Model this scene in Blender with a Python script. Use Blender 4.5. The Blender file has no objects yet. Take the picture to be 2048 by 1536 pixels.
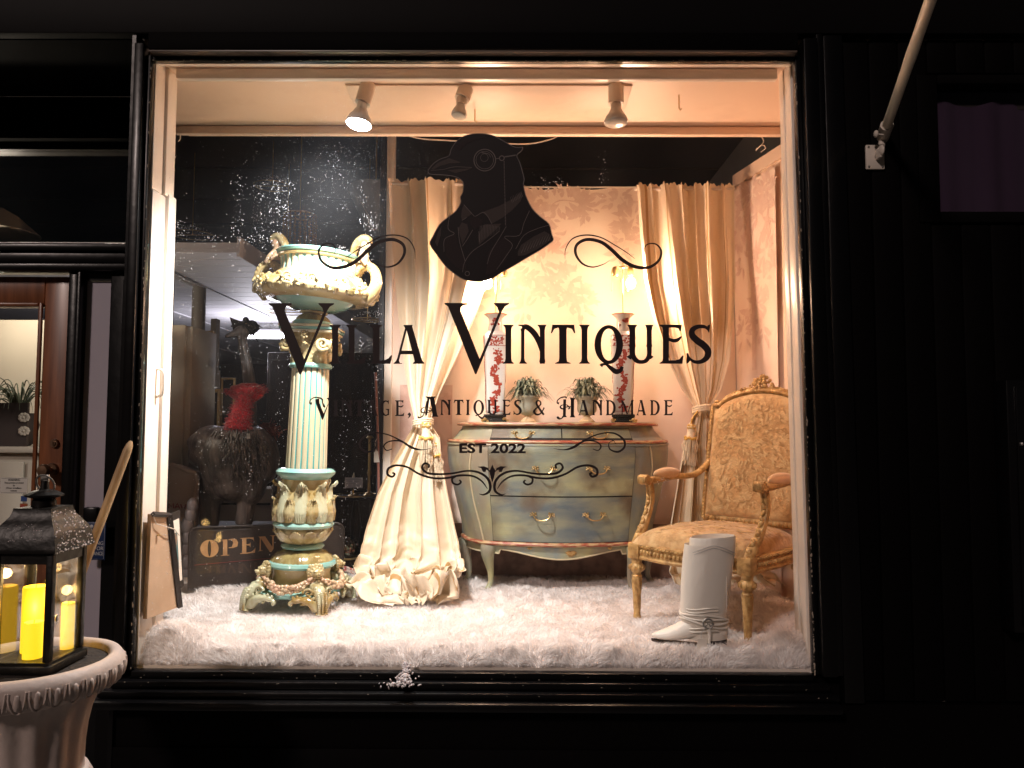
import bpy, bmesh, math, random
import numpy as np
from mathutils import Vector, Matrix, noise
from mathutils.geometry import tessellate_polygon
PI = math.pi
random.seed(7); rng = np.random.default_rng(7)
scene = bpy.context.scene
COL = scene.collection
R = math.radians
# ------------------------------------------------------------------ camera
CAM = Vector((0, -2.3, 1.55)); PITCH, YAW, ROLL = 0.05894, 0.00609, 0.0040; FPX = 1500.0
cp, sp, cy, sy, cr, sr = math.cos(PITCH), math.sin(PITCH), math.cos(YAW), math.sin(YAW), math.cos(ROLL), math.sin(ROLL)
def cam_to_world(u, v, d):
    uu = u * cr - v * sr; vv = u * sr + v * cr
    y = d * cp - vv * sp; z = d * sp + vv * cp; x = uu
    return Vector((x * cy - y * sy, x * sy + y * cy, z))
RX, UP, FW = cam_to_world(1, 0, 0), cam_to_world(0, 1, 0), cam_to_world(0, 0, 1)
cam = bpy.data.cameras.new("camera"); camo = bpy.data.objects.new("camera", cam); COL.objects.link(camo)
cam.sensor_width = 36; cam.lens = FPX / 2048 * 36; cam.clip_start = 0.05; cam.clip_end = 300
mw = Matrix(((RX.x, UP.x, -FW.x, CAM.x), (RX.y, UP.y, -FW.y, CAM.y), (RX.z, UP.z, -FW.z, CAM.z), (0, 0, 0, 1)))
camo.matrix_world = mw; scene.camera = camo
def ray(px, py): return cam_to_world((px - 1024) / FPX, (768 - py) / FPX, 1)
def at(px, py, Y):
    d = ray(px, py); return CAM + d * ((Y - CAM.y) / d.y)
def atz(px, py, Z):
    d = ray(px, py); return CAM + d * ((Z - CAM.z) / d.z)
def atp(px, py, p0, n):
    d = ray(px, py); return CAM + d * ((Vector(p0) - CAM).dot(n) / d.dot(n))
# ------------------------------------------------------------------ world, sun, exposure
w = bpy.data.worlds.new("World"); scene.world = w; w.use_nodes = True
sky = w.node_tree.nodes.new("ShaderNodeTexSky"); sky.sky_type = 'NISHITA'; sky.sun_disc = False
sky.sun_elevation = R(-4); sky.sun_rotation = R(200)
w.node_tree.links.new(sky.outputs[0], w.node_tree.nodes["Background"].inputs[0])
w.node_tree.nodes["Background"].inputs[1].default_value = 0.05
sl = bpy.data.lights.new("sun", 'SUN'); so = bpy.data.objects.new("sun", sl); COL.objects.link(so)
sl.energy = 0.33; sl.angle = R(6); sl.color = (1.0, .80, .72)
so.rotation_euler = Vector((.45, .8, -.55)).to_track_quat('-Z', 'Y').to_euler()
scene.view_settings.view_transform = 'Standard'; scene.view_settings.look = 'None'
scene.view_settings.exposure = 1.72; scene.view_settings.gamma = 1
scene.cycles.use_denoising = True; scene.cycles.max_bounces = 10; scene.cycles.diffuse_bounces = 7
scene.cycles.transparent_max_bounces = 16; scene.cycles.caustics_reflective = False; scene.cycles.caustics_refractive = False
scene.cycles.sample_clamp_indirect = 8
# ------------------------------------------------------------------ helpers
class MB:
    def __init__(s): s.v = []; s.f = []; s.m = []; s.uv = None; s.M = None; s.zf = None
    def add(s, vs, fs, mi=0):
        b = len(s.v)
        if s.zf is not None: vs = [(p[0], p[1], s.zf(p[2])) for p in vs]
        if s.M is not None: vs = [s.M @ Vector(p) for p in vs]
        s.v.extend(tuple(p) for p in vs)
        for i, f in enumerate(fs):
            s.f.append(tuple(b + k for k in f)); s.m.append(mi if isinstance(mi, int) else mi[i])
        return s
    def box(s, c, d, R3=None, mi=0, bev=0):
        hx, hy, hz = d[0] / 2, d[1] / 2, d[2] / 2
        if bev <= 0:
            vs = [Vector((x * hx, y * hy, z * hz)) for x in (-1, 1) for y in (-1, 1) for z in (-1, 1)]
            fs = [(0, 1, 3, 2), (4, 6, 7, 5), (0, 4, 5, 1), (2, 3, 7, 6), (0, 2, 6, 4), (1, 5, 7, 3)]
        else:
            bm = bmesh.new(); bmesh.ops.create_cube(bm, size=1)
            for q in bm.verts: q.co = Vector((q.co.x * d[0], q.co.y * d[1], q.co.z * d[2]))
            bmesh.ops.bevel(bm, geom=bm.edges[:], offset=bev, segments=2, affect='EDGES', profile=.5)
            bm.verts.index_update(); vs = [q.co.copy() for q in bm.verts]; fs = [tuple(q.index for q in f.verts) for f in bm.faces]; bm.free()
        if R3 is not None: vs = [R3 @ q for q in vs]
        return s.add([q + Vector(c) for q in vs], fs, mi)
    def bb(s, x0, x1, y0, y1, z0, z1, mi=0, bev=0):
        return s.box(((x0 + x1) / 2, (y0 + y1) / 2, (z0 + z1) / 2), (x1 - x0, y1 - y0, z1 - z0), None, mi, bev)
    def tube(s, path, r, n=10, cap=True, mi=0, sq=1.0, up=None, closed=False):
        P = [Vector(p) for p in path]; m = len(P)
        if not hasattr(r, '__len__'): r = [r] * m
        T = []
        for i in range(m):
            if closed: t = P[(i + 1) % m] - P[i - 1]
            else: t = P[min(i + 1, m - 1)] - P[max(i - 1, 0)]
            T.append(t.normalized() if t.length > 1e-9 else Vector((0, 0, 1)))
        u = Vector(up) if up else (Vector((0, 0, 1)) if abs(T[0].z) < .9 else Vector((1, 0, 0)))
        vs = []
        for i in range(m):
            a = u - T[i] * u.dot(T[i])
            a = a.normalized() if a.length > 1e-6 else T[i].orthogonal().normalized()
            if not up: u = a
            b = T[i].cross(a)
            for k in range(n):
                th = 2 * PI * k / n
                vs.append(P[i] + a * (math.cos(th) * r[i] * sq) + b * (math.sin(th) * r[i]))
        fs = []
        for i in range(m if closed else m - 1):
            j = (i + 1) % m
            for k in range(n): fs.append((i * n + k, i * n + (k + 1) % n, j * n + (k + 1) % n, j * n + k))
        if cap and not closed: fs.append(tuple(range(n))[::-1]); fs.append(tuple((m - 1) * n + k for k in range(n)))
        return s.add(vs, fs, mi)
    def lathe(s, prof, n=32, c=(0, 0, 0), mod=None, mi=0, cap=True):
        vs = []; fs = []; ms = []
        for i, (r, z) in enumerate(prof):
            for k in range(n):
                th = 2 * PI * k / n; q = r * (mod(th, z) if mod else 1)
                vs.append((c[0] + q * math.cos(th), c[1] + q * math.sin(th), c[2] + z))
        for i in range(len(prof) - 1):
            for k in range(n):
                fs.append((i * n + k, i * n + (k + 1) % n, (i + 1) * n + (k + 1) % n, (i + 1) * n + k))
                ms.append(mi if not callable(mi) else mi((k + .5) / n * 2 * PI, i))
        if cap:
            fs.append(tuple(range(n))[::-1]); fs.append(tuple((len(prof) - 1) * n + k for k in range(n)))
            ms += [0 if callable(mi) else mi] * 2
        return s.add(vs, fs, ms)
    def grid(s, fn, nu, nv, cu=False, mi=0, uv=False):
        b = len(s.v); vs = []
        for j in range(nv + 1):
            for i in range(nu if cu else nu + 1): vs.append(fn(i / nu, j / nv))
        W = nu if cu else nu + 1
        fs = []
        for j in range(nv):
            for i in range(nu): fs.append((j * W + i, j * W + (i + 1) % W, (j + 1) * W + (i + 1) % W, (j + 1) * W + i))
        if uv: s.uv = [(i / nu, j / nv) for j in range(nv + 1) for i in range(W)]
        return s.add(vs, fs, mi)
    def ell(s, c, r, n=12, R3=None, mi=0):
        if not hasattr(r, '__len__'): r = (r, r, r)
        vs = [Vector((0, 0, r[2]))]; m = max(4, n // 2)
        for j in range(1, m):
            a = PI * j / m
            for k in range(n): th = 2 * PI * k / n; vs.append(Vector((r[0] * math.sin(a) * math.cos(th), r[1] * math.sin(a) * math.sin(th), r[2] * math.cos(a))))
        vs.append(Vector((0, 0, -r[2]))); L = len(vs) - 1; fs = []
        for k in range(n):
            fs.append((0, 1 + k, 1 + (k + 1) % n)); fs.append((L, L - n + (k + 1) % n, L - n + k))
        for j in range(m - 2):
            for k in range(n): a = 1 + j * n; fs.append((a + k, a + n + k, a + n + (k + 1) % n, a + (k + 1) % n))
        if R3 is not None: vs = [R3 @ q for q in vs]
        return s.add([q + Vector(c) for q in vs], fs, mi)
    def prism(s, pts, t, mi=0):
        P = [Vector(p) for p in pts]; n = len(P); t = Vector(t)
        tr = tessellate_polygon([P]); vs = P + [p + t for p in P]
        fs = [tuple(q) for q in tr] + [tuple(n + k for k in q[::-1]) for q in tr] + [(i, (i + 1) % n, n + (i + 1) % n, n + i) for i in range(n)]
        return s.add(vs, fs, mi)
    def build(s, name, mats, parent=None, smooth=True, ang=38, label=None):
        o0 = ORG.get(parent.name, Vector()) if parent else Vector()
        me = bpy.data.meshes.new(name)
        me.from_pydata([(a[0] - o0.x, a[1] - o0.y, a[2] - o0.z) for a in s.v], [], s.f)
        for q in (mats if isinstance(mats, (list, tuple)) else [mats]): me.materials.append(q)
        me.polygons.foreach_set("material_index", s.m)
        if s.uv:
            l = me.uv_layers.new(name="uv"); vi = np.zeros(len(me.loops), int); me.loops.foreach_get("vertex_index", vi)
            l.data.foreach_set("uv", np.array(s.uv)[vi].ravel())
        bm = bmesh.new(); bm.from_mesh(me); bmesh.ops.recalc_face_normals(bm, faces=bm.faces[:])
        if smooth:
            lim = R(ang)
            for f in bm.faces: f.smooth = True
            for e in bm.edges:
                if len(e.link_faces) == 2 and e.calc_face_angle(0) > lim: e.smooth = False
        bm.to_mesh(me); bm.free(); me.update()
        o = bpy.data.objects.new(name, me); COL.objects.link(o)
        if parent: o.parent = parent; ORG[o.name] = o0
        else: ORG[o.name] = Vector()
        if label: o["label"] = label
        return o
ORG = {}
def tag(o, label, cat, group=None):
    o["label"] = label; o["category"] = cat
    if group: o["group"] = group
    return o
def thing(name, loc, label, cat, group=None):
    o = bpy.data.objects.new(name, None); COL.objects.link(o); o.location = loc; o.empty_display_size = .1
    ORG[o.name] = Vector(loc); return tag(o, label, cat, group)
def struct(o, kind='structure'): o["kind"] = kind; return o
def dup(root, dloc, label, group=None, rz=None):
    r = root.copy(); COL.objects.link(r); r.location = Vector(root.location) + Vector(dloc); r["label"] = label
    if rz is not None: r.rotation_euler.z = rz
    if group: r["group"] = group
    for ch in list(root.children):
        c = ch.copy(); COL.objects.link(c); c.parent = r
        for g in ch.children: d = g.copy(); COL.objects.link(d); d.parent = c
    return r
def cr_path(pts, k=8, closed=False):
    P = [np.array(p, float) for p in pts]; n = len(P); out = []
    for i in range(n if closed else n - 1):
        if closed: p0, p1, p2, p3 = P[i - 1], P[i], P[(i + 1) % n], P[(i + 2) % n]
        else:
            p1, p2 = P[i], P[i + 1]; p0 = P[i - 1] if i else 2 * p1 - p2; p3 = P[i + 2] if i + 2 < n else 2 * p2 - p1
        for j in range(k):
            t = j / k
            out.append(.5 * ((2 * p1) + (-p0 + p2) * t + (2 * p0 - 5 * p1 + 4 * p2 - p3) * t * t + (-p0 + 3 * p1 - 3 * p2 + p3) * t ** 3))
    if not closed: out.append(P[-1])
    return out
def lerp(a, b, t): return a + (b - a) * t
def interp(x, xs, ys): return float(np.interp(x, xs, ys))
def sm(a, b, x):
    t = min(1, max(0, (x - a) / (b - a))); return t * t * (3 - 2 * t)
# ------------------------------------------------------------------ materials
def mat(name, col, rough=.5, metal=0, col2=None, scale=8, stretch=(1, 1, 1), lo=.35, hi=.65, bump=0, bscale=None, spec=.5, emit=None, estr=0, detail=4, sheen=0, coat=0, col3=None, s3=3, sss=0, transl=0, bstretch=None):
    m = bpy.data.materials.new(name); m.use_nodes = True; nt = m.node_tree; N = nt.nodes; L = nt.links
    b = N["Principled BSDF"]; I = b.inputs
    I["Base Color"].default_value = (*col, 1); I["Roughness"].default_value = rough; I["Metallic"].default_value = metal
    I["Specular IOR Level"].default_value = spec
    if sheen: I["Sheen Weight"].default_value = sheen
    if coat: I["Coat Weight"].default_value = coat; I["Coat Roughness"].default_value = .08
    if sss: I["Subsurface Weight"].default_value = sss; I["Subsurface Radius"].default_value = (.02, .01, .006)
    if emit: I["Emission Color"].default_value = (*emit, 1); I["Emission Strength"].default_value = estr
    tc = N.new("ShaderNodeTexCoord")
    def ns(sc, st, det=4):
        mp = N.new("ShaderNodeMapping"); mp.inputs["Scale"].default_value = st; L.new(tc.outputs["Object"], mp.inputs[0])
        t = N.new("ShaderNodeTexNoise"); t.inputs["Scale"].default_value = sc; t.inputs["Detail"].default_value = det; L.new(mp.outputs[0], t.inputs[0]); return t
    if col2:
        t = ns(scale, stretch, detail); r = N.new("ShaderNodeValToRGB")
        r.color_ramp.elements[0].position = lo; r.color_ramp.elements[0].color = (*col, 1)
        r.color_ramp.elements[1].position = hi; r.color_ramp.elements[1].color = (*col2, 1); L.new(t.outputs[0], r.inputs[0])
        src = r.outputs[0]
        if col3:
            t3 = ns(s3, (1.3, .9, 1.1), 3); r3 = N.new("ShaderNodeValToRGB"); r3.color_ramp.elements[0].position = .47; r3.color_ramp.elements[1].position = .66
            L.new(t3.outputs[0], r3.inputs[0]); mx = N.new("ShaderNodeMix"); mx.data_type = 'RGBA'
            L.new(r3.outputs[0], mx.inputs[0]); L.new(src, mx.inputs[6]); mx.inputs[7].default_value = (*col3, 1); src = mx.outputs[2]
        L.new(src, I["Base Color"])
    if bump:
        t = ns(bscale or scale, bstretch or stretch, 4); bp = N.new("ShaderNodeBump"); bp.inputs["Strength"].default_value = bump; bp.inputs["Distance"].default_value = .01
        L.new(t.outputs[0], bp.inputs["Height"]); L.new(bp.outputs[0], I["Normal"])
    if transl:
        tr = N.new("ShaderNodeBsdfTranslucent"); tr.inputs[0].default_value = (*col, 1); mx = N.new("ShaderNodeMixShader"); mx.inputs[0].default_value = transl
        L.new(b.outputs[0], mx.inputs[1]); L.new(tr.outputs[0], mx.inputs[2]); L.new(mx.outputs[0], N["Material Output"].inputs[0])
    return m
def glass(name, refl=.06, film=0, tint=(1, 1, 1), rough=0.0):
    m = bpy.data.materials.new(name); m.use_nodes = True; nt = m.node_tree; N = nt.nodes; L = nt.links; N.clear()
    o = N.new("ShaderNodeOutputMaterial"); t = N.new("ShaderNodeBsdfTransparent"); t.inputs[0].default_value = (*tint, 1)
    g = N.new("ShaderNodeBsdfGlossy"); g.inputs[1].default_value = rough; mx = N.new("ShaderNodeMixShader"); fr = N.new("ShaderNodeFresnel"); fr.inputs[0].default_value = 1.45
    mt = N.new("ShaderNodeMath"); mt.operation = 'MULTIPLY'; mt.inputs[1].default_value = refl / .04; L.new(fr.outputs[0], mt.inputs[0])
    L.new(mt.outputs[0], mx.inputs[0]); L.new(t.outputs[0], mx.inputs[1]); L.new(g.outputs[0], mx.inputs[2]); out = mx
    if film:
        tl = N.new("ShaderNodeBsdfTranslucent"); tl.inputs[0].default_value = (.85, .9, 1, 1)
        tc = N.new("ShaderNodeTexCoord"); n1 = N.new("ShaderNodeTexNoise"); n1.inputs["Scale"].default_value = 3; n1.inputs["Detail"].default_value = 8
        L.new(tc.outputs["Object"], n1.inputs[0]); r = N.new("ShaderNodeMapRange"); r.inputs[1].default_value = .3; r.inputs[2].default_value = .75; r.inputs[3].default_value = film * .3; r.inputs[4].default_value = film
        L.new(n1.outputs[0], r.inputs[0]); m2 = N.new("ShaderNodeMixShader"); L.new(r.outputs[0], m2.inputs[0]); L.new(mx.outputs[0], m2.inputs[1]); L.new(tl.outputs[0], m2.inputs[2]); out = m2
    L.new(out.outputs[0], o.inputs[0]); return m
M = {}
M['black'] = mat('black_gloss_paint', (.0028, .0026, .003), .30, bump=.12, bscale=18, coat=.04, spec=.22)
M['blackm'] = mat('black_siding_paint', (.0016, .0012, .0013), .7, bump=.2, bscale=6, spec=.05)
M['blackt'] = mat('dark_fascia_paint', (.003, .0025, .0028), .6, bump=.2, bscale=3, spec=.1)
M['white'] = mat('cream_gloss_trim', (.80, .71, .62), .30, col2=(.74, .64, .55), scale=14, lo=.5, hi=.8, bump=.08, bscale=25)
M['ceil'] = mat('cream_ceiling_paint', (.76, .58, .45), .5, col2=(.70, .52, .40), scale=9, lo=.55, hi=.8, bump=.06, bscale=30)
M['vinyl'] = mat('black_vinyl', (.030, .020, .021), .45, spec=.3)
M['glass'] = glass('shop_glass', .006, film=.006)
M['glass2'] = glass('door_glass', .015)
M['drop'] = mat('water_drop', (.9, .92, .95), .2, transl=.6)
M['silk'] = None
M['gilt'] = mat('gilded_wood', (.56, .35, .13), .45, metal=.2, col2=(.26, .13, .035), scale=40, lo=.4, hi=.72, bump=.35, bscale=70)
M['brass'] = mat('aged_brass', (.60, .42, .18), .3, metal=.9, bump=.1, bscale=60)
M['chrome'] = mat('steel', (.5, .48, .45), .3, metal=.9)
M['pave'] = mat('asphalt', (.05, .05, .05), .9, col2=(.08, .08, .08), scale=60, bump=.4, bscale=120)
M['slab'] = mat('concrete_pavement', (.22, .21, .2), .85, col2=(.16, .155, .15), scale=12, bump=.3, bscale=90)
M['wood'] = mat('varnished_door_wood', (.27, .095, .038), .32, col2=(.13, .04, .014), scale=5, stretch=(9, 1, .8), lo=.3, hi=.7, coat=.3)
M['pole'] = mat('worn_broom_wood', (.50, .34, .19), .5, col2=(.26, .15, .07), scale=20, stretch=(1, 1, .3), lo=.4, hi=.7)
M['ivory'] = mat('white_enamel', (.62, .55, .48), .35, bump=.05, bscale=20)
# ================================================================== SETTING
X0, X1, Z0, Z1 = -1.150, .867, .822, 2.701
FZ = .826           # display floor under the rug
struct(MB().bb(-30, 30, -30, -2.9, -.2, -.12).build("road", M['pave'], smooth=False))
struct(MB().bb(-30, 30, -2.9, 8, -.2, 0).build("pavement", M['slab'], smooth=False))
M['dark'] = mat('dark_shop_wall', (.020, .014, .012), .7, col2=(.03, .02, .016), scale=3)
M['darkc'] = mat('dark_shop_ceiling', (.035, .033, .035), .6, col2=(.055, .052, .055), scale=2.2, stretch=(.6, 1, 1))
M['floorw'] = mat('shop_floor_boards', (.05, .03, .02), .4, col2=(.02, .012, .008), scale=3, stretch=(8, 1, 1))
M['cwall'] = mat('cream_shop_wall', (.42, .38, .31), .7, col2=(.38, .34, .27), scale=3)
struct(MB().bb(-5, 4, 1.36, 8, .10, .20).build("shop_floor", M['floorw'], smooth=False))
mb = MB(); mb.bb(-5, 4, 1.0, 8, 3.32, 3.4)
for k in range(9): mb.bb(-5, 4, 1.3 + k * .7, 1.33 + k * .7, 3.305, 3.318)
struct(mb.build("shop_ceiling", M['darkc'], smooth=False))
struct(MB().bb(-5, 4, 8, 8.1, .1, 3.4).build("shop_back_wall", M['dark'], smooth=False))
struct(MB().bb(-5.1, -5, .6, 8, .1, 3.4).build("shop_left_wall", M['dark'], smooth=False))
M['greyw'] = mat('grey_plaster', (.30, .26, .20), .8, col2=(.25, .215, .17), scale=4, bump=.1, bscale=20)
struct(MB().bb(1.36, 1.46, 1.40, 8, .1, 3.3).build("shop_right_wall", M['greyw'], smooth=False))
# the display bay
struct(MB().prism([(-1.189, .02, .60), (-1.189, .17, .60), (-1.435, .50, .60), (-1.62, .56, .60), (-1.62, 1.36, .60), (1.30, 1.36, .60), (1.30, .02, .60)], (0, 0, FZ - .60)).build("display_floor", M['white'], smooth=False))
mb = MB(); mb.prism([(-1.189, .0125, 2.725), (-1.189, .17, 2.725), (-1.435, .50, 2.725), (-1.435, .56, 2.725), (1.235, .56, 2.725), (1.235, .0125, 2.725)], (0, 0, .075))
mb.bb(-1.43, 1.12, .548, .572, 2.690, 2.722, bev=.004)
mb.bb(-1.30, 1.235, .573, .60, 2.70, 3.3)
struct(mb.build("display_ceiling", M['ceil'], ang=30))
RW = [(1.075, 1.345), (1.165, .95), (1.23, .65), (1.23, .031)]      # right wall of the bay, plan view
mb = MB(); mb.bb(.90, 1.235, .013, .03, .83, 2.722)
for (xa, ya), (xb, yb) in zip(RW[:-1], RW[1:]):
    for z0_, z1_, t_, o_ in ((.6, 2.74, .04, 0), (2.741, 2.80, .05, -.012)):
        mb.prism([(xa + o_, ya, z0_), (xb + o_, yb, z0_), (xb + t_, yb, z0_), (xa + t_, ya, z0_)], (0, 0, z1_ - z0_))
struct(mb.build("display_right_wall", M['ceil'], ang=30))
# ================================================================== SHOP FRONT
sf = thing("shop_front", (0, 0, 0), "black painted timber shop front around the big lit display window", "storefront")
MB().bb(-1.197, 3.6, -.012, .0125, 0, .735).bb(-1.20, .99, -.020, -.0125, .08, .60, bev=.003).build("bulkhead_panel", M['blackm'], sf, ang=30)
MB().bb(-1.189, 1.235, .0135, .0195, .55, .815).build("backing_board", M['blackm'], sf, smooth=False)
mb = MB(); mb.bb(-6, 4, -.03, .01, 2.78, 2.95, bev=.004); mb.bb(-6, 4, -.015, .012, 2.955, 4.2); mb.bb(-6, 4, -.06, .01, 3.3, 3.36, bev=.01)
mb.build("fascia", M['blackt'], sf, ang=30)
mb = MB()
x = 1.012
while x < 3.5:
    zt = [(.74, 2.776)]
    if x > 1.24: zt = [(.74, 2.185), (2.665, 2.776)]
    for a, b_ in zt: mb.bb(x, x + .088, -.004, .02, a, b_, bev=.006)
    x += .0905
mb.build("siding", M['blackm'], sf, ang=30)
rv_ = [(-1.197, -.022), (-1.197, .172), (-1.45, .52), (-1.462, .52), (-1.209, .176), (-1.209, -.022)]
MB().prism([(x, y, 0) for x, y in rv_], (0, 0, 2.777)).build("reveal", M['black'], sf, ang=30)
MB().bb(-6, -1.213, .013, .419, 2.779, 2.80).build("entry_soffit", M['blackm'], sf, ang=30)
# entry header above the recessed door
MB().bb(-6, -1.312, .42, .46, 2.62, 2.777).build("entry_header", M['blackm'], sf, ang=30)
# ------------------------------------------------------------------ display window
dw = thing("display_window", (-.14, 0, Z0), "large black framed shop window with black lettering and a bird emblem on its glass", "window")
mb = MB()
def rim(y0, y1, i, o, b=.004, top=True, s=1):   # i = inner offset, o = outer offset from the opening
    mb.bb(X0 - o, X0 - i, y0, y1, Z0 - .0, Z1 + o, bev=b)
    mb.bb(X1 + i, X1 + o * 1.05, y0, y1, Z0 - .0, Z1 + o, bev=b)
    if top: mb.bb(X0 - i + .0005, X1 + i - .0005, y0, y1, Z1 + i, Z1 + o, bev=b)
rim(-.016, .012, 0, .016, .003, top=False); mb.bb(X0 - .046, X0 - .0165, -.034, .010, Z0, Z1 + .046, bev=.003)
mb.bb(X1 + .0165, X1 + .060, -.044, .010, Z0, Z1 + .058, bev=.004); mb.bb(X1 + .0605, X1 + .082, -.032, .008, Z0, Z1 + .078, bev=.004)
mb.bb(X0 + .0005, X1 - .0005, -.010, .012, Z1 + .0005, Z1 + .014, bev=.002); MB().bb(X0 - .0, X1 + .0, -.042, .011, Z1 + .0212, Z1 + .075, bev=.003).build("head_casing", M['blackm'], dw, ang=30)
mb.bb(X1 + .083, X1 + .143, -.030, .012, Z0 - .08, Z1 + .075, bev=.005)
frm_ = mb.build("frame", M['black'], dw, ang=25)
M['worn'] = mat('painted_edge_glint', (.16, .12, .10), .35, col2=(.07, .05, .04), scale=8, stretch=(.4, 1, 1))  # paler brown painted in as the glint of light along the head ledge
MB().bb(X0 + .0005, X1 - .0005, -.038, .011, Z1 + .0145, Z1 + .0208, bev=.0015).build("lit_edge_strip", M['worn'], dw, ang=30)  # M['worn'] is the painted glint of light, not wear
mb = MB(); mb.bb(X0 - .0, X1 + .020, -.020, .012, Z0 - .022, Z0 - .0005, bev=.004)
mb.bb(X0 - .05, X1 + .06, -.040, .010, Z0 - .046, Z0 - .0225, bev=.006)
mb.bb(X0 - .08, X1 + .08, -.060, .008, Z0 - .068, Z0 - .0465, bev=.007)
mb.bb(X0 - .10, X1 + .08, -.085, .006, Z0 - .094, Z0 - .0685, bev=.008)
mb.build("sill", M['black'], dw, ang=25)
gls_ = MB().bb(X0 + .001, X1 - .001, -.003, .003, Z0 + .001, Z1 - .001).build("glass_pane", M['glass'], dw, smooth=False)
# inner cream lining of the window
mb = MB()
mb.bb(X0 - .035, X0 + .001, .0135, .08, 2.30, 2.722, bev=.004); mb.bb(X0 - .035, X0 + .010, .0815, .145, 2.30, 2.722, bev=.004)
mb.bb(X0 - .035, X0 + .004, .0135, .10, FZ, 2.298, bev=.003); mb.bb(X0 - .035, X0 + .014, .1015, .155, FZ, 2.31, bev=.004)
mb.bb(X0 - .035, X0 + .006, .1565, .17, FZ, 2.31, bev=.004)
mb.bb(X1 + .0, X1 + .04, .031, .085, FZ, 2.722, bev=.003); mb.bb(X1 - .003, X1 + .04, .0865, .125, FZ, 2.722, bev=.003)
mb.bb(X0 + .002, X1 - .002, .0135, .030, Z1 + .001, 2.724); mb.bb(X0 + .03, X1 - .02, .085, .11, Z1 - .012, 2.724, bev=.004)
lin_ = mb.build("lining", M['white'], dw, ang=30)
for o_ in (frm_, gls_, lin_):          # the old frame leans a little: its right jamb drifts outwards towards the sill
    for q in o_.data.vertices:
        if q.co.x + ORG[o_.name].x > .7: q.co.x += .022 * min(1, (Z1 - (q.co.z + ORG[o_.name].z)) / (Z1 - Z0))
hp = at(313, 765, .06)
MB().tube(cr_path([(X0 + .006, .075, hp.z - .045), (X0 + .024, .075, hp.z - .035), (X0 + .028, .075, hp.z), (X0 + .024, .075, hp.z + .035), (X0 + .006, .075, hp.z + .045)], 6), .0045, 8).build("pull_handle", M['white'], dw)
m = MB()
for k in range(150):
    right = k % 3 > 0; z = Z0 + (Z1 - Z0) * (random.random() ** (1.7 if right else 1)); sh_ = .022 * (Z1 - z) / (Z1 - Z0)
    x = (X1 + sh_ + random.uniform(-.0005, .003)) if right else (X0 - random.uniform(-.0005, .003))
    m.ell((x, -.0165, z), (random.uniform(.0008, .0022), .0006, random.uniform(.001, .007)), 6)
for k in range(60): m.ell((random.uniform(X0, X1), -.0106, Z1 + random.uniform(.0, .003)), (random.uniform(.002, .008), .0006, .0009), 6)
for k in range(90): m.ell((random.uniform(X0 - .05, X1 + .05), random.choice([-.0205, -.0405, -.0605]), Z0 - random.choice([.003, .026, .050]) - random.uniform(0, .004)), (random.uniform(.0008, .003), .0006, random.uniform(.0006, .0012)), 6)
o = m.build("chipped_paint", mat('bare_chipped_paint', (.34, .28, .22), .7), dw); o["kind"] = "stuff"
# water and dust on the glass
mb = MB()
def speck(px, py, r, drip=1.0):
    c = at(px, py, .0035); n = 5
    a0 = random.random() * 6; r *= .86
    vs = [(c.x + r * math.cos(a0 + 2 * PI * k / n), c.y, c.z + r * drip * math.sin(a0 + 2 * PI * k / n)) for k in range(n)] + [(c.x, c.y + r * .5, c.z)]
    mb.add(vs, [(k, (k + 1) % n, n) for k in range(n)] + [tuple(range(n))])
for k in range(5200):
    px, py = random.uniform(300, 1580), random.uniform(140, 1220)
    dd = math.hypot(px - 720, py - 330)
    p = .22 + 1.0 * math.exp(-(dd / 150) ** 2) + (.25 if px < 760 else 0)
    if py > 1000 and px > 760: p *= .5
    if random.random() < p: speck(px, py, random.choice([.0004, .0005, .0006, .0007, .0010]) * (1.25 if px < 760 else .8))
for k in range(1500):
    a, b_ = random.gauss(0, 95), random.gauss(0, 85)
    speck(712 + a, 330 + b_, random.choice([.0004, .0005, .0006, .0008]))
def streak(px, y0, y1, n, j=5, s=1):
    for k in range(n):
        t = random.random(); speck(px + random.gauss(0, j), lerp(y0, y1, t), random.choice([.0006, .0008, .0011, .0015]) * s, random.choice([1, 1, 1.8]))
for px, a, b_, n in [(466, 345, 660, 60), (480, 350, 560, 60), (522, 370, 520, 60), (540, 360, 540, 50), (556, 360, 470, 60), (572, 355, 460, 60), (362, 440, 640, 50), (385, 500, 640, 40), (430, 470, 520, 20),
                     (740, 430, 520, 45), (755, 600, 800, 40), (690, 780, 1100, 60), (735, 800, 860, 30), (752, 620, 760, 30), (1325, 965, 1000, 16), (1095, 370, 385, 30), (1208, 300, 400, 40), (440, 700, 900, 50), (560, 700, 1000, 50), (520, 560, 640, 60), (500, 900, 1000, 30), (400, 820, 1000, 30), (335, 960, 1160, 30)]:
    streak(px, a, b_, n)
for cx_, cy_, rx_, n in [(530, 372, 35, 36), (360, 455, 26, 50), (410, 480, 26, 40), (548, 640, 28, 120), (492, 480, 20, 25), (682, 500, 14, 60), (745, 440, 26, 50), (1100, 365, 26, 40), (720, 690, 22, 70), (715, 975, 30, 30), (1330, 960, 12, 24), (495, 700, 40, 40)]:
    for k in range(n):
        a = random.random() * 2 * PI; q = abs(random.gauss(.7, .35)); speck(cx_ + rx_ * q * math.cos(a), cy_ + rx_ * .6 * q * math.sin(a), random.choice([.0006, .0009, .0013, .0016]))
o = mb.build("water_specks", M['drop'], dw, smooth=False); o["kind"] = "stuff"
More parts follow.
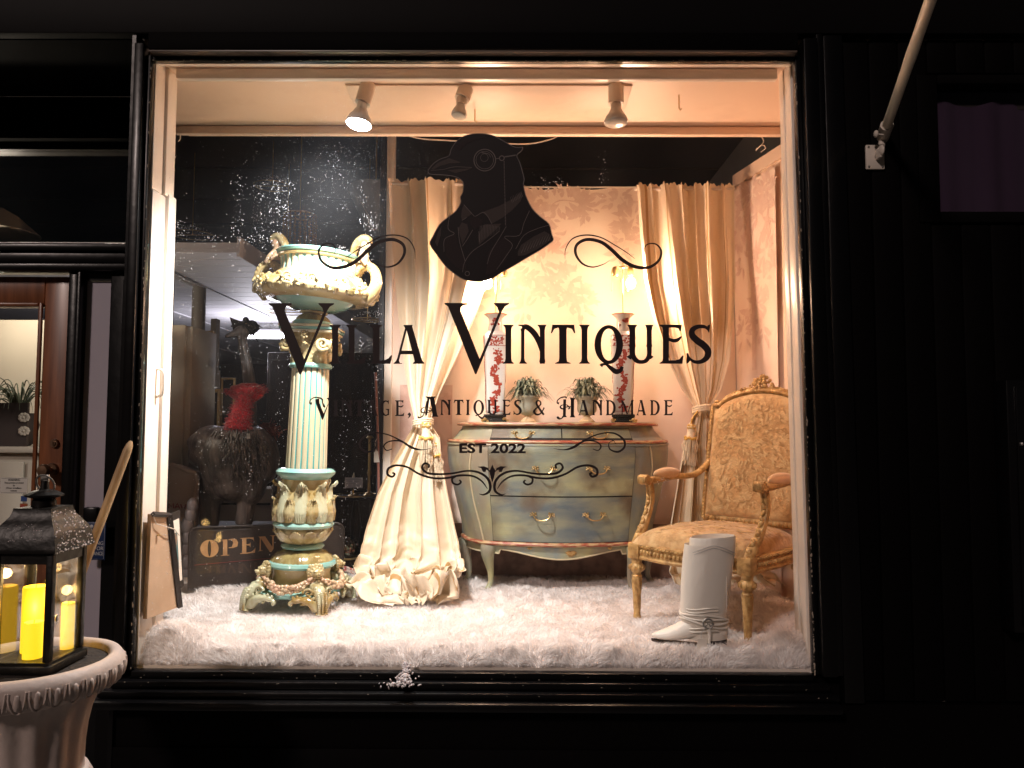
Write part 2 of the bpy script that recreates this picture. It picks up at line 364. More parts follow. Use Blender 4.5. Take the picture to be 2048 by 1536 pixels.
# snow clump on the sill
M['snow'] = mat('frozen_snow', (.62, .56, .56), .5, bump=.8, bscale=90, sss=.2)
mb = MB()
for k in range(190):
    t = random.random() ** .8; sp__ = lerp(5, 34, t ** 2.2); p = at(lerp(812, 818, t) + random.gauss(0, sp__ * .6) - 22 * t ** 3, lerp(1326, 1372, t) + random.gauss(0, 2), -.024 - .056 * t)
    r = random.uniform(.0015, .0042); mb.ell((p.x, p.y, max(p.z, Z0 - .090)), (r * random.uniform(.8, 2.2), r, r * .7), 6, Matrix.Rotation(random.random() * 3, 3, 'Y'))
tag(mb.build("snow_clump", M['snow']), "small frozen lump of snow on the black sill under the window", "snow")
# ------------------------------------------------------------------ flagpole
fp = thing("flagpole", at(1748, 316, 0), "cream flagpole slanting up from a white wall bracket right of the window", "flagpole")
b0 = at(1748, 316, -.004)
MB().box((b0.x, -.009, b0.z), (.058, .010, .078), None, 0, .004).build("wall_plate", M['ivory'], fp)
pa = at(1757, 308, -.02); pb = at(1774, 250, -.065); pt = at(1882, -60, -.62)
pt = pb + (pt - pb) * 1.5; dirv = (pt - pb).normalized(); pa = pb - dirv * .085
mb = MB(); mb.tube([(b0.x + .006, -.0145, b0.z + .002), (b0.x + .008, -.03, b0.z + .006), pa + dirv * .02], .0105, 10); mb.tube([pa, pa + dirv * .02, pb], [.012, .019, .019], 18); mb.box((b0.x + .004, -.026, b0.z + .006), (.010, .034, .034), None, 0, .003); mb.ell((b0.x + .006, -.038, b0.z + .010), (.008, .018, .019), 12)
mb.build("socket", M['ivory'], fp)
for dx in (-.021, .021):
    for dz in (-.031, .031): MB().ell((b0.x + dx, -.0155, b0.z + dz), (.0035, .002, .0035), 8).build("screw", M['chrome'], fp)
ts = at(1752, 268, -.055)
MB().ell(ts, (.007, .010, .012), 10).tube([ts, ts + Vector((.02, -.004, -.004))], .0025, 8).build("thumb_screw", M['ivory'], fp)
M['polew'] = mat('cream_pole_paint', (.80, .70, .57), .35, col2=(.72, .60, .47), scale=9, lo=.5, hi=.8)
pth = [pb.lerp(pt, k / 14) for k in range(15)]
MB().tube(pth, [.0143 + (.0012 if k in (5, 9) else 0) for k in range(15)], 18).build("pole", M['polew'], fp)
# ------------------------------------------------------------------ small side window
M['purple'] = mat('purple_curtain_cloth', (.026, .010, .030), .95, col2=(.034, .017, .040), scale=2, stretch=(6, 1, .5))
swn = thing("side_window", (1.48, 0, 2.42), "small dark window with a purple curtain high in the black wall", "window")
mb = MB(); mb.bb(1.2455, 1.31, -.010, .10, 2.19, 2.66, bev=.004); mb.bb(1.311, 2.2, -.010, .10, 2.19, 2.225, bev=.004); mb.bb(1.311, 2.2, -.010, .10, 2.63, 2.66, bev=.004); mb.bb(2.2, 2.26, -.01, .1, 2.19, 2.66, bev=.004)
mb.build("frame", M['blackm'], swn, ang=30)
MB().grid(lambda u, v: (1.30 + u * .92, .05 + .005 * math.sin(u * 42 + 2 * math.sin(u * 9)) + .0025 * math.sin(u * 77), 2.215 + v * .375 + .008 * math.sin(u * 30) * v), 160, 6).build("curtain", M['purple'], swn)
M['purpleh'] = mat('curtain_heading', (.020, .014, .014), .9)
MB().bb(1.30, 2.2, .055, .06, 2.575, 2.64).build("valance", M['purpleh'], swn)
MB().bb(1.312, 2.199, .018, .022, 2.226, 2.629).build("glass_pane", M['glass2'], swn, smooth=False)
ub = thing("utility_cabinet", (1.6, 0, 1.2), "black metal cabinet on the black wall at the right edge", "cabinet")
MB().bb(1.452, 2.1, -.07, -.0045, .96, 1.70, bev=.006).build("box", M['black'], ub, ang=30)
MB().bb(1.475, 2.08, -.078, -.0705, .98, 1.68, bev=.003).build("door", M['black'], ub, ang=30)
p = at(2043, 888, -.08); MB().ell(p, (.006, .006, .006), 8).build("latch", M['chrome'], ub)
# ================================================================== ENTRY (recess at left)
YD = .50
def ax(px): return at(px, 856, YD).x
def az(py, px=120): return at(px, py, YD).z
ef = thing("entry_frame", (-1.8, YD, 0), "black timber frame of the recessed entrance with transom and narrow sidelight", "door frame")
zt = az(545); zb = az(492)
mb = MB(); mb.bb(-3, -1.32, YD - .03, YD + .05, zt + .03, zb - .03, bev=.006); mb.bb(-3, -1.32, YD - .045, YD + .05, zb - .028, zb, bev=.006); mb.bb(-3, -1.32, YD - .04, YD + .05, zt, zt + .028, bev=.006)
xs0, xs1 = ax(160), ax(214); xd = ax(130)
mb.bb(xd + .003, xs0 - .018, YD - .02, YD + .06, 0, zt - .001, bev=.006); mb.bb(xs0 - .017, xs0, YD - .03, YD + .04, .3, zt - .001, bev=.005)
mb.bb(xs1, -1.32, YD - .012, YD + .06, 0, zt - .001, bev=.006); mb.bb(xs0 + .001, xs1 - .001, YD - .0, YD + .06, zt - .03, zt - .001); mb.bb(xs0 + .001, xs1 - .001, YD, YD + .06, 0, .55)
mb.bb(xs1 + .055, xs1 + .075, YD - .028, YD - .0125, .0, zt - .03, bev=.004)
mb.bb(-3, -1.32, YD - .02, YD + .05, 2.60, 2.68)
mb.build("frame", M['black'], ef, ang=28)
M['grey'] = mat('grey_window_film', (.42, .38, .44), .6, col2=(.37, .34, .40), scale=3)
MB().bb(xs0 + .001, xs1 - .001, YD + .012, YD + .018, .551, zt - .031).build("sidelight_panel", M['grey'], ef, smooth=False)
MB().bb(-3, -1.33, YD + .0, YD + .006, zb + .001, 2.599).build("transom_pane", glass('transom_glass', .02, film=.004), ef, smooth=False)
mb = MB()
for k in range(150): mb.ell((lerp(ax(0) - .1, ax(205), k / 150), YD - .03, zb + .002), (random.uniform(.006, .02), .008, random.uniform(.002, .005)), 6)
tag(mb.build("snow_dusting", M['snow']), "thin line of snow on the ledge over the entrance door", "snow")
p = at(170, 1030, YD)
MB().bb(p.x - .0, p.x + .055, YD - .018, YD + .011, p.z - .07, p.z + .03, bev=.008).build("door_bell", M['black'], ef)
# door
dr = thing("entry_door", (-2.1, YD, .1), "varnished brown wooden entrance door with glass pane left of the window", "door")
xg = ax(72); zg1 = az(612); zg0 = az(1062)
mb = MB(); mb.bb(xg, xd, YD + .02, YD + .06, .1, zt - .012, bev=.004)
mb.bb(-3, xg - .0005, YD + .02, YD + .06, zg1, zt - .012, bev=.004); mb.bb(-3, xg - .0005, YD + .02, YD + .06, .1, zg0, bev=.004)
mb.build("stile", M['wood'], dr, ang=30)
mb = MB(); mb.bb(xg - .016, xg - .001, YD + .008, YD + .0195, zg0, zg1 + .014, bev=.004); mb.bb(-3, xg - .017, YD + .008, YD + .0195, zg1 - .001, zg1 + .014, bev=.004); mb.bb(-3, xg - .017, YD + .008, YD + .0195, zg0 - .012, zg0 + .002, bev=.004)
mb.build("bead", M['wood'], dr, ang=30)
MB().bb(-3, xg - .001, YD + .036, YD + .041, zg0 + .001, zg1 - .001).build("glass_pane", M['glass2'], dr, smooth=False)
for (a, b_, r) in ((107, 887, .017), (101, 940, .026)):
    p = at(a, b_, YD + .01)
    MB().lathe([(r, 0), (r, .004), (r * .9, .008), (r * .75, .009)], 20).v
    m_ = MB(); m_.M = Matrix.Translation((p.x, YD + .0195, p.z)) @ Matrix.Rotation(PI / 2, 4, 'X'); m_.lathe([(r, 0), (r, .004), (r * .86, .010)], 22)
    if r > .02: m_.lathe([(r * .4, .008), (r * .4, .03), (r * .85, .038), (r * .95, .052), (r * .7, .062), (0.001, .064)], 22)
    else: m_.lathe([(r * .5, .010), (r * .5, .014)], 16); m_.box((0, 0, .015), (.003, .012, .004))
    m_.build("door_knob" if r > .02 else "deadbolt", mat('worn_bronze' + str(r), (.22, .13, .08), .35, metal=.8), dr)
def textmesh(s, size, origin, mt, name, parent, xdir=(1, 0, 0), zdir=(0, 0, 1), offset=0, align='CENTER', sx=1.0, depth=.0004):
    c = bpy.data.curves.new("t", 'FONT'); c.body = s; c.size = size; c.offset = offset; c.align_x = align; c.extrude = depth; c.resolution_u = 4
    t = bpy.data.objects.new("t", c); COL.objects.link(t); bpy.context.view_layer.update()
    me = bpy.data.meshes.new_from_object(t.evaluated_get(bpy.context.evaluated_depsgraph_get())); bpy.data.objects.remove(t)
    X = Vector(xdir).normalized(); Z = Vector(zdir).normalized(); Nn = X.cross(Z); O = Vector(origin); o0 = ORG.get(parent.name, Vector())
    for q in me.vertices: a = q.co.copy(); q.co = O + X * (a.x * sx) + Z * a.y + Nn * a.z - o0
    me.name = name; me.materials.clear(); me.materials.append(mt)
    ob = bpy.data.objects.new(name, me); COL.objects.link(ob); ob.parent = parent; ORG[ob.name] = o0; return ob
M['ink'] = mat('black_ink', (.02, .02, .02), .6); M['paper'] = mat('white_paper', (.62, .6, .55), .7); M['blue'] = mat('blue_ink', (.02, .06, .22), .5)
M['wink'] = mat('white_ink', (.55, .55, .56), .6)
def sticker(px0, py0, px1, py1, m_, name, parent=dr, Y=YD + .0345):
    a = at(px0, py0, Y); b_ = at(px1, py1, Y); return MB().bb(a.x, b_.x, Y - .0006, Y, b_.z, a.z).build(name, m_, parent, smooth=False), a, b_, Y - .001
st, a, b_, y_ = sticker(2, 955, 54, 987, M['paper'], "warning_sticker"); cxs = (a.x + b_.x) / 2
MB().bb(a.x + .002, b_.x - .002, y_ + .0001, y_ + .0003, a.z - .0030, a.z - .0020).bb(a.x + .002, b_.x - .002, y_ + .0001, y_ + .0003, b_.z + .0020, b_.z + .0030).build("border", M['ink'], st, smooth=False)
for k, s_ in enumerate(["WARNING", "These premises protected", "by", "24 hour surveillance", "cameras"]):
    textmesh(s_, .0115 if k == 0 else .0088, (cxs, y_, a.z - .0125 - k * .0098), M['ink'], "lettering", st, sx=.82 if k != 1 else .78)
st, a, b_, y_ = sticker(42, 992, 54, 1003, M['blue'], "card_sticker")
st, a, b_, y_ = sticker(40, 1007, 55, 1018, mat('orange_ink', (.32, .09, .02), .5), "card_sticker")
MB().ell(((a.x + b_.x) / 2 - .004, y_, (a.z + b_.z) / 2), (.0075, .0003, .0075), 12).build("disc", mat('red_ink', (.35, .03, .02), .5), st)
st, a, b_, y_ = sticker(38, 1021, 55, 1031, M['paper'], "card_sticker"); textmesh("VISA", .0135, ((a.x + b_.x) / 2, y_, b_.z + .0045), M['blue'], "lettering", st, offset=.0002)
st, a, b_, y_ = sticker(38, 1035, 54, 1045, M['paper'], "card_sticker")
p = at(44, 1052, YD + .033)
mb = MB()
for r in (.006, .012, .018): mb.tube([(p.x + r * math.cos(t), p.y, p.z + r * math.sin(t)) for t in np.linspace(-.7, .7, 6)], .0012, 5)
mb.build("tap_sticker", M['ink'], dr)
# assistance sign
M['signb'] = mat('navy_sign_plastic', (.012, .03, .10), .35)
a = at(160, 1044, YD - .05); b_ = at(210, 1120, YD - .05); ysg = YD - .052
sg = thing("assistance_sign", ((a.x + b_.x) / 2, ysg, b_.z), "blue wheelchair access sign reading ring for assistance, behind the lantern", "sign")
MB().bb(a.x, b_.x, ysg, ysg + .006, b_.z, a.z, bev=.002).build("board", M['signb'], sg)
MB().bb(a.x + .02, b_.x - .02, ysg + .0065, YD + .011, b_.z + .02, b_.z + .05).build("mount", M['black'], sg)
mb = MB(); loop = [(a.x + .004, a.z - .004), (b_.x - .004, a.z - .004), (b_.x - .004, b_.z + .004), (a.x + .004, b_.z + .004)]
mb.tube([(q[0], ysg - .0003, q[1]) for q in cr_path([(x_, z_) for x_, z_ in loop], 1, True)], .0009, 5, closed=True)
cx_, cz_ = (a.x + b_.x) / 2 - .004, a.z - .035
mb.ell((cx_, ysg, cz_ + .020), (.006, .001, .006), 10); mb.tube([(cx_, ysg, cz_ + .012), (cx_ + .001, ysg, cz_ - .004), (cx_ + .014, ysg, cz_ - .005), (cx_ + .021, ysg, cz_ - .020), (cx_ + .027, ysg, cz_ - .019)], .0024, 6); mb.tube([(cx_, ysg, cz_ + .004), (cx_ + .013, ysg, cz_ + .004)], .002, 6)
mb.tube([(cx_ + .001 + .017 * math.cos(t), ysg, cz_ - .010 + .017 * math.sin(t)) for t in np.linspace(R(130), R(345), 12)], .0022, 6)
mb.build("symbol", M['wink'], sg)
for k, s_ in enumerate(["RING", "FOR", "ASSISTANCE"]): textmesh(s_, .0185, (b_.x - .006, ysg - .0008, a.z - .082 - k * .0185), M['wink'], "lettering", sg, align='RIGHT', sx=.72 if k == 2 else .95)
# behind the door glass
YB = 1.15
def bx_(px, Y=YB): return at(px, 856, Y).x
def bz_(py, Y=YB): return at(40, py, Y).z
struct(MB().bb(-3.3, -1.78, YB + .35, YB + .40, .2, bz_(640, YB + .35)).bb(-2.38, -2.375, YB + .345, YB + .3499, .2, bz_(640, YB + .35)).build("entry_partition", M['cwall'], smooth=False))
cb = thing("white_cabinet", (-2.2, YB + .1, .2), "white painted cabinet behind the glass of the entrance door", "cabinet")
zc_ = bz_(893)
MB().bb(-2.8, -1.83, YB, YB + .3, .2, zc_ - .03).build("carcass", M['cwall'], cb, ang=30)
MB().bb(-2.8, -1.80, YB - .03, YB + .3, zc_ - .029, zc_, bev=.006).build("cabinet_top", M['cwall'], cb, ang=30)
mb = MB()
for k in range(7): mb.bb(-2.76 + k * .13, -2.65 + k * .13, YB - .012, YB - .0005, .3, zc_ - .07, bev=.004)
mb.build("cabinet_door", M['cwall'], cb, ang=30)
M['leafd'] = mat('dark_green_leaf', (.035, .05, .03), .5, col2=(.06, .075, .045), scale=30)
pp = thing("spider_plant", at(36, 890, YB + .1), "spidery green plant in a dark pot on the cabinet inside the door", "plant")
c0 = at(36, 890, YB + .1); c0.z = zc_
MB().lathe([(.05, 0), (.07, .02), (.085, .10), (.075, .14), (.08, .155)], 20, c0).build("pot", M['dark'], pp)
mb = MB()
for k in range(46):
    a = random.random() * 2 * PI; L_ = random.uniform(.10, .22); h_ = random.uniform(.06, .16); b0 = c0 + Vector((0, 0, .15))
    mb.tube(cr_path([b0, b0 + Vector((math.cos(a) * L_ * .4, math.sin(a) * L_ * .4, h_)), b0 + Vector((math.cos(a) * L_ * .8, math.sin(a) * L_ * .8, h_ * .9)), b0 + Vector((math.cos(a) * L_, math.sin(a) * L_, h_ * .2))], 4), [.004 * (1 - q / 14) for q in range(13)], 4)
mb.build("foliage", M['leafd'], pp)
fr = thing("carved_rosette_board", at(45, 830, YB - .02), "dark board with two pale carved flowers below the spidery plant", "ornament")
p = at(48, 850, YB); MB().bb(p.x - .12, p.x + .03, YB - .025, YB - .01, zc_ + .001, zc_ + .20).build("board", M['dark'], fr)
for q in (835, 862):
    p = at(48, q, YB - .03); mb = MB()
    for k in range(9): a = k / 9 * 2 * PI; mb.ell(p + Vector((.018 * math.cos(a), 0, .014 * math.sin(a))), (.011, .005, .009), 8)
    mb.ell(p, (.008, .008, .008), 8); mb.build("flower", M['cwall'], fr)
lsd = thing("hanging_lampshade", at(0, 440, 1.6), "white cone lampshade seen through the transom over the door", "lampshade")
c = at(-8, 468, 1.6); MB().lathe([(.20, 0), (.205, .006), (.10, .10), (.03, .14)], 40, c).build("shade", M['cwall'], lsd)
MB().tube([c + Vector((0, 0, .13)), Vector((c.x, c.y, 3.304))], .004, 6).build("cord", M['ink'], lsd)
l_ = bpy.data.lights.new("entry_fill", 'POINT'); l_.energy = 4; l_.color = (1, .86, .68); l_.shadow_soft_size = .05; lq = bpy.data.objects.new("entry_fill", l_); COL.objects.link(lq); lq.parent = lsd; lq.location = c - Vector(lsd.location) + Vector((.28, -.42, -.42))  # added fill light to brighten the entry, set apart from the lampshade
# ------------------------------------------------------------------ urn, lantern, candles, pole
uc = Vector((-1.146, -.50, 0))
M['urn'] = mat('weathered_urn_stone', (.54, .445, .40), .6, col2=(.42, .34, .305), scale=7, lo=.4, hi=.75, bump=.15, bscale=60)
ur = thing("garden_urn", uc, "large fluted stone urn with rolled rim in front of the shop", "urn")
prof = [(.15, 0), (.15, .05), (.12, .07), (.09, .10), (.06, .20), (.055, .40), (.07, .47), (.06, .50), (.075, .53), (.10, .56), (.123, .60), (.135, .66), (.138, .71), (.130, .735)]
MB().lathe(prof, 96, uc, mod=lambda th, z: 1 + (.05 * abs(math.sin(th * 9)) if .53 < z < .735 else 0)).build("foot", M['urn'], ur, ang=50)
prof = [(.118, .725), (.117, .76), (.118, .80), (.122, .84), (.130, .88), (.142, .91), (.160, .935)]
MB().lathe(prof, 128, uc, mod=lambda th, z: 1 + .03 * math.cos(th * 14)).build("bowl", M['urn'], ur, ang=50)
prof = [(.150, .928), (.172, .932), (.190, .940), (.200, .955), (.203, .972), (.200, .988), (.190, 1.001), (.178, 1.005), (.168, 1.000), (.164, .985), (.16, .965)]
rimo = MB().lathe(prof, 96, uc, cap=False).build("rim", M['urn'], ur, ang=50)
mb = MB()
for k in range(34):
    a = 2 * PI * k / 34; mt_ = Matrix.Translation(uc) @ Matrix.Rotation(a, 4, 'Z') @ Matrix.Translation((.2005, 0, .962)) @ Matrix.Rotation(R(8), 4, 'Y')
    mb.M = mt_; mb.tube(cr_path([(-.003, -.016, .022), (.001, -.014, .000), (-.006, -.008, -.020), (-.010, 0, -.027), (-.006, .008, -.020), (.001, .014, .000), (-.003, .016, .022)], 3), .0026, 6); mb.ell((-.002, 0, .0), (.006, .0085, .020), 10); mb.tube([(-.002, .018, .016), (-.004, .018, -.016)], .002, 5)
mb.M = None; mb.build("egg_moulding", M['urn'], rimo)
MB().lathe([(.001, .985), (.08, .99), (.165, .985)], 32, uc, cap=False).build("soil", mat('soil', (.03, .022, .018), .9, bump=1, bscale=60), ur)
# lantern
lx, ly, s_, zl = -1.121, -.512, .0675, .992
M['lmetal'] = mat('black_lantern_metal', (.010, .009, .008), .4, metal=.4, col2=(.05, .045, .04), scale=30, lo=.6, hi=.75, bump=.2, bscale=40)
ln = thing("lantern", (lx, ly, zl), "black metal lantern with glowing yellow candles standing in the urn", "lantern")
mb = MB(); mb.bb(lx - s_ - .008, lx + s_ + .008, ly - s_ - .008, ly + s_ + .008, zl, zl + .018, bev=.003); mb.bb(lx - s_, lx + s_, ly - s_, ly + s_, zl + .0185, zl + .024)
mb.build("base", M['lmetal'], ln, ang=30)
mb = MB(); zt_ = 1.262
for sx_ in (-1, 1):
    for sy_ in (-1, 1): mb.box((lx + sx_ * (s_ - .007), ly + sy_ * (s_ - .007), (zl + .0245 + zt_) / 2), (.016, .016, zt_ - zl - .025), None, 0, .002)
for sy_ in (-1, 1):
    mb.bb(lx - s_ + .0155, lx + s_ - .0155, ly + sy_ * (s_ - .004) - .003, ly + sy_ * (s_ - .004) + .003, zt_ - .026, zt_ - .001)
    mb.bb(lx + sy_ * (s_ - .004) - .003, lx + sy_ * (s_ - .004) + .003, ly - s_ + .0155, ly + s_ - .0155, zt_ - .026, zt_ - .001)
mb.build("cage", M['lmetal'], ln, ang=30)
for nm, a in (("pane", (lx - s_ + .016, lx + s_ - .016, ly - s_ + .004, ly - s_ + .006)), ("pane", (lx - s_ + .016, lx + s_ - .016, ly + s_ - .006, ly + s_ - .004)), ("pane", (lx + s_ - .006, lx + s_ - .004, ly - s_ + .016, ly + s_ - .016)), ("pane", (lx - s_ + .004, lx - s_ + .006, ly - s_ + .016, ly + s_ - .016))):
    MB().bb(*a, zl + .025, zt_ - .027).build(nm, M['glass2'], ln, smooth=False)
prof = [(.078, 0), (.0795, .004), (.0785, .010), (.076, .025), (.070, .048), (.056, .068), (.048, .080), (.044, .094), (.044, .098), (.001, .099)]
mb = MB(); n4 = 4
vs = []; fs = []
sub = 8
for (r, z) in prof:
    for q in range(4):
        c1 = [(-1, -1), (1, -1), (1, 1), (-1, 1)][q]; c2 = [(1, -1), (1, 1), (-1, 1), (-1, -1)][q]
        for k in range(sub): t = k / sub; vs.append((lx + r * lerp(c1[0], c2[0], t), ly + r * lerp(c1[1], c2[1], t), zt_ + z))
W_ = 4 * sub
for j in range(len(prof) - 1):
    for k in range(W_): fs.append((j * W_ + k, j * W_ + (k + 1) % W_, (j + 1) * W_ + (k + 1) % W_, (j + 1) * W_ + k))
fs.append(tuple(range(W_))[::-1]); mb.add(vs, fs); ro = mb.build("roof", M['lmetal'], ln, ang=40)
mb = MB()
for k in range(170):
    t = random.random(); z = random.random() ** 1.6; r = interp(z * .09, [p_[1] for p_ in prof[:8]], [p_[0] for p_ in prof[:8]])
    mb.ell((lx + r + .0006, ly + (2 * t - 1) * r * .97, zt_ + z * .09), (.0008, random.uniform(.001, .004), random.uniform(.0008, .0025)), 6)
mb.build("frost", M['snow'], ro); mb = MB()
for k in range(30):
    x_ = random.gauss(.1, .35); z = random.uniform(.3, .75); r = interp(z * .09, [p_[1] for p_ in prof[:8]], [p_[0] for p_ in prof[:8]]); mb.ell((lx + x_ * r, ly - r - .0004, zt_ + z * .09), (random.uniform(.0008, .002), .0006, random.uniform(.0008, .0016)), 6)
mb.build("frost", M['snow'], ro)
zz = zt_ + .099
MB().lathe([(.026, 0), (.026, .014), (.022, .018), (.040, .024), (.041, .028), (.026, .036), (.010, .040), (.008, .060)], 28, (lx, ly, zz)).build("chimney_cap", M['lmetal'], ln)
MB().box((lx, ly, zz + .066), (.020, .005, .016), None, 0, .001).tube([(lx + .004 + .021 * math.cos(t), ly - .012 * math.sin(t) - .004, zz + .053 + .021 * math.sin(t)) for t in np.linspace(0, 2 * PI, 25)[:-1]], .0022, 8, closed=True).build("hanging_ring", M['chrome'], ln)
MB().ell((lx + s_ + .002, ly - s_ + .02, zl + .12), (.003, .005, .009), 8).build("latch", M['chrome'], ln)
M['candle'] = mat('glowing_yellow_wax', (.85, .55, .08), .5, emit=(1, .58, .012), estr=.40, sss=.2)
for (px, py, d_, r, lb) in ((72, 1172, 1.812, .0275, "tall glowing yellow candle at the back of the lantern"), (68, 1243, 1.762, .021, "shorter glowing yellow candle in front inside the lantern"), (137, 1205, 1.835, .0145, "slim glowing yellow candle at the right side of the lantern")):
    p = at(px, py, d_ - 2.3); p.x = min(max(p.x, lx - s_ + .03), lx + s_ - .02)
    t_ = thing("candle", (p.x, p.y, zl + .0245), lb, "candle", "candles in the lantern")
    MB().lathe([(r, 0), (r * 1.01, .01), (r, p.z - zl - .028), (r * .93, p.z - zl - .0245), (r * .5, p.z - zl - .030), (.001, p.z - zl - .031)], 28, (p.x, p.y, zl + .0245)).build("wax", M['candle'], t_)
    MB().tube([(p.x, p.y, p.z - .006), (p.x + .001, p.y, p.z + .004)], .001, 5).build("wick", M['ink'], t_)
    l_ = bpy.data.lights.new("candle_glow", 'POINT'); l_.energy = .10; l_.color = (1, .62, .2); l_.shadow_soft_size = .012; lo_ = bpy.data.objects.new("candle_glow", l_); COL.objects.link(lo_); lo_.location = (0, 0, p.z - zl + .03 - .0245); lo_.parent = t_
ta = at(262, 882, -.10); tb = at(150, 1180, -.13); dv = (tb - ta).normalized(); te = ta + dv * ((ta.z - .012) / -dv.z)
mb = MB(); mb.tube([ta, ta + dv * .012, ta + dv * .03, tb, te], [.004, .0095, .012, .0125, .0125], 14)
bp = thing("broom_handle", te, "worn wooden broom handle leaning beside the window behind the lantern", "broom"); mb.build("handle", M['pole'], bp)
# ================================================================== LETTERING AND EMBLEM ON THE GLASS
YV = -.0036
def wp(px, py, Y=YV): return at(px, py, Y)
SC = 2.3 / FPX
class Vin:
    def __init__(s): s.mb = MB(); s.k = 0
    def poly(s, pts, dy=0):
        s.k += 1; y = YV - dy - s.k * 1.5e-6
        s.mb.prism([wp(x, yy, y) for x, yy in pts], (0, .00045, 0)); return s
    def stroke(s, pts, k=8, closed=False, dy=0):       # (x, y, width) in photo pixels
        P = cr_path(pts, k, closed); n = len(P); Lp = []; Rp = []
        for i in range(n):
            a = P[i - 1] if (i or closed) else P[0]; b = P[(i + 1) % n] if (i + 1 < n or closed) else P[-1]
            d = b[:2] - a[:2]; L = math.hypot(*d) or 1; nx, ny = -d[1] / L, d[0] / L; h = max(P[i][2], .3) / 2
            Lp.append((P[i][0] + nx * h, P[i][1] + ny * h)); Rp.append((P[i][0] - nx * h, P[i][1] - ny * h))
        s.k += 1; y = YV - dy - s.k * 1.5e-6; m = n
        vs = [wp(*q, y) for q in Lp] + [wp(*q, y) for q in Rp] + [wp(*q, y + .00045) for q in Lp] + [wp(*q, y + .00045) for q in Rp]
        fs = []
        for i in range(n if closed else n - 1):
            j = (i + 1) % n
            fs += [(i, j, m + j, m + i), (2 * m + i, 3 * m + i, 3 * m + j, 2 * m + j), (i, 2 * m + i, 2 * m + j, j), (m + i, m + j, 3 * m + j, 3 * m + i)]
        if not closed: fs += [(0, m, 3 * m, 2 * m), (n - 1, 3 * m - 1, 4 * m - 1, 2 * m - 1)]
        s.mb.add(vs, fs); return s
    def build(s, name, parent=None, m_=None, label=None): return s.mb.build(name, m_ or M['vinyl'], parent, smooth=False, label=label)
def V(ox, oy, s): return lambda pts: [(ox + p[0] / s, oy + p[1] / s) + ((p[2] / s,) if len(p) > 2 else ()) for p in pts]
VA, VB_, VC, VD = V(520, 580, 4.2667), V(960, 580, 4.096), V(610, 770, 5.251), V(980, 770, 5.251)
VE, VF = V(780, 230, 3.657), V(720, 840, 3.657)
def stem(xc, w, sl, sr, sbl=None, sbr=None, y0=0, y1=1, b=.10):
    sbl = sl if sbl is None else sbl; sbr = sr if sbr is None else sbr
    return [(xc - sl, y0), (xc + sr, y0), (xc + sr - .01, y0 + .025), (xc + w / 2 + .015, y0 + b * .7), (xc + w / 2, y0 + b * 1.4), (xc + w / 2, y1 - b * 1.4), (xc + w / 2 + .015, y1 - b * .6), (xc + sbr, y1 - .02), (xc + sbr, y1),
            (xc - sbl, y1), (xc - sbl, y1 - .02), (xc - w / 2 - .015, y1 - b * .6), (xc - w / 2, y1 - b * 1.4), (xc - w / 2, y0 + b * 1.4), (xc - w / 2 - .015, y0 + b * .7), (xc - sl + .01, y0 + .025)]
G = {}   # glyphs: natural width, strokes (x, y, w) and polygons in units of the letter height
G['I'] = (.28, [], [stem(.14, .15, .14, .14)])
G['N'] = (.74, [[(.10, .06, .06), (.20, .05, .13), (.33, .13, .15), (.46, .28, .15), (.55, .48, .12), (.60, .72, .05)]], [stem(.12, .09, .0, .03, .09, .11, y0=.04), [(0, 0), (.16, 0), (.2, .03), (.12, .06), (.06, .04), (0, .02)], stem(.63, .13, .13, .11, .065, .065)])
G['T'] = (.62, [], [stem(.31, .19, .08, .08, .20, .20), [(.04, 0), (.60, 0), (.63, .22), (.60, .22), (.54, .11), (.44, .08), (.18, .08), (.09, .11), (.03, .22), (0, .22)]])
G['L'] = (.52, [], [[(0, 0), (.29, 0), (.28, .025), (.22, .07), (.215, .14), (.215, .92), (.34, .90), (.43, .86), (.49, .78), (.52, .78), (.50, .90), (.47, 1), (0, 1), (0, .98), (.055, .93), (.06, .86), (.06, .14), (.05, .07), (0, .025)]])
G['A'] = (.80, [], [[(.26, 0), (.50, 0), (.485, .035), (.74, .90), (.80, .98), (.80, 1), (.50, 1), (.50, .98), (.545, .94), (.53, .86), (.34, .14), (.14, .92), (.17, .98), (.22, .98), (.22, 1), (0, 1), (0, .98), (.06, .93), (.10, .84), (.30, .08), (.26, .02)], [(.16, .66), (.52, .66), (.54, .755), (.13, .755)]])
G['E'] = (.60, [[(.13, .36, .02), (.22, .37, .07), (.35, .41, .09), (.45, .39, .09), (.55, .30, .03)]], [[(0, 0), (.56, 0), (.53, .17), (.50, .17), (.47, .10), (.38, .075), (.235, .075), (.235, .915), (.40, .91), (.50, .88), (.57, .79), (.60, .79), (.57, 1), (.0, 1), (0, .98), (.07, .93), (.085, .86), (.085, .14), (.07, .07), (0, .02)]])
G['S'] = (.58, [[(.52, .20, .02), (.50, .13, .05), (.42, .055, .08), (.27, .05, .10), (.14, .13, .13), (.13, .27, .155), (.25, .41, .165), (.40, .53, .17), (.50, .68, .16), (.47, .84, .14), (.34, .945, .10), (.19, .95, .08), (.08, .87, .05), (.03, .76, .02)]], [[(.48, .03), (.52, .0), (.545, .0), (.53, .20), (.51, .20)], [(.0, .73), (.04, .73), (.10, .9), (.04, .98), (0, 1)]])
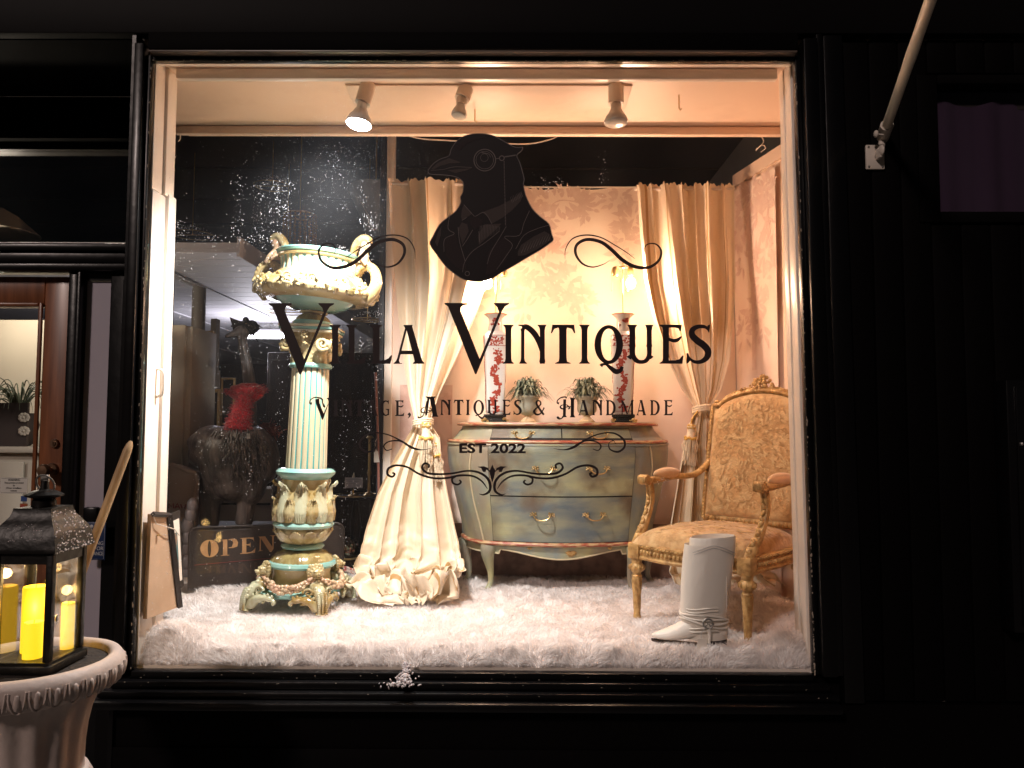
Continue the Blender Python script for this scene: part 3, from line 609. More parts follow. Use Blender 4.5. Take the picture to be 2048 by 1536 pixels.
G['U'] = (.72, [[(.15, .55, .15), (.16, .78, .14), (.26, .92, .12), (.38, .955, .10), (.50, .92, .11), (.58, .78, .12), (.585, .55, .13)]], [stem(.15, .15, .13, .13, .0, .0, y1=.62), stem(.585, .13, .11, .11, .0, .0, y1=.62), [(.0, .82), (.09, .76), (.13, .9), (.08, .88)], [(.70, .82), (.60, .76), (.56, .9), (.63, .88)]])
def ringg(cx, cy, rx, ry, wx, wy, n=14): return [(cx + rx * math.cos(t), cy + ry * math.sin(t), lerp(wy, wx, math.cos(t) ** 2)) for t in np.linspace(0, 2 * PI, n + 1)[:-1]]
G['Q'] = (.74, [('c', ringg(.36, .51, .275, .455, .17, .09)), [(.16, 1.06, .10), (.20, 1.02, .07), (.30, 1.02, .06), (.40, 1.10, .10), (.54, 1.20, .13), (.66, 1.17, .10), (.70, 1.07, .08)]], [])
G['O'] = (.72, [('c', ringg(.36, .5, .28, .46, .16, .08))], [])
G['G'] = (.68, [[(.60, .22, .02), (.56, .12, .06), (.42, .045, .08), (.26, .10, .12), (.13, .30, .155), (.11, .55, .165), (.20, .82, .14), (.36, .955, .09), (.50, .93, .08), (.57, .86, .08)]], [[(.53, .02), (.61, .0), (.61, .24), (.58, .24)], [(.40, .55), (.66, .55), (.63, .60), (.63, .95), (.54, .95), (.52, .62), (.40, .59)]])
G['D'] = (.70, [[(.10, .05, .06), (.32, .06, .09), (.50, .20, .14), (.58, .45, .165), (.54, .74, .15), (.36, .94, .09), (.10, .955, .07)]], [stem(.14, .14, .14, .03, .14, .03)])
G['M'] = (.95, [[(.14, .03, .08), (.30, .40, .14), (.46, .92, .06)], [(.82, .03, .05), (.66, .45, .06), (.49, .95, .05)]], [stem(.13, .07, .10, .01, .12, .12, y0=.02), stem(.82, .14, .06, .12, .12, .12)])
G['&'] = (.85, [[(.78, .50, .10), (.70, .66, .08), (.58, .84, .09), (.40, .95, .11), (.20, .92, .14), (.10, .76, .15), (.20, .58, .10), (.40, .44, .08), (.54, .28, .10), (.52, .12, .09), (.40, .05, .08), (.28, .12, .12), (.28, .28, .13), (.42, .52, .14), (.62, .80, .15), (.76, .97, .13)]], [])
def glyph(vn, ch, x0, x1, y0, y1, wk=1.0):
    Wn, ss, ps = G[ch]; H = y1 - y0; sx_ = (x1 - x0) / Wn
    for p in ps: vn.poly([(x0 + a * sx_, y0 + b_ * H) for a, b_ in p])
    for st_ in ss:
        c_ = st_[0] == 'c' if isinstance(st_, tuple) else False
        if c_: st_ = st_[1]
        vn.stroke([(x0 + a * sx_, y0 + b_ * H, w_ * (H + sx_) / 2 * wk) for a, b_, w_ in st_], 6, c_)
def word(name, items, y0, y1, view, slope=0.0, extra=None, label=None):
    vn = Vin()
    for ch, a, b_ in items:
        (xa, ya), (xb, yb) = view([(a, y0), (b_, y1)])
        dy = slope * (xa - 980); glyph(vn, ch, xa, xb, ya + dy, yb + dy)
    if extra: extra(vn)
    return vn.build(name, dw, label=label)
def bigV(ox, oy, k=1.0):
    base = [(75, 112), (270, 112), (271, 128), (238, 132), (216, 150), (212, 178), (378, 590), (543, 190), (530, 150), (502, 124), (497, 112), (630, 112), (631, 122), (596, 142), (572, 178), (352, 716), (345, 722), (335, 716), (122, 185), (105, 142), (76, 124)]
    return [(520 + (ox + x * k) / 4.2667, 580 + (oy + y) / 4.2667) for x, y in base]
word("lettering_villa", [('I', 592, 688), ('L', 738, 905), ('L', 942, 1128), ('A', 1140, 1402)], 298, 630, VA, extra=lambda v: v.poly(bigV(0, 0)))
word("lettering_vintiques", [('I', 188, 277), ('N', 312, 545), ('T', 580, 778), ('I', 812, 900), ('Q', 937, 1178), ('U', 1200, 1430), ('E', 1470, 1668), ('S', 1692, 1897)], 284, 604, VB_, extra=lambda v: v.poly(bigV(1500, -2, .992)))
def ex1(v):
    v.stroke(VC([(72, 196, 30), (52, 190, 16), (56, 160, 12), (92, 134, 12), (140, 132, 14), (180, 150, 16), (186, 190, 14), (200, 222, 24), (212, 232, 14)]))
    v.poly(VC([(108, 150), (150, 140), (152, 190), (196, 300), (250, 180), (240, 150), (225, 140), (262, 128), (262, 150), (190, 362), (180, 366), (112, 190)]))
    v.stroke(VC([(1085, 298, 30), (1100, 312, 26), (1094, 334, 12), (1080, 350, 4)]))
word("lettering_vintage", [('I', 295, 350), ('N', 375, 492), ('T', 512, 628), ('A', 645, 765), ('G', 788, 890), ('E', 945, 1042)], 165, 330, VC, .004, ex1)
def ex2(v):
    v.poly(VC([(1262, 120), (1372, 120), (1368, 132), (1358, 138), (1388, 310), (1400, 334), (1325, 334), (1338, 320), (1330, 240), (1308, 140), (1285, 310), (1268, 330), (1262, 310), (1285, 140)]))
    v.stroke(VC([(1185, 338, 26), (1205, 344, 16), (1240, 320, 12), (1262, 250, 10), (1280, 170, 10)]))
    v.stroke(VC([(1345, 262, 10), (1310, 270, 10), (1285, 255, 8), (1300, 240, 8), (1325, 250, 8), (1320, 275, 8), (1270, 290, 10), (1225, 285, 14), (1222, 258, 12), (1250, 235, 8), (1300, 228, 6)]))
word("lettering_antiques", [('N', 1418, 1532), ('T', 1562, 1664), ('I', 1690, 1732), ('Q', 1768, 1884), ('U', 1912, 2020), ('E', 2072, 2158), ('S', 2190, 2276)], 155, 315, VC, .0, ex2)
word("lettering_ampersand", [('&', 448, 580)], 156, 318, VD)
def ex3(v):
    v.poly(VD([(770, 150), (800, 150), (796, 320), (810, 338), (752, 338), (766, 320)])); v.poly(VD([(838, 130), (892, 138), (884, 160), (882, 315), (896, 340), (838, 340), (848, 320), (848, 160)]))
    v.stroke(VD([(735, 348, 4), (712, 340, 26), (732, 356, 16), (765, 340, 12), (782, 310, 12)]))
    v.stroke(VD([(725, 194, 26), (706, 186, 14), (712, 158, 12), (748, 132, 14), (790, 126, 16), (808, 138, 10)]))
    v.stroke(VD([(850, 225, 8), (800, 232, 12), (762, 250, 16), (738, 232, 16), (756, 212, 10), (800, 208, 10), (835, 236, 16), (822, 254, 14)]))
word("lettering_handmade", [('A', 928, 1040), ('N', 1070, 1182), ('D', 1215, 1326), ('M', 1368, 1512), ('A', 1538, 1640), ('D', 1680, 1788), ('E', 1825, 1920)], 158, 318, VD, .0, ex3)
# EST 2022 in a plain bold face
e0 = wp(918, 905.5); e1 = wp(1051, 905.5)
to = textmesh("EST 2022", .0395, ((e0.x + e1.x) / 2, YV, (e0.z + e1.z) / 2), M['vinyl'], "lettering_est", dw, offset=.0013, depth=.0002, sx=1.0)
xs_ = [q.co.x for q in to.data.vertices]; wn = max(xs_) - min(xs_); f_ = (e1.x - e0.x) / wn; c_ = (max(xs_) + min(xs_)) / 2
for q in to.data.vertices: q.co.x = c_ + (q.co.x - c_) * f_
# flourishes
def mirror(pts, c): return [(2 * c - p[0],) + tuple(p[1:]) for p in pts]
top1 = VE([(1280, 1055, 2), (1285, 980, 7), (1335, 905, 9), (1430, 878, 10), (1540, 895, 10), (1650, 955, 8), (1730, 1005, 7), (1790, 1050, 3)])
top2 = VE([(1607, 1063, 2), (1560, 1092, 7), (1480, 1112, 11), (1405, 1085, 15), (1358, 1015, 20), (1368, 948, 22), (1440, 911, 24), (1540, 928, 26), (1620, 985, 28), (1700, 1060, 28), (1790, 1108, 26), (1890, 1115, 22), (1965, 1065, 18), (1984, 995, 15), (1945, 945, 11), (1885, 945, 8), (1860, 980, 6), (1870, 1016, 3)])
v = Vin(); v.stroke(top1).stroke(top2); v.build("flourish", dw)
v = Vin(); v.stroke([(x, y - .006 * 0, w_) for x, y, w_ in mirror(top1, 980)]).stroke(mirror(top2, 980)); v.build("flourish", dw)
s1 = VF([(1415, 208, 2), (1490, 218, 8), (1560, 200, 18), (1640, 150, 12), (1740, 105, 9), (1850, 95, 11), (1925, 140, 15), (1935, 195, 15), (1888, 233, 14), (1830, 215, 10), (1820, 172, 6), (1852, 152, 5), (1872, 175, 3)])
s2 = VF([(1590, 180, 10), (1650, 152, 12), (1725, 158, 9), (1762, 190, 10), (1742, 222, 8), (1702, 212, 6)])
v = Vin(); v.stroke(s1).stroke(s2); v.build("flourish", dw)
v = Vin(); v.stroke(mirror(s1, 984.7)).stroke(mirror(s2, 984.7)); v.build("flourish", dw)
r1 = VF([(1066, 540, 3), (1030, 546, 12), (990, 520, 18), (985, 470, 20), (1010, 420, 18), (1070, 383, 16), (1150, 372, 14), (1260, 390, 14), (1360, 396, 16), (1440, 388, 17), (1482, 352, 16), (1465, 318, 14), (1432, 328, 14), (1436, 352, 12)])
r2 = VF([(1004, 503, 5), (1045, 448, 12), (1110, 411, 14), (1200, 405, 15), (1300, 424, 15), (1400, 425, 16), (1500, 396, 15), (1590, 345, 15), (1670, 332, 16), (1728, 355, 17), (1734, 398, 17), (1700, 415, 15), (1682, 395, 15), (1700, 385, 12)])
r3 = VF([(1235, 415, 8), (1262, 430, 14), (1255, 462, 14), (1222, 472, 14), (1198, 455, 13), (1210, 438, 11)])
fl = [VF([(968, 325), (978, 350), (990, 368), (986, 395), (972, 450), (964, 450), (950, 395), (946, 368), (958, 350)]), VF([(985, 385), (1000, 350), (1030, 338), (1078, 342), (1050, 352), (1036, 380), (1018, 380), (1012, 362), (998, 372)])]
v = Vin()
for q in (r1, r2, r3): v.stroke(q).stroke(mirror(q, 984.7))
v.poly(fl[0]).poly(fl[1]).poly([(2 * 984.7 - a, b_) for a, b_ in fl[1]]); v.build("scroll_ornament", dw)
# bird emblem
out = [(275, 412), (285, 390), (320, 350), (370, 318), (428, 297), (440, 262), (455, 230), (490, 185), (540, 152), (620, 134), (700, 136), (770, 155), (840, 193), (900, 226), (940, 236), (972, 232), (966, 262), (930, 295), (950, 340), (968, 400), (985, 470), (978, 505), (988, 560), (1000, 600), (1040, 680), (1100, 742), (1165, 795), (1185, 870), (1198, 912), (1170, 940), (1100, 990), (1000, 1048), (900, 1108), (820, 1152), (760, 1190), (700, 1213), (620, 1220), (540, 1205), (470, 1162), (400, 1102), (340, 1022), (290, 945), (310, 890), (360, 800), (420, 748), (480, 700), (515, 640), (512, 600), (530, 565), (535, 500), (510, 470), (470, 452), (400, 442), (320, 438), (285, 432)]
om = [tuple(p) for p in cr_path([(a, b_) for a, b_ in out], 3, True)]
M['vinylb'] = mat('black_emblem_vinyl', (.013, .009, .010), .5, spec=.25)
v = Vin(); v.poly(VE(om)); em = v.build("bird_emblem", dw, M['vinylb'], label="black bird bust with monocle, wearing a suit and tie")
M['vg1'] = mat('emblem_dark_grey', (.060, .046, .043), .6, spec=.2); M['vg2'] = mat('emblem_grey_line', (.15, .125, .12), .6, spec=.2); M['vg0'] = mat('emblem_brown', (.026, .018, .019), .6, spec=.2)
v = Vin()
v.poly(VE([(650, 725), (690, 705), (800, 665), (900, 612), (962, 560), (966, 600), (955, 630), (890, 700), (820, 752), (745, 795), (715, 742), (680, 715)]), .0006)
v.poly(VE([(540, 658), (570, 695), (600, 722), (560, 750), (528, 772), (520, 742), (526, 690)]), .0006)
v.poly(VE([(935, 1000), (960, 950), (1050, 890), (1130, 850), (1165, 870), (1180, 912), (1080, 980), (990, 1025), (935, 1030)]), .0006)
v.poly(VE([(525, 785), (565, 800), (575, 850), (530, 945), (512, 880), (500, 830)]), .0006)
v.poly(VE([(690, 800), (815, 795), (760, 850), (650, 950), (645, 880)]), .0006)
v.poly(VE([(300, 395), (350, 350), (430, 315), (520, 345), (500, 352), (430, 355), (360, 375), (320, 400)]), .0006)
v.poly(VE([(420, 405), (500, 395), (600, 388), (560, 405), (480, 425)]), .0006)
v.poly(VE([(375, 815), (350, 860), (330, 930), (345, 960), (370, 880)]), .0006)
v.build("emblem_shading", em, M['vg1'])
v = Vin()
v.poly(VE([(585, 755), (630, 745), (680, 765), (670, 810), (620, 838), (590, 800)]), .0008)
v.poly(VE([(400, 905), (480, 870), (500, 960), (550, 1070), (560, 1150), (480, 1110), (410, 1030)]), .0005)
v.poly(VE([(720, 1000), (830, 890), (890, 950), (850, 1060), (760, 1150), (700, 1170)]), .0005)
v.poly(VE([(470, 240), (540, 180), (640, 160), (720, 165), (650, 175), (560, 210), (510, 260)]), .0005)
v.build("emblem_shading", em, M['vg0'])
v = Vin(); D_ = .0010
def ci(x, y, r, w_): v.stroke(VE([(x + r * math.cos(t), y + r * math.sin(t), w_) for t in np.linspace(0, 2 * PI, 17)[:-1]]), 3, True, D_)
ci(693, 330, 79, 7); ci(693, 330, 64, 4); ci(690, 312, 28, 3); ci(818, 316, 17, 7); ci(565, 1160, 16, 4)
v.stroke(VE([(772, 320, 5), (800, 317, 5)]), 2, dy=D_)
for i in range(10): a = i / 9; ci(lerp(842, 915, a), lerp(306, 294, a), 3.2, 4)
for i in range(44): a = i / 43; v.stroke(VE([(lerp(834, 845, a), lerp(338, 800, a), 8), (lerp(834, 845, a) + 1, lerp(338, 800, a) + 6, 6)]), 1, dy=D_)
for ln_ in ([(300, 405, 3), (390, 398, 3), (470, 380, 4), (600, 384, 3)], [(440, 715, 4), (425, 830, 4), (470, 868, 4), (400, 908, 4), (395, 1000, 3)], [(498, 820, 4), (510, 930, 4), (550, 1070, 4)], [(850, 815, 4), (800, 900, 4), (740, 1000, 4), (710, 1090, 3)], [(1020, 700, 4), (980, 790, 4), (945, 880, 4), (838, 890, 4), (895, 950, 4), (850, 1030, 4), (780, 1130, 3)],
            [(800, 850, 4), (700, 930, 4), (600, 1000, 4), (545, 1080, 4), (530, 1150, 3)], [(605, 840, 4), (570, 900, 4), (530, 960, 4)], [(650, 850, 4), (655, 930, 4)], [(1165, 805, 3), (1080, 830, 4), (980, 880, 4), (920, 980, 4)], [(540, 655, 4), (600, 722, 4), (625, 740, 4), (680, 712, 4), (712, 738, 4), (745, 797, 4)], [(526, 772, 4), (560, 750, 4)],
            [(670, 275, 8), (720, 285, 5), (735, 310, 3)]):
    v.stroke(VE(ln_), 5, dy=D_)
for i in range(14):
    x = 660 + i * 11; v.stroke(VE([(x, 800 + abs(i - 5) * 2, 3), (x - 4, 850 + (14 - i) * 5, 1.5)]), 3, dy=D_)
for i in range(10):
    x = 960 + i * 22; v.stroke(VE([(x, 1010 - i * 10, 4), (x + 30, 940 - i * 9, 1)]), 3, dy=D_)
for i in range(8):
    x = 880 + i * 11; v.stroke(VE([(x, 600 - i * 6, 1), (x + 14, 640 - i * 6, 3)]), 3, dy=D_)
v.build("emblem_lines", em, M['vg2'])
v = Vin(); cx0, cy0 = 700, 640
inn = []
for i in range(len(om)):
    a = om[i - 1]; b_ = om[(i + 1) % len(om)]; d = (b_[0] - a[0], b_[1] - a[1]); L_ = math.hypot(*d) or 1
    inn.append((om[i][0] - d[1] / L_ * 3, om[i][1] + d[0] / L_ * 3, 4.6))
hd = [q for q in inn if q[1] < 620]
v.stroke(VE(inn), 1, True, D_ + .0002); v.build("emblem_edge", em, mat('emblem_pale_edge', (.20, .17, .165), .6, spec=.2))
# ================================================================== BAY: CLOTH BACKDROP, RUG, CURTAINS
YW = 1.32
M['toile'] = mat('toile_cloth', (.78, .64, .54), .8, col2=(.70, .53, .44), scale=3.5, lo=.42, hi=.72, bump=.15, bscale=14, sheen=.2)
M['print'] = mat('toile_print', (.63, .45, .38), .85, col2=(.69, .53, .45), scale=25, lo=.4, hi=.7)
tzt = at(1100, 377, YW).z; tx0 = at(782, 800, YW).x; tx1 = at(1466, 375, YW).x
bd = thing("toile_backdrop", ((tx0 + tx1) / 2, YW, FZ), "pale pink toile cloth with brown leaves hung behind the chest of drawers", "fabric backdrop")
def bwave(x, z): return YW + .010 * math.sin(x * 9 + .8 * math.sin(z * 2)) + .006 * math.sin(x * 23 + z * 3) * sm(2.9, 1.3, z) + .010 * noise.noise(Vector((x * 3, 0, z * 2)))
MB().grid(lambda u, v: (lerp(tx0, tx1, u), bwave(lerp(tx0, tx1, u), lerp(FZ, tzt, v)), lerp(FZ, tzt, v) + (.006 * math.sin(u * 40) if v > .99 else 0)), 120, 60).build("cloth", M['toile'], bd)
def leafpoly(mb, cx, cz, L_, wd, a, f, bend=.2):
    ca, sa = math.cos(a), math.sin(a); top = []; bot = []
    for k in range(6):
        t = k / 5; w_ = wd * math.sin(PI * t ** .8) * .5; x_ = t * L_; b_ = bend * L_ * math.sin(PI * t)
        top.append((cx + ca * x_ - sa * (b_ + w_), cz + sa * x_ + ca * (b_ + w_))); bot.append((cx + ca * x_ - sa * (b_ - w_), cz + sa * x_ + ca * (b_ - w_)))
    pts = top + bot[::-1][1:-1]
    vs = [f(x_, z_) for x_, z_ in pts]; c = f(cx + ca * L_ * .5, cz + sa * L_ * .5); n = len(vs)
    mb.add(vs + [c], [(k, (k + 1) % n, n) for k in range(n)])
def cluster(mb, px, py, rx, rz, n, f, inv, s=1.0):
    for k in range(int(n * .75)):
        a = random.random() * 2 * PI; q = math.sqrt(random.random())
        x_, z_ = inv(px + rx * q * math.cos(a), py + rz * q * math.sin(a))
        aa = math.atan2(-math.sin(a), math.cos(a)) + random.gauss(0, .6)
        leafpoly(mb, x_, z_, random.uniform(.03, .075) * s, random.uniform(.013, .028) * s, aa, f, random.uniform(-.2, .2))
fb = lambda x, z: (x, bwave(x, z) - .0022, z)
ib = lambda px, py: (at(px, py, YW).x, at(px, py, YW).z)
mb = MB()
for a in ((1115, 405, 62, 22, 90), (1170, 415, 20, 22, 25), (1075, 430, 40, 20, 40), (1235, 402, 26, 16, 26), (1262, 440, 20, 26, 30), (1248, 478, 22, 26, 30), (1240, 510, 14, 12, 10), (1085, 530, 50, 44, 90), (1125, 565, 45, 26, 60), (1145, 592, 40, 22, 50), (1165, 615, 16, 14, 14), (1045, 590, 26, 26, 34), (1010, 560, 30, 20, 30), (1050, 620, 16, 14, 12), (940, 600, 20, 60, 30), (985, 430, 40, 26, 50), (1090, 470, 30, 26, 20)): cluster(mb, *a, fb, ib)
for pl in ([(1040, 400), (1080, 425), (1120, 400), (1175, 408)], [(1100, 480), (1095, 540), (1130, 580), (1170, 600)], [(1240, 395), (1262, 430), (1250, 480), (1240, 520)]):
    P = cr_path([ib(*q) for q in pl], 6)
    for i in range(len(P) - 1):
        a, b_ = P[i], P[i + 1]; mb.add([fb(a[0], a[1] - .003), fb(b_[0], b_[1] - .003), fb(b_[0], b_[1] + .003), fb(a[0], a[1] + .003)], [(0, 1, 2, 3)])
mb.build("leaf_print", M['print'], bd, smooth=False)
M['damask'] = mat('damask_print', (.66, .45, .37), .85, col2=(.58, .37, .30), scale=9, lo=.46, hi=.54)
MB().grid(lambda u, v: fb(lerp(at(800, 800, YW).x, at(905, 800, YW).x, u), lerp(FZ + .25, at(850, 770, YW).z, v)), 20, 20).build("damask_patch", M['damask'], bd)
MB().tube([(tx0, YW - .01, tzt + .008), (.2, YW - .012, tzt + .002), (tx1, YW - .01, tzt + .006)], .004, 6).build("hanging_cord", M['ivory'], bd)
M['toile2'] = mat('lower_brown_cloth', (.24, .14, .10), .9, col2=(.16, .09, .065), scale=22, lo=.4, hi=.6, bump=.2, bscale=30)
MB().grid(lambda u, v: (lerp(at(905, 900, 1.30).x, at(1470, 900, 1.30).x, u), 1.285 + .008 * math.sin(u * 40), lerp(FZ, 1.10, v)), 60, 4).build("lower_hanging", M['toile2'], bd)
# side panel with a printed tree
PA, PB = Vector((1.066, 1.325, 0)), Vector((1.148, .965, 0)); pd = (PB - PA); pn = Vector((-pd.y, pd.x, 0)).normalized() * (-1 if (-pd.y) > 0 else 1)
if pn.x > 0: pn = -pn
sp_ = thing("toile_side_panel", ((PA + PB) / 2 + Vector((0, 0, FZ))), "narrow toile panel printed with a tall tree on the right side wall", "fabric backdrop")
def fs_(u, z, o=0): p = PA.lerp(PB, u) + pn * (.006 + o + .003 * math.sin(u * 14)); return (p.x, p.y, z)
def is_(px, py):
    q = atp(px, py, PA, pn); return ((Vector((q.x, q.y, 0)) - PA).dot(pd) / pd.length_squared, q.z)
MB().grid(lambda u, v: fs_(u, lerp(FZ, 2.712, v)), 20, 30).build("cloth", M['toile'], sp_)
mb = MB(); fsp = lambda u, z: fs_(u / .37, z, .002)
isp = lambda px, py: (lambda a: (a[0] * .37, a[1]))(is_(px, py))
for a in ((1508, 395, 22, 26, 60), (1533, 380, 14, 26, 36), (1490, 420, 10, 30, 30), (1525, 430, 20, 30, 50), (1535, 500, 12, 26, 26), (1483, 470, 9, 20, 16), (1495, 520, 18, 18, 30), (1530, 560, 16, 20, 26), (1512, 610, 22, 20, 30), (1490, 660, 10, 24, 20), (1530, 650, 12, 20, 16)): cluster(mb, *a, fsp, isp, 1.0)
for pl, w0, w1 in (([(1512, 740), (1510, 600), (1502, 520), (1500, 440), (1505, 400)], .022, .008), ([(1512, 540), (1524, 480), (1535, 440), (1540, 400)], .014, .006), ([(1503, 470), (1490, 430)], .008, .004)):
    P = cr_path([isp(*q) for q in pl], 6)
    for i in range(len(P) - 1):
        a, b_ = P[i], P[i + 1]; wa = lerp(w0, w1, i / len(P)); mb.add([fsp(a[0] - wa, a[1]), fsp(b_[0] - wa, b_[1]), fsp(b_[0] + wa, b_[1]), fsp(a[0] + wa, a[1])], [(0, 1, 2, 3)])
mb.build("tree_print", M['print'], sp_, smooth=False)
# white post at the left end of the backdrop
px_ = at(777, 600, 1.30)
pst = thing("white_post", (px_.x, 1.31, FZ), "slim cream post at the left edge of the toile backdrop", "post")
MB().bb(at(770, 600, 1.29).x, at(785, 600, 1.29).x, 1.29, 1.34, .201, 3.3, bev=.003).build("post", M['white'], pst)
MB().bb(at(758, 600, 1.33).x, at(769, 600, 1.33).x, 1.32, 1.36, .201, 3.3, bev=.002).build("edge_strip", mat('blue_black_paint', (.02, .022, .03), .5), pst)
# ---- rug
def rugz(x, y):
    z = .853 + .008 * noise.noise(Vector((x * 4, y * 4, 1)))
    z += .022 * math.exp(-((y - .070) / .045) ** 2) * (1 + .35 * noise.noise(Vector((x * 2, 0, 5))))
    z += .070 * math.exp(-((x + 1.08) / .10) ** 2 - ((y - .11) / .14) ** 2)
    z += .022 * math.exp(-((y - (.36 + .05 * math.sin(x * 3))) / .05) ** 2) * sm(.5, -.6, x) * .6
    z += .012 * math.exp(-((y - .20) / .03) ** 2) * sm(.3, -.9, x)
    z += .050 * math.exp(-((x - .90) / .13) ** 2 - ((y - .12) / .08) ** 2)
    f = 1 - sm(.055, .022, y)
    return FZ + .004 + (z - FZ - .004) * (math.sqrt(max(0, f)))
def rugl(y): return X0 + .012 - .22 * sm(.17, .66, y)
M['fur'] = mat('white_faux_fur', (.93, .89, .87), .75, col2=(.87, .83, .81), scale=30, lo=.4, hi=.7, sheen=.3, transl=.3)
rg = thing("fur_rug", (0, .7, FZ), "thick white faux fur rug covering the floor of the window display", "rug")
MB().grid(lambda u, v: (lerp(rugl(lerp(.020, 1.33, v)), 1.10, u), lerp(.020, 1.33, v), rugz(lerp(rugl(lerp(.020, 1.33, v)), 1.10, u), lerp(.020, 1.33, v)) - .010), 150, 110).build("backing", M['fur'], rg)
NB = 170000
by0 = .022 + (1.34 - .022) * rng.random(NB) ** 1.45; lb_ = np.array([rugl(t) for t in by0]) - .006; bx0 = lb_ + (1.12 - lb_) * rng.random(NB)
bv = np.zeros((NB, 5, 3)); 
# clump field so that tufts lean together
gx = rng.normal(0, 1, (70, 46)); gy = rng.normal(0, 1, (70, 46))
def fld(g, x, y):
    u = (x + 1.4) / 2.6 * 68; v = (y / 1.35 * 44).clip(0, 44); i = u.astype(int).clip(0, 68); j = v.astype(int).clip(0, 44); a = u - i; b = v - j
    a = a * a * (3 - 2 * a); b = b * b * (3 - 2 * b)
    return g[i, j] * (1 - a) * (1 - b) + g[i + 1, j] * a * (1 - b) + g[i, j + 1] * (1 - a) * b + g[i + 1, j + 1] * a * b
lx_ = fld(gx, bx0, by0) * .017 + rng.normal(0, .006, NB); ly_ = fld(gy, bx0, by0) * .015 - .005 + rng.normal(0, .006, NB)
lenf = rng.uniform(.012, .024, NB) * np.where(by0 < .22, 1.25, 1.0)
bz0 = np.array([rugz(a, b) for a, b in zip(bx0, by0)]) - .012
front = by0 < .055
ly_ = np.where(front, -.012, ly_); lx_ = np.where(front, lx_ * 1.1, lx_)
ang = rng.uniform(0, PI, NB); wdt = rng.uniform(.0009, .0017, NB)
wx, wy = np.cos(ang) * wdt, np.sin(ang) * wdt
P0 = np.stack([bx0, by0, bz0], 1); Wv = np.stack([wx, wy, 0 * wx], 1)
Pm = P0 + np.stack([lx_ * .35, ly_ * .35, lenf * .65], 1); Pt = P0 + np.stack([lx_, ly_, lenf], 1)
Pt[:, 1] = np.maximum(Pt[:, 1], .0075); Pm[:, 1] = np.maximum(Pm[:, 1], .0075)
bv[:, 0] = P0 - Wv; bv[:, 1] = P0 + Wv; bv[:, 2] = Pm + Wv * .8; bv[:, 3] = Pm - Wv * .8; bv[:, 4] = Pt
bv -= np.array(rg.location)
me = bpy.data.meshes.new("fur_pile"); idx = (np.arange(NB) * 5)[:, None]
me.vertices.add(NB * 5); me.vertices.foreach_set("co", bv.ravel())
lp = np.concatenate([idx + 0, idx + 1, idx + 2, idx + 3, idx + 3, idx + 2, idx + 4], 1).ravel()
me.loops.add(NB * 7); me.loops.foreach_set("vertex_index", lp)
me.polygons.add(NB * 2); ls = np.stack([np.arange(NB) * 7, np.arange(NB) * 7 + 4], 1).ravel(); me.polygons.foreach_set("loop_start", ls)
me.update(calc_edges=True); me.materials.append(M['fur']); fo = bpy.data.objects.new("fur_pile", me); COL.objects.link(fo); fo.parent = rg; fo["kind"] = "stuff"
# ---- silk material with gold stripes along the drop
def silkmat(name, n, c1=(.76, .63, .45), c2=(.70, .55, .37), st=(.42, .24, .07), w_=.07, ph=.3):
    m = mat(name, c1, .42, col2=c2, scale=5, stretch=(1, 1, .4), lo=.4, hi=.65, bump=.22, bscale=26, bstretch=(1, 1, .55), sheen=.3, transl=0); nt = m.node_tree; N = nt.nodes; L = nt.links
    uvn = N.new("ShaderNodeUVMap"); uvn.uv_map = "uv"; sx_ = N.new("ShaderNodeSeparateXYZ"); L.new(uvn.outputs[0], sx_.inputs[0])
    a = N.new("ShaderNodeMath"); a.operation = 'MULTIPLY_ADD'; a.inputs[1].default_value = n; a.inputs[2].default_value = ph; L.new(sx_.outputs[0], a.inputs[0])
    b_ = N.new("ShaderNodeMath"); b_.operation = 'FRACT'; L.new(a.outputs[0], b_.inputs[0]); c = N.new("ShaderNodeMath"); c.operation = 'LESS_THAN'; c.inputs[1].default_value = w_; L.new(b_.outputs[0], c.inputs[0])
    pb = N["Principled BSDF"]; src = pb.inputs["Base Color"].links[0].from_socket; mx = N.new("ShaderNodeMix"); mx.data_type = 'RGBA'
    L.new(c.outputs[0], mx.inputs[0]); L.new(src, mx.inputs[6]); mx.inputs[7].default_value = (*st, 1); L.new(mx.outputs[2], pb.inputs["Base Color"]); return m
M['silk1'] = silkmat('cream_striped_silk', 5.0, c1=(.68, .57, .42), c2=(.63, .51, .36), st=(.42, .25, .09), ph=.15)
M['silk2'] = silkmat('gold_striped_silk', 5.0, ph=.55, c1=(.80, .68, .50), c2=(.76, .62, .43), st=(.50, .32, .13))
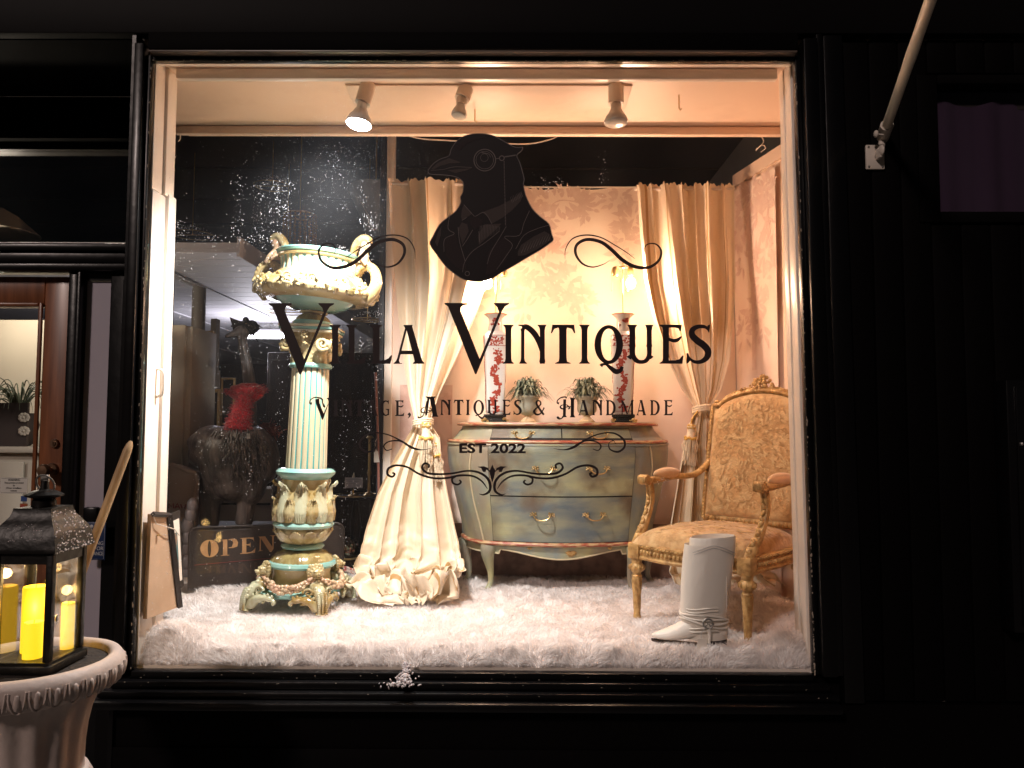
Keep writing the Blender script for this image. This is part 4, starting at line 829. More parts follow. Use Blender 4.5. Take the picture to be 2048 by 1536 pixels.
def drape(rows, nf, amp, seed, mt, parent, name, nu=360, nv=220, puddle=None, flip=1):
    rr = random.Random(seed); ph = [rr.uniform(0, 6) for _ in range(12)]
    py = [r[0] for r in rows]
    tot = [0]
    for i in range(1, len(rows)): tot.append(tot[-1] + math.hypot(rows[i][0] - rows[i - 1][0], (rows[i][3] - rows[i - 1][3]) * 400))
    T = [t / tot[-1] for t in tot]
    RW_ = [[r[k] for r in rows] for k in range(6)]
    def fn(u, v):
        t = 1 - v
        p_, l, r, Y, A, Z_ = [interp(t, T, RW_[k]) for k in range(6)]
        uu = u + .022 * math.sin(2 * PI * u * 2 + ph[0]) + .012 * math.sin(2 * PI * u * 5 + ph[1] + t * 2) + .010 * math.sin(t * 7 + ph[2] + u * 9) * math.sin(PI * u)
        f = 2 * PI * nf * uu
        s1 = math.sin(f + ph[3] + .8 * math.sin(t * 3.1 + ph[4])); s2 = math.sin(f * 2.27 + ph[5] + 1.4 * math.sin(t * 2.3 + ph[6])); s3 = math.sin(f * .43 + ph[7] + t * 2.0)
        h = math.copysign(abs(s1) ** .8, s1) * .58 + .22 * s2 * (.6 + .4 * math.sin(t * 9 + u * 13)) + .75 * s3 + .5 * noise.noise(Vector((u * 5, t * 2.2, seed + 30)))
        x_ = lerp(l, r, u) + (r - l) / nf * .16 * math.cos(f + ph[3] + .8 * math.sin(t * 3.1 + ph[4]))
        q = at(x_, p_, Y + 0)
        nz = noise.noise(Vector((u * 14, t * 9, seed))) * .5 + noise.noise(Vector((u * 30, t * 16, seed + 4))) * .35
        q.y -= A * .82 * h + .008 * nz * min(1, A / .012)
        if Z_ > 0:
            nn = noise.noise_vector(Vector((u * 7, t * 34, seed + 2))) + noise.noise_vector(Vector((u * 15, t * 60, seed + 9))) * .6
            q += Vector((nn.x * .03, nn.y * .035 - .01, abs(nn.z) * .05)) * Z_
            q.z = max(q.z, rugz(q.x, max(q.y, .03)) + .004)
        elif t < .012: q.z += .006 * math.sin(f * 2) + .004 * math.sin(f * 5.3)
        return q
    return MB().grid(fn, nu, nv, uv=True).build(name, mt, parent, ang=180)
# left curtain (px rows: y, left, right, depth, fold depth, puddle)
c1 = thing("curtain", at(850, 600, 1.12), "cream striped silk curtain with a tassel, left of the chest, pooling on the rug", "curtain", "tied back silk curtains")
drape([(358, 783, 990, 1.16, .018, 0), (374, 784, 990, 1.16, .022, 0), (470, 788, 990, 1.15, .028, 0), (560, 794, 980, 1.13, .032, 0), (640, 800, 950, 1.10, .034, 0), (720, 808, 912, 1.06, .034, 0), (790, 818, 878, 1.02, .030, 0), (840, 829, 862, .99, .020, 0), (850, 829, 863, .98, .018, 0),
       (875, 814, 880, .97, .026, 0), (920, 788, 884, .94, .034, 0), (985, 757, 897, .90, .040, 0), (1050, 736, 912, .87, .044, 0), (1110, 722, 925, .83, .042, .3), (1145, 712, 926, .79, .030, 1.1), (1172, 704, 918, .74, .018, 2.0), (1192, 722, 908, .69, .010, 2.0), (1204, 752, 896, .665, .006, 1.4), (1211, 790, 880, .65, .004, .6)], 5, .03, 11, M['silk1'], c1, "drape", 380, 260)
M['goldt'] = mat('gold_thread', (.62, .38, .08), .5, bump=.5, bscale=200); M['creamt'] = mat('cream_thread', (.74, .63, .46), .7, bump=.4, bscale=200)
def tassel(px, py, Y, s, name, parent, tilt=0):
    o = at(px, py, Y)
    tb_ = MB(); tb_.M = Matrix.Translation(o) @ Matrix.Rotation(tilt, 4, 'Y') @ Matrix.Scale(s, 4)
    tb_.lathe([(.005, .075), (.016, .072), (.021, .062), (.014, .050), (.017, .048), (.019, .020), (.023, .012)], 20)
    ob = tb_.build("tassel", M['creamt'], parent)
    g = MB(); g.M = tb_.M
    for k in range(26): a = k * 2.4; g.ell((.019 * math.cos(a) * .8, .019 * math.sin(a) * .8, .063 + .006 * math.sin(k * 1.7)), .0065, 6)
    g.build("gold_knot", M['goldt'], ob); g = MB(); g.M = tb_.M
    for k in range(30): a = k * 2.4; g.ell((.026 * math.cos(a), .026 * math.sin(a), .007 + .006 * math.sin(k * 1.9)), .0065, 6)
    g.build("gold_knot", M['goldt'], ob)
    f = MB(); f.M = tb_.M
    for k in range(90):
        a = random.random() * 2 * PI; r = random.uniform(.012, .025); L_ = random.uniform(.085, .125)
        f.tube([(r * math.cos(a), r * math.sin(a), .004), (r * 1.15 * math.cos(a), r * 1.15 * math.sin(a), -L_ * .5), (r * 1.35 * math.cos(a) + random.gauss(0, .003), r * 1.35 * math.sin(a), -L_)], .0016, 4)
    for k in range(30):
        a = random.random() * 2 * PI; r = random.uniform(.02, .028); 
        f.tube([(r * math.cos(a), r * math.sin(a), .004), (r * 1.5 * math.cos(a), r * 1.5 * math.sin(a), -.03), (r * 1.2 * math.cos(a), r * 1.2 * math.sin(a), -.055)], .0014, 4)
    f.build("fringe", M['creamt'], ob)
def band(px, py, Y, rx, ry, parent, mt):
    o = at(px, py, Y); mb = MB()
    for k in range(3): mb.tube([(o.x + rx * math.cos(t), o.y + ry * math.sin(t), o.z + k * .009 - .009 + .008 * math.cos(t + 1)) for t in np.linspace(0, 2 * PI, 25)[:-1]], .006, 8, closed=True)
    mb.build("tieback", mt, parent)
band(846, 846, .98, .042, .052, c1, M['silk1']) if False else band(846, 846, .98, .041, .050, c1, M['creamt'])
tassel(852, 880, .90, 1.0, "t", c1); tassel(869, 915, .93, .85, "t", c1, -.15)
MB().tube(cr_path([at(851, 848, .92), at(850, 856, .905), at(852, 862, .90)], 4), .003, 6).build("cord", M['goldt'], c1)
MB().tube([at(783, 368, 1.175), at(995, 368, 1.175)], .007, 8).build("curtain_rod", M['ivory'], c1)
c2 = thing("curtain", at(1400, 600, 1.12), "golden striped silk curtain tied back behind the gilded armchair", "curtain", "tied back silk curtains")
drape([(368, 1270, 1466, 1.16, .020, 0), (384, 1272, 1466, 1.16, .024, 0), (470, 1277, 1466, 1.15, .030, 0), (560, 1286, 1468, 1.13, .034, 0), (640, 1304, 1464, 1.10, .036, 0), (720, 1332, 1456, 1.06, .034, 0), (780, 1362, 1440, 1.03, .028, 0), (814, 1388, 1420, 1.0, .020, 0), (822, 1389, 1421, 1.0, .018, 0),
       (845, 1378, 1432, .99, .026, 0), (890, 1366, 1436, .98, .034, 0), (960, 1352, 1446, .97, .038, 0), (1040, 1338, 1462, .98, .040, 0), (1110, 1330, 1500, .98, .040, .2), (1150, 1330, 1540, .96, .034, .6), (1172, 1350, 1560, .92, .02, .8)], 7, .03, 23, M['silk2'], c2, "drape", 360, 240)
band(1404, 819, .99, .038, .048, c2, M['creamt']); tassel(1381, 880, .93, .9, "t", c2, .08)
MB().tube(cr_path([at(1395, 822, .94), at(1384, 838, .93), at(1381, 856, .93)], 4), .0035, 6).build("cord", M['goldt'], c2)
MB().tube([at(1268, 378, 1.175), at(1470, 378, 1.175)], .007, 8).build("curtain_rod", M['ivory'], c2)
# puddled silk cushion-like heap behind the chair
# ---- track plate and spot lamps
zc_ = 2.7245
pl = thing("lamp_track", (0, .25, zc_), "shallow cream lamp plate screwed to the ceiling of the display window", "light fitting")
a = atz(690, 168, zc_); b_ = atz(1265, 170, zc_)
MB().bb(a.x, b_.x, a.y, a.y + .30, zc_ - .006, zc_ - .0002, bev=.002).build("plate", M['ceil'], pl)
M['opal'] = mat('unlit_bulb_glass', (.55, .50, .44), .2); M['lamph'] = mat('cream_lamp_holder', (.62, .52, .42), .45)
M['bulbon'] = mat('lit_cool_bulb', (1, 1, 1), .5, emit=(.86, .94, 1.0), estr=40)
def spot(px0, py0, px1, py1, px2, py2, Y0_, Y2_, rb, label, lit, dirn=None):
    A = at(px0, py0, Y0_); A.z = min(A.z, 2.718); B = at(px1, py1, (Y0_ + Y2_) / 2); Cc = at(px2, py2, Y2_)
    t = thing("spot_lamp", (A.x, A.y, A.z), label, "spotlight", "spot lamps on the window ceiling")
    MB().tube([A + (A - B).normalized() * .0, A.lerp(B, .5), B], [.0265, .0265, .0265], 24).build("holder", M['lamph'], t)
    d = (Cc - B).normalized(); L_ = (Cc - B).length
    MB().tube([B - d * .006, B + d * L_ * .32], [.018, .018], 20).build("collar", M['chrome'] if lit else M['lamph'], t)
    MB().tube([B + d * L_ * f for f in (.30, .45, .62, .80, .93)], [r * rb for r in (.50, .62, .85, 1.0, .99)], 28, cap=True).build("bulb", M['opal'], t)
    MB().tube([B + d * L_ * f for f in (.935, .97, 1.0, 1.015)], [r * rb for r in (.97, .9, .55, .01)], 28).build("bulb_face", M['bulbon'] if lit else M['opal'], t)
    return t, Cc, d
t1_, C1, d1 = spot(737, 163, 725, 207, 717, 252, .19, .17, .043, "left spot lamp, the one shining brightly over the ceramic column", True)
spot(932, 163, 924, 198, 917, 234, .22, .20, .026, "middle spot lamp with a small unlit round bulb", False)
spot(1232, 160, 1232, 208, 1232, 249, .20, .19, .040, "right spot lamp with a wide unlit white bulb, pointing straight down", False)
ld = bpy.data.lights.new("spot_beam", 'SPOT'); lo_ = bpy.data.objects.new("spot_beam", ld); COL.objects.link(lo_); lo_.location = C1 + d1 * .02
ld.energy = 62; ld.spot_size = R(131); ld.spot_blend = 1.0; ld.color = (1.0, .955, .91); ld.shadow_soft_size = .035
lo_.rotation_euler = Vector((-.20, .24, -1.0)).to_track_quat('-Z', 'Y').to_euler()
for px, py in ((950, 226), (1358, 200)):
    p = atz(px, py - 10, zc_ - .001); MB_ = MB(); MB_.tube([p, p + Vector((0, 0, -.05)), p + Vector((.004, 0, -.055)), p + Vector((.008, 0, -.048))], .0022, 6)
    tag(MB_.build("ceiling_hook", M['brass']), "small brass hook %s the display ceiling" % ("beside the middle spot lamp on" if px < 1000 else "at the right side of"), "hook")
def wire(pts, name, label, r=.0022, m_=None):
    return tag(MB().tube(cr_path(pts, 6), r, 6).build(name, m_ or M['ivory']), label, "wire")
wire([at(800, 266, .61), at(840, 277, .62), at(900, 281, .63), at(960, 284, .63), at(1050, 288, .63), at(1100, 279, .62), at(1125, 266, .61)], "draped_wire", "white wire sagging under the ceiling edge behind the bird emblem", .0026)
wire([at(353, 262, .60), at(360, 268, .56), at(359, 280, .56), at(350, 287, .55), at(348, 298, .55), at(351, 312, .55), at(345, 320, .55)], "loose_wire", "white loose wire hanging in the upper left corner of the window", .0022)
wire([at(1520, 268, .60), at(1527, 284, .62), at(1512, 300, .64), at(1524, 290, .6), at(1531, 296, .6), at(1522, 304, .62)], "loose_wire", "cream loose wire hanging near the upper right corner of the window", .002)
# ================================================================== CHEST OF DRAWERS
M['chest'] = mat('blue_green_distressed_paint', (.11, .15, .175), .36, col2=(.38, .38, .22), scale=4.6, stretch=(.55, 1, 1.6), lo=.40, hi=.62, col3=(.13, .095, .06), s3=4.4, bump=.10, bscale=40, detail=6, bstretch=(.5, 1, 4))
M['chest2'] = mat('pale_blue_distressed_paint', (.19, .235, .235), .42, col2=(.40, .38, .18), scale=4.5, stretch=(1.6, 1, .8), lo=.4, hi=.66, col3=(.25, .20, .14), s3=3.6, bump=.10, bscale=40, detail=6)
M['redm'] = mat('red_worn_moulding', (.32, .075, .04), .42, col2=(.50, .34, .18), scale=22, stretch=(1, 1, 6), lo=.42, hi=.60, bump=.1, bscale=50)
M['groove'] = mat('dark_gap', (.012, .010, .008), .9)
cz0 = .85; ccx = .195
def chz(py, Y=.97): return at(1120, py, Y).z
ch = thing("bombe_chest", (ccx, 1.13, cz0), "blue green distressed bombe chest of drawers with red trim and cabriole legs", "chest of drawers")
plan = [(-.46, 1.265), (-.435, 1.16), (-.395, 1.075), (-.345, 1.02), (-.30, 1.0), (-.20, .975), (-.10, .955), (0, .947), (.10, .955), (.20, .975), (.30, 1.0), (.345, 1.02), (.395, 1.075), (.435, 1.16), (.46, 1.265)]
PL = cr_path(plan, 10); PLn = []
for i in range(len(PL)):
    a = PL[max(i - 1, 0)]; b_ = PL[min(i + 1, len(PL) - 1)]; t = (b_ - a) / np.linalg.norm(b_ - a); PLn.append(np.array([t[1], -t[0]]))
NPL = len(PL) - 1
zT, zF0, zF1, zB = chz(848), chz(857), chz(886), chz(1090)      # top, frieze top, frieze bottom, body bottom
bz = [cz0, zB - .04, zB, zB + .08, zB + .18, zF1 - .10, zF1 - .03, zF1, zF1 + .02, zF0, zT]
bo = [-.03, -.025, -.016, -.004, .018, .050, .055, .048, .024, -.006, -.010]
def chp(i, z, o=0):
    f = min(max(i, 0), NPL); k = int(f); k2 = min(k + 1, NPL); a = f - k
    p = PL[k] * (1 - a) + PL[k2] * a; n = PLn[k] * (1 - a) + PLn[k2] * a
    off = interp(z, bz, bo) + o; side = abs(p[0]) / .46
    fr_ = 1.0
    return (ccx + p[0] + n[0] * off * 1.15 * fr_, p[1] + n[1] * off * fr_, z)
def chsurf(name, i0, i1, z0, z1, o, m_, parent=ch, nu=40, nv=24, th=.012):
    def fn(u, v):
        return chp(lerp(i0, i1, u), lerp(z0, z1, v), o)
    mb = MB(); mb.grid(fn, nu, nv)
    # turned-in edges
    ed = [fn(k / nu, 0) for k in range(nu + 1)] + [fn(1, k / nv) for k in range(1, nv + 1)] + [fn(1 - k / nu, 1) for k in range(1, nu + 1)] + [fn(0, 1 - k / nv) for k in range(1, nv)]
    inn_ = []
    n = len(ed)
    for e in ed: inn_.append((e[0], e[1] + th, e[2]))
    mb.add(ed + inn_, [(k, (k + 1) % n, n + (k + 1) % n, n + k) for k in range(n)])
    return mb.build(name, m_, parent, ang=50)
iL, iR = 40, 100     # parameter of the drawer edges (front corners)
chsurf("carcass", 0, NPL, zB - .004, zT - .003, 0, M['chest2'], nu=140, nv=40, th=.0)
MB().prism([(ccx - .45, 1.27, zB), (ccx + .45, 1.27, zB), (ccx + .45, 1.27, zT - .01), (ccx - .45, 1.27, zT - .01)], (0, .01, 0)).build("back_board", M['chest2'], ch)
# dark gap sheet just proud of the carcass where the drawers sit
chsurf("drawer_gap", iL, iR, zB + .004, zF0 + .002, .0015, M['groove'], nu=60, nv=30, th=.001)
zm = chz(992)
def bail(parent, i, z, o=.012, w_=.036):
    c = Vector(chp(i, z, o)); mb = MB()
    a = Vector(chp(i - 2, z, o)); b_ = Vector(chp(i + 2, z, o)); t = (b_ - a).normalized(); nn = Vector((t.y, -t.x, 0))
    for s_ in (-1, 1):
        e = c + t * (w_ * s_)
        for k, (dx, dz, r) in enumerate(((0, 0, .0062), (.007, .006, .004), (-.006, .007, .0038), (.009, -.003, .0034), (-.009, -.002, .0034), (0, -.008, .0036), (.014 * s_, .004, .003), (.016 * s_, -.005, .0026))): mb.ell(e + t * dx + Vector((0, 0, dz)) + nn * .001, (r, r * .6 + .001, r), 8)
        mb.tube([e, e + nn * .012], .003, 6)
    mb.tube(cr_path([c + t * w_ + nn * .012, c + t * (w_ * .86) + nn * .016 + Vector((0, 0, -.012)), c + t * (w_ * .5) + nn * .018 + Vector((0, 0, -.021)), c + nn * .019 + Vector((0, 0, -.0235)), c - t * (w_ * .5) + nn * .018 + Vector((0, 0, -.021)), c - t * (w_ * .86) + nn * .016 + Vector((0, 0, -.012)), c - t * w_ + nn * .012], 4), .0028, 8)
    return mb.build("handle", M['brass'], parent)
im = lerp(iL, iR, .50)
d = chsurf("drawer", iL + .35, im - .25, zF1 + .022, zF0, .0045, M['chest'], nu=24, nv=10); bail(d, lerp(iL, im, .46), lerp(zF1, zF0, .68), .006)
d = chsurf("drawer", im + .25, iR - .35, zF1 + .022, zF0, .0045, M['chest'], nu=24, nv=10); bail(d, lerp(im, iR, .52), lerp(zF1, zF0, .68), .006)
d = chsurf("drawer", iL + .35, iR - .35, zm + .003, zF1 - .014, .0045, M['chest'], nu=50, nv=24); bail(d, lerp(iL, iR, .385), chz(935), .006); bail(d, lerp(iL, iR, .735), chz(935), .006)
d = chsurf("drawer", iL + .35, iR - .35, zB + .012, zm - .003, .0045, M['chest'], nu=50, nv=24); bail(d, lerp(iL, iR, .365), chz(1028), .006); bail(d, lerp(iL, iR, .73), chz(1028), .006)
def mould(name, z, r, o, m_, i0=0, i1=None, sq=1.0, dz=None):
    i1 = NPL if i1 is None else i1
    MB().tube([Vector(chp(lerp(i0, i1, k / 120), z, o)) + Vector((0, 0, dz(lerp(i0, i1, k / 120)) if dz else 0)) for k in range(121)], r, 8, sq=sq, up=(0, 0, 1)).build(name, m_, ch)
mould("waist_moulding", zF1 + .004, .011, .002, M['redm'], sq=.75); mould("waist_bead", zF1 - .009, .005, .003, M['chest2'])
mould("base_moulding", zB, .011, .004, M['redm'], sq=.85)
M['edge'] = mat('cream_worn_edge', (.50, .42, .27), .45)
# stile edge lines
for s_ in (0, 1):
    i = 30 if s_ == 0 else NPL - 30
    MB().tube([Vector(chp(i + (math.sin((z - zB) / (zF1 - zB) * PI) * -4) * (1 if s_ == 0 else -1), z, .002)) for z in np.linspace(zB, zF1, 24)], .004, 6).build("stile_edge", M['edge'], ch)
# top slab
tp = []
for k in range(0, NPL + 1, 2): p = PL[k]; n = PLn[k]; tp.append((ccx + p[0] + n[0] * .012, p[1] + n[1] * .012))
tp += [(ccx + .46, 1.285), (ccx - .46, 1.285)]
MB().prism([(x, y, zT - .002) for x, y in tp], (0, 0, .010)).build("chest_top", M['edge'], ch, ang=30)
MB().tube([(ccx + PL[k][0] + PLn[k][0] * .010, PL[k][1] + PLn[k][1] * .010, zT - .001) for k in range(0, NPL + 1, 2)], .0075, 8).build("top_moulding", M['redm'], ch)
# apron and legs
zA = zB - .010
def apz(i):
    t = (i - iL) / (iR - iL); 
    if t < 0 or t > 1: return .030
    return .012 + .030 * (1 - math.cos(2 * PI * min(1, max(0, (t - .0))) )) / 2 * 1.0 + .010 * math.sin(PI * t) + (.02 if t < .06 or t > .94 else 0)
mb = MB(); n_ = 160; vs = []; 
for k in range(n_ + 1):
    i = lerp(8, NPL - 8, k / n_); a = chp(i, zA, .0); zz_ = zA - apz(i); b0 = chp(i, zA, -.002)
    vs += [a, (b0[0], b0[1], zz_), (b0[0], b0[1] + .012, zz_), (a[0], a[1] + .012, a[2])]
fs = []
for k in range(n_):
    for q in range(4): fs.append((k * 4 + q, k * 4 + (q + 1) % 4, k * 4 + 4 + (q + 1) % 4, k * 4 + 4 + q))
mb.add(vs, fs); apo = mb.build("apron", M['chest2'], ch, ang=40)
MB().tube([(lambda a, i: (a[0], a[1] - .001, zA - apz(i)))(chp(i, zA, -.002), i) for i in np.linspace(8, NPL - 8, 140)], .0035, 6).build("apron_edge", M['edge'], apo)
for px, s_ in ((1140, 1.0), (1048, .45), (1226, .45)):
    i = 70 + (px - 1118) / 300 * 60; p = Vector(chp(i, zA - .022 if s_ == 1 else zA - .008, .002)); mb = MB()
    for k in range(7): a = -PI / 2 + (k - 3) * .42; mb.ell(p + Vector((math.cos(a) * .013 * s_, -.003, math.sin(a) * .013 * s_ + .006)), (.0052 * s_, .004, .013 * s_), 8, Matrix.Rotation(-(a + PI / 2), 3, 'Y'))
    mb.build("shell_mount", M['brass'] if s_ < 1 else M['gilt'], apo)
def leg(i, sgn, back=0):
    top = Vector(chp(i, zB - .012, -.008)); out_ = Vector((sgn * .5, -.6, 0)).normalized() if not back else Vector((sgn, .1, 0)).normalized()
    if back: top += Vector((0, -.02, 0))
    H = top.z - cz0 + .004
    prf = [(0, .034, .006), (.10, .034, .010), (.22, .029, .010), (.40, .021, .002), (.60, .015, -.008), (.80, .012, -.010), (.92, .013, -.002), (1.0, .017, .006)]
    P = cr_path([(top.x + out_.x * o, top.y + out_.y * o, top.z - H * t, r) for t, r, o in prf], 5)
    m_ = MB().tube([p[:3] for p in P], [p[3] for p in P], 12, up=(out_.x, out_.y, 0)).build("leg", M['chest2'], ch)
    MB().tube([(p[0] + out_.x * (p[3] * .9) , p[1] + out_.y * p[3] * .9, p[2]) for p in P], .0028, 5).build("leg_edge", M['edge'], m_)
leg(36, -1); leg(NPL - 36, 1); leg(4, -1, 1); leg(NPL - 4, 1, 1)
# ================================================================== LAMPS
M['porc'] = mat('white_porcelain', (.72, .70, .66), .15, coat=.5, col2=(.66, .64, .60), scale=10)
M['redp'] = mat('iron_red_glaze', (.36, .055, .03), .3); M['pink'] = mat('worn_gold_rim', (.50, .20, .10), .35)
M['bulbw'] = mat('lit_warm_bulb', (1, .9, .7), .4, emit=(1.0, .74, .38), estr=55)
M['glassb'] = glass('clear_bulb_glass', .08, tint=(.95, .85, .7))
zct = zT + .008
lamp_pos = {}
def vaselamp(pxc, Y, label, lit_side, yaw, seed):
    b0 = at(pxc, 840, Y); b0.z = zct; t = thing("vase_lamp", b0, label, "table lamp", "vase lamps on the chest"); ox, oy = b0.x, b0.y
    zz = lambda py: at(pxc, py, Y).z - zct
    def sq(mb, prof, n=6, mi=0, rot=yaw, top=True):
        vs = []; ns_ = 24
        def shape(th, r): # rounded square
            c, s__ = math.cos(th), math.sin(th); k = 1 / ((abs(c) ** 5 + abs(s__) ** 5) ** .2); return (r * k * c, r * k * s__)
        for r, z in prof:
            for k in range(32):
                x_, y_ = shape(2 * PI * k / 32, r); ca, sa = math.cos(rot), math.sin(rot); vs.append((ox + x_ * ca - y_ * sa, oy + x_ * sa + y_ * ca, zct + z))
        fs = [(i * 32 + k, i * 32 + (k + 1) % 32, (i + 1) * 32 + (k + 1) % 32, (i + 1) * 32 + k) for i in range(len(prof) - 1) for k in range(32)]
        fs += [tuple(range(32))[::-1], tuple((len(prof) - 1) * 32 + k for k in range(32))]
        mb.add(vs, fs, mi); return mb
    z_b, z_sh, z_n, z_r = zz(828), zz(672), zz(655), zz(630)
    sq(MB(), [(.050, .0), (.052, .006), (.044, .012), (.044, .020), (.050, .026), (.050, z_b - .002)]).build("wooden_base", M['groove'], t)
    body = MB(); sq(body, [(.038, z_b), (.040, z_b + .006), (.044, z_b + .12), (.049, z_b + .25), (.0525, z_sh - .03), (.053, z_sh - .004), (.048, z_sh + .006), (.036, z_sh + .018)])
    bo_ = body.build("vase", M['porc'], t)
    nk = MB(); nk.lathe([(.034, z_sh + .014), (.030, z_n + .02), (.029, z_n + .035), (.034, z_r - .012), (.047, z_r), (.048, z_r + .003), (.040, z_r), (.02, z_r - .01)], 40, (ox, oy, zct), mod=lambda th, z: 1 + (.035 * math.cos(8 * th) if z > z_r - .006 else 0))
    nk.build("neck", M['porc'], bo_)
    rm = MB(); rm.tube([(ox + .048 * (1 + .035 * math.cos(8 * th)) * math.cos(th), oy + .048 * (1 + .035 * math.cos(8 * th)) * math.sin(th), zct + z_r + .002) for th in np.linspace(0, 2 * PI, 49)[:-1]], .0025, 6, closed=True); rm.build("rim", M['pink'], bo_)
    # painted flowers on the faces turned to the street
    rr = random.Random(seed); fl_ = MB()
    def face(a, z, k):        # point on face k: a across (-1..1)
        fa = yaw + k * PI / 2 - PI / 2
        r = interp(z, [z_b, z_b + .12, z_b + .25, z_sh], [.040, .044, .049, .053]) + .0006
        nx_, ny_ = math.cos(fa), math.sin(fa); tx_, ty_ = -ny_, nx_
        aa = a * .035; return Vector((ox + nx_ * r + tx_ * aa, oy + ny_ * r + ty_ * aa, zct + z)), Vector((tx_, ty_, 0)), Vector((nx_, ny_, 0))
    def petal(c, t_, n_, ang_, L_, w_):
        d_ = t_ * math.cos(ang_) + Vector((0, 0, 1)) * math.sin(ang_); e_ = t_ * -math.sin(ang_) + Vector((0, 0, 1)) * math.cos(ang_)
        pts = [c, c + d_ * L_ * .35 + e_ * w_ * .5, c + d_ * L_ * .75 + e_ * w_ * .45, c + d_ * L_, c + d_ * L_ * .75 - e_ * w_ * .45, c + d_ * L_ * .35 - e_ * w_ * .5]
        fl_.add(pts + [c + d_ * L_ * .5 + n_ * .0005], [(q, (q + 1) % 6, 6) for q in range(6)])
    for k in (-1, 0, 1):
        zs = np.linspace(z_b + .02, z_sh - .075, 13); pr = None
        for q, z in enumerate(zs):
            a = .38 * math.sin(q * 1.05 + k + seed); c, t_, n_ = face(a, z, k)
            if pr is not None: fl_.tube([pr, c], .0011, 4)
            pr = c
            for m_ in range(13): petal(c + t_ * rr.uniform(-.012, .012) + Vector((0, 0, rr.uniform(-.008, .008))), t_, n_, rr.uniform(0, 6.3), rr.uniform(.009, .016), .008)
            if q % 4 == 2:
                for m_ in range(8): petal(c, t_, n_, m_ * PI / 4, .0135, .010)
                fl_.ell(c, .003, 6)
        for q in range(3):
            for m_ in range(16):
                c, t_, n_ = face(rr.uniform(-.95, .95), z_sh - .022 + rr.uniform(-.022, .016), k); petal(c, t_, n_, rr.uniform(0, 6.3), rr.uniform(.008, .014), .007)
        for s_ in (z_sh - .048, z_sh - .002, z_b + .012):
            a, b_ = face(-1.22, s_, k)[0], face(1.22, s_, k)[0]; fl_.tube([a, b_], .0012, 4)
    for q in range(5): 
        th = -PI / 2 + rr.uniform(-.5, .5); c = Vector((ox + .0305 * math.cos(th), oy + .0305 * math.sin(th), zct + z_n + .02 + rr.uniform(-.012, .014)))
        for m_ in range(6): petal(c + Vector((0, -.001, 0)), Vector((1, 0, 0)), Vector((0, -1, 0)), rr.uniform(0, 6.3), .011, .006)
    fl_.build("flower_painting", M['redp'], bo_, smooth=False)
    # rod and twin sockets
    zs_ = zz(535); MB().tube([(ox, oy, zct + z_r - .02), (ox, oy, zct + zs_ + .012)], .0028, 8).lathe([(.012, z_r - .006), (.008, z_r + .002), (.003, z_r + .006)], 16, (ox, oy, zct)).build("rod", M['brass'], t)
    hb = MB(); hb.ell((ox, oy, zct + zs_), (.010, .010, .008), 12); hb.tube([(ox - .036, oy, zct + zs_ + .002), (ox + .036, oy, zct + zs_ + .002)], .0035, 8); hb.lathe([(.004, 0), (.007, .008), (.003, .016), (.001, .02)], 12, (ox, oy, zct + zs_ + .006)); hb.build("socket_arm", M['brass'], t)
    for s_ in (-1, 1):
        x_ = ox + s_ * .036; so_ = MB(); so_.lathe([(.006, .0), (.012, -.006), (.015, -.016), (.0155, -.040), (.014, -.044)], 18, (x_, oy, zct + zs_ + .004)); sk = so_.build("socket", M['brass'], t)
        MB().tube([(x_ - s_ * 0 - .014, oy - .008, zct + zs_ - .03), (x_ - .014, oy - .008, zct + zs_ - .105)], .0009, 5).ell((x_ - .014, oy - .008, zct + zs_ - .108), .003, 6).build("pull_chain", M['brass'], sk)
        if s_ == lit_side:
            bc = Vector((x_, oy - .002, zct + zs_ - .072)); MB().ell(bc, (.021, .021, .026), 16).build("bulb", M['bulbw'], t); lamp_pos[label] = bc
            l_ = bpy.data.lights.new("bulb_light", 'POINT'); l_.energy = LAMPW; l_.color = (1.0, .61, .42); l_.shadow_soft_size = .022; lo2 = bpy.data.objects.new("bulb_light", l_); COL.objects.link(lo2); lo2.parent = t; lo2.location = bc - b0 + Vector((0, -.028, -.004))
    # gilt feet
    for a in (-2.36, -.78, .78, 2.36):
        ft = MB(); aa = a + yaw; c = Vector((ox + .062 * math.cos(aa), oy + .062 * math.sin(aa), zct + .010))
        for q in range(6): b_ = rr.uniform(0, 6.3); ft.ell(c + Vector((.010 * math.cos(b_), .006 * math.sin(b_), .006 * math.sin(b_ * 2))), (.007, .006, .0055), 7)
        ft.build("gilt_foot", M['brass'], t)
LAMPW = 5.8
vaselamp(990, 1.08, "left vase lamp with red flowers, its lit bulb just under the bird emblem", -1, R(6), 3)
vaselamp(1247, 1.08, "right vase lamp with red flowers, standing near the golden curtain", 1, R(-14), 8)
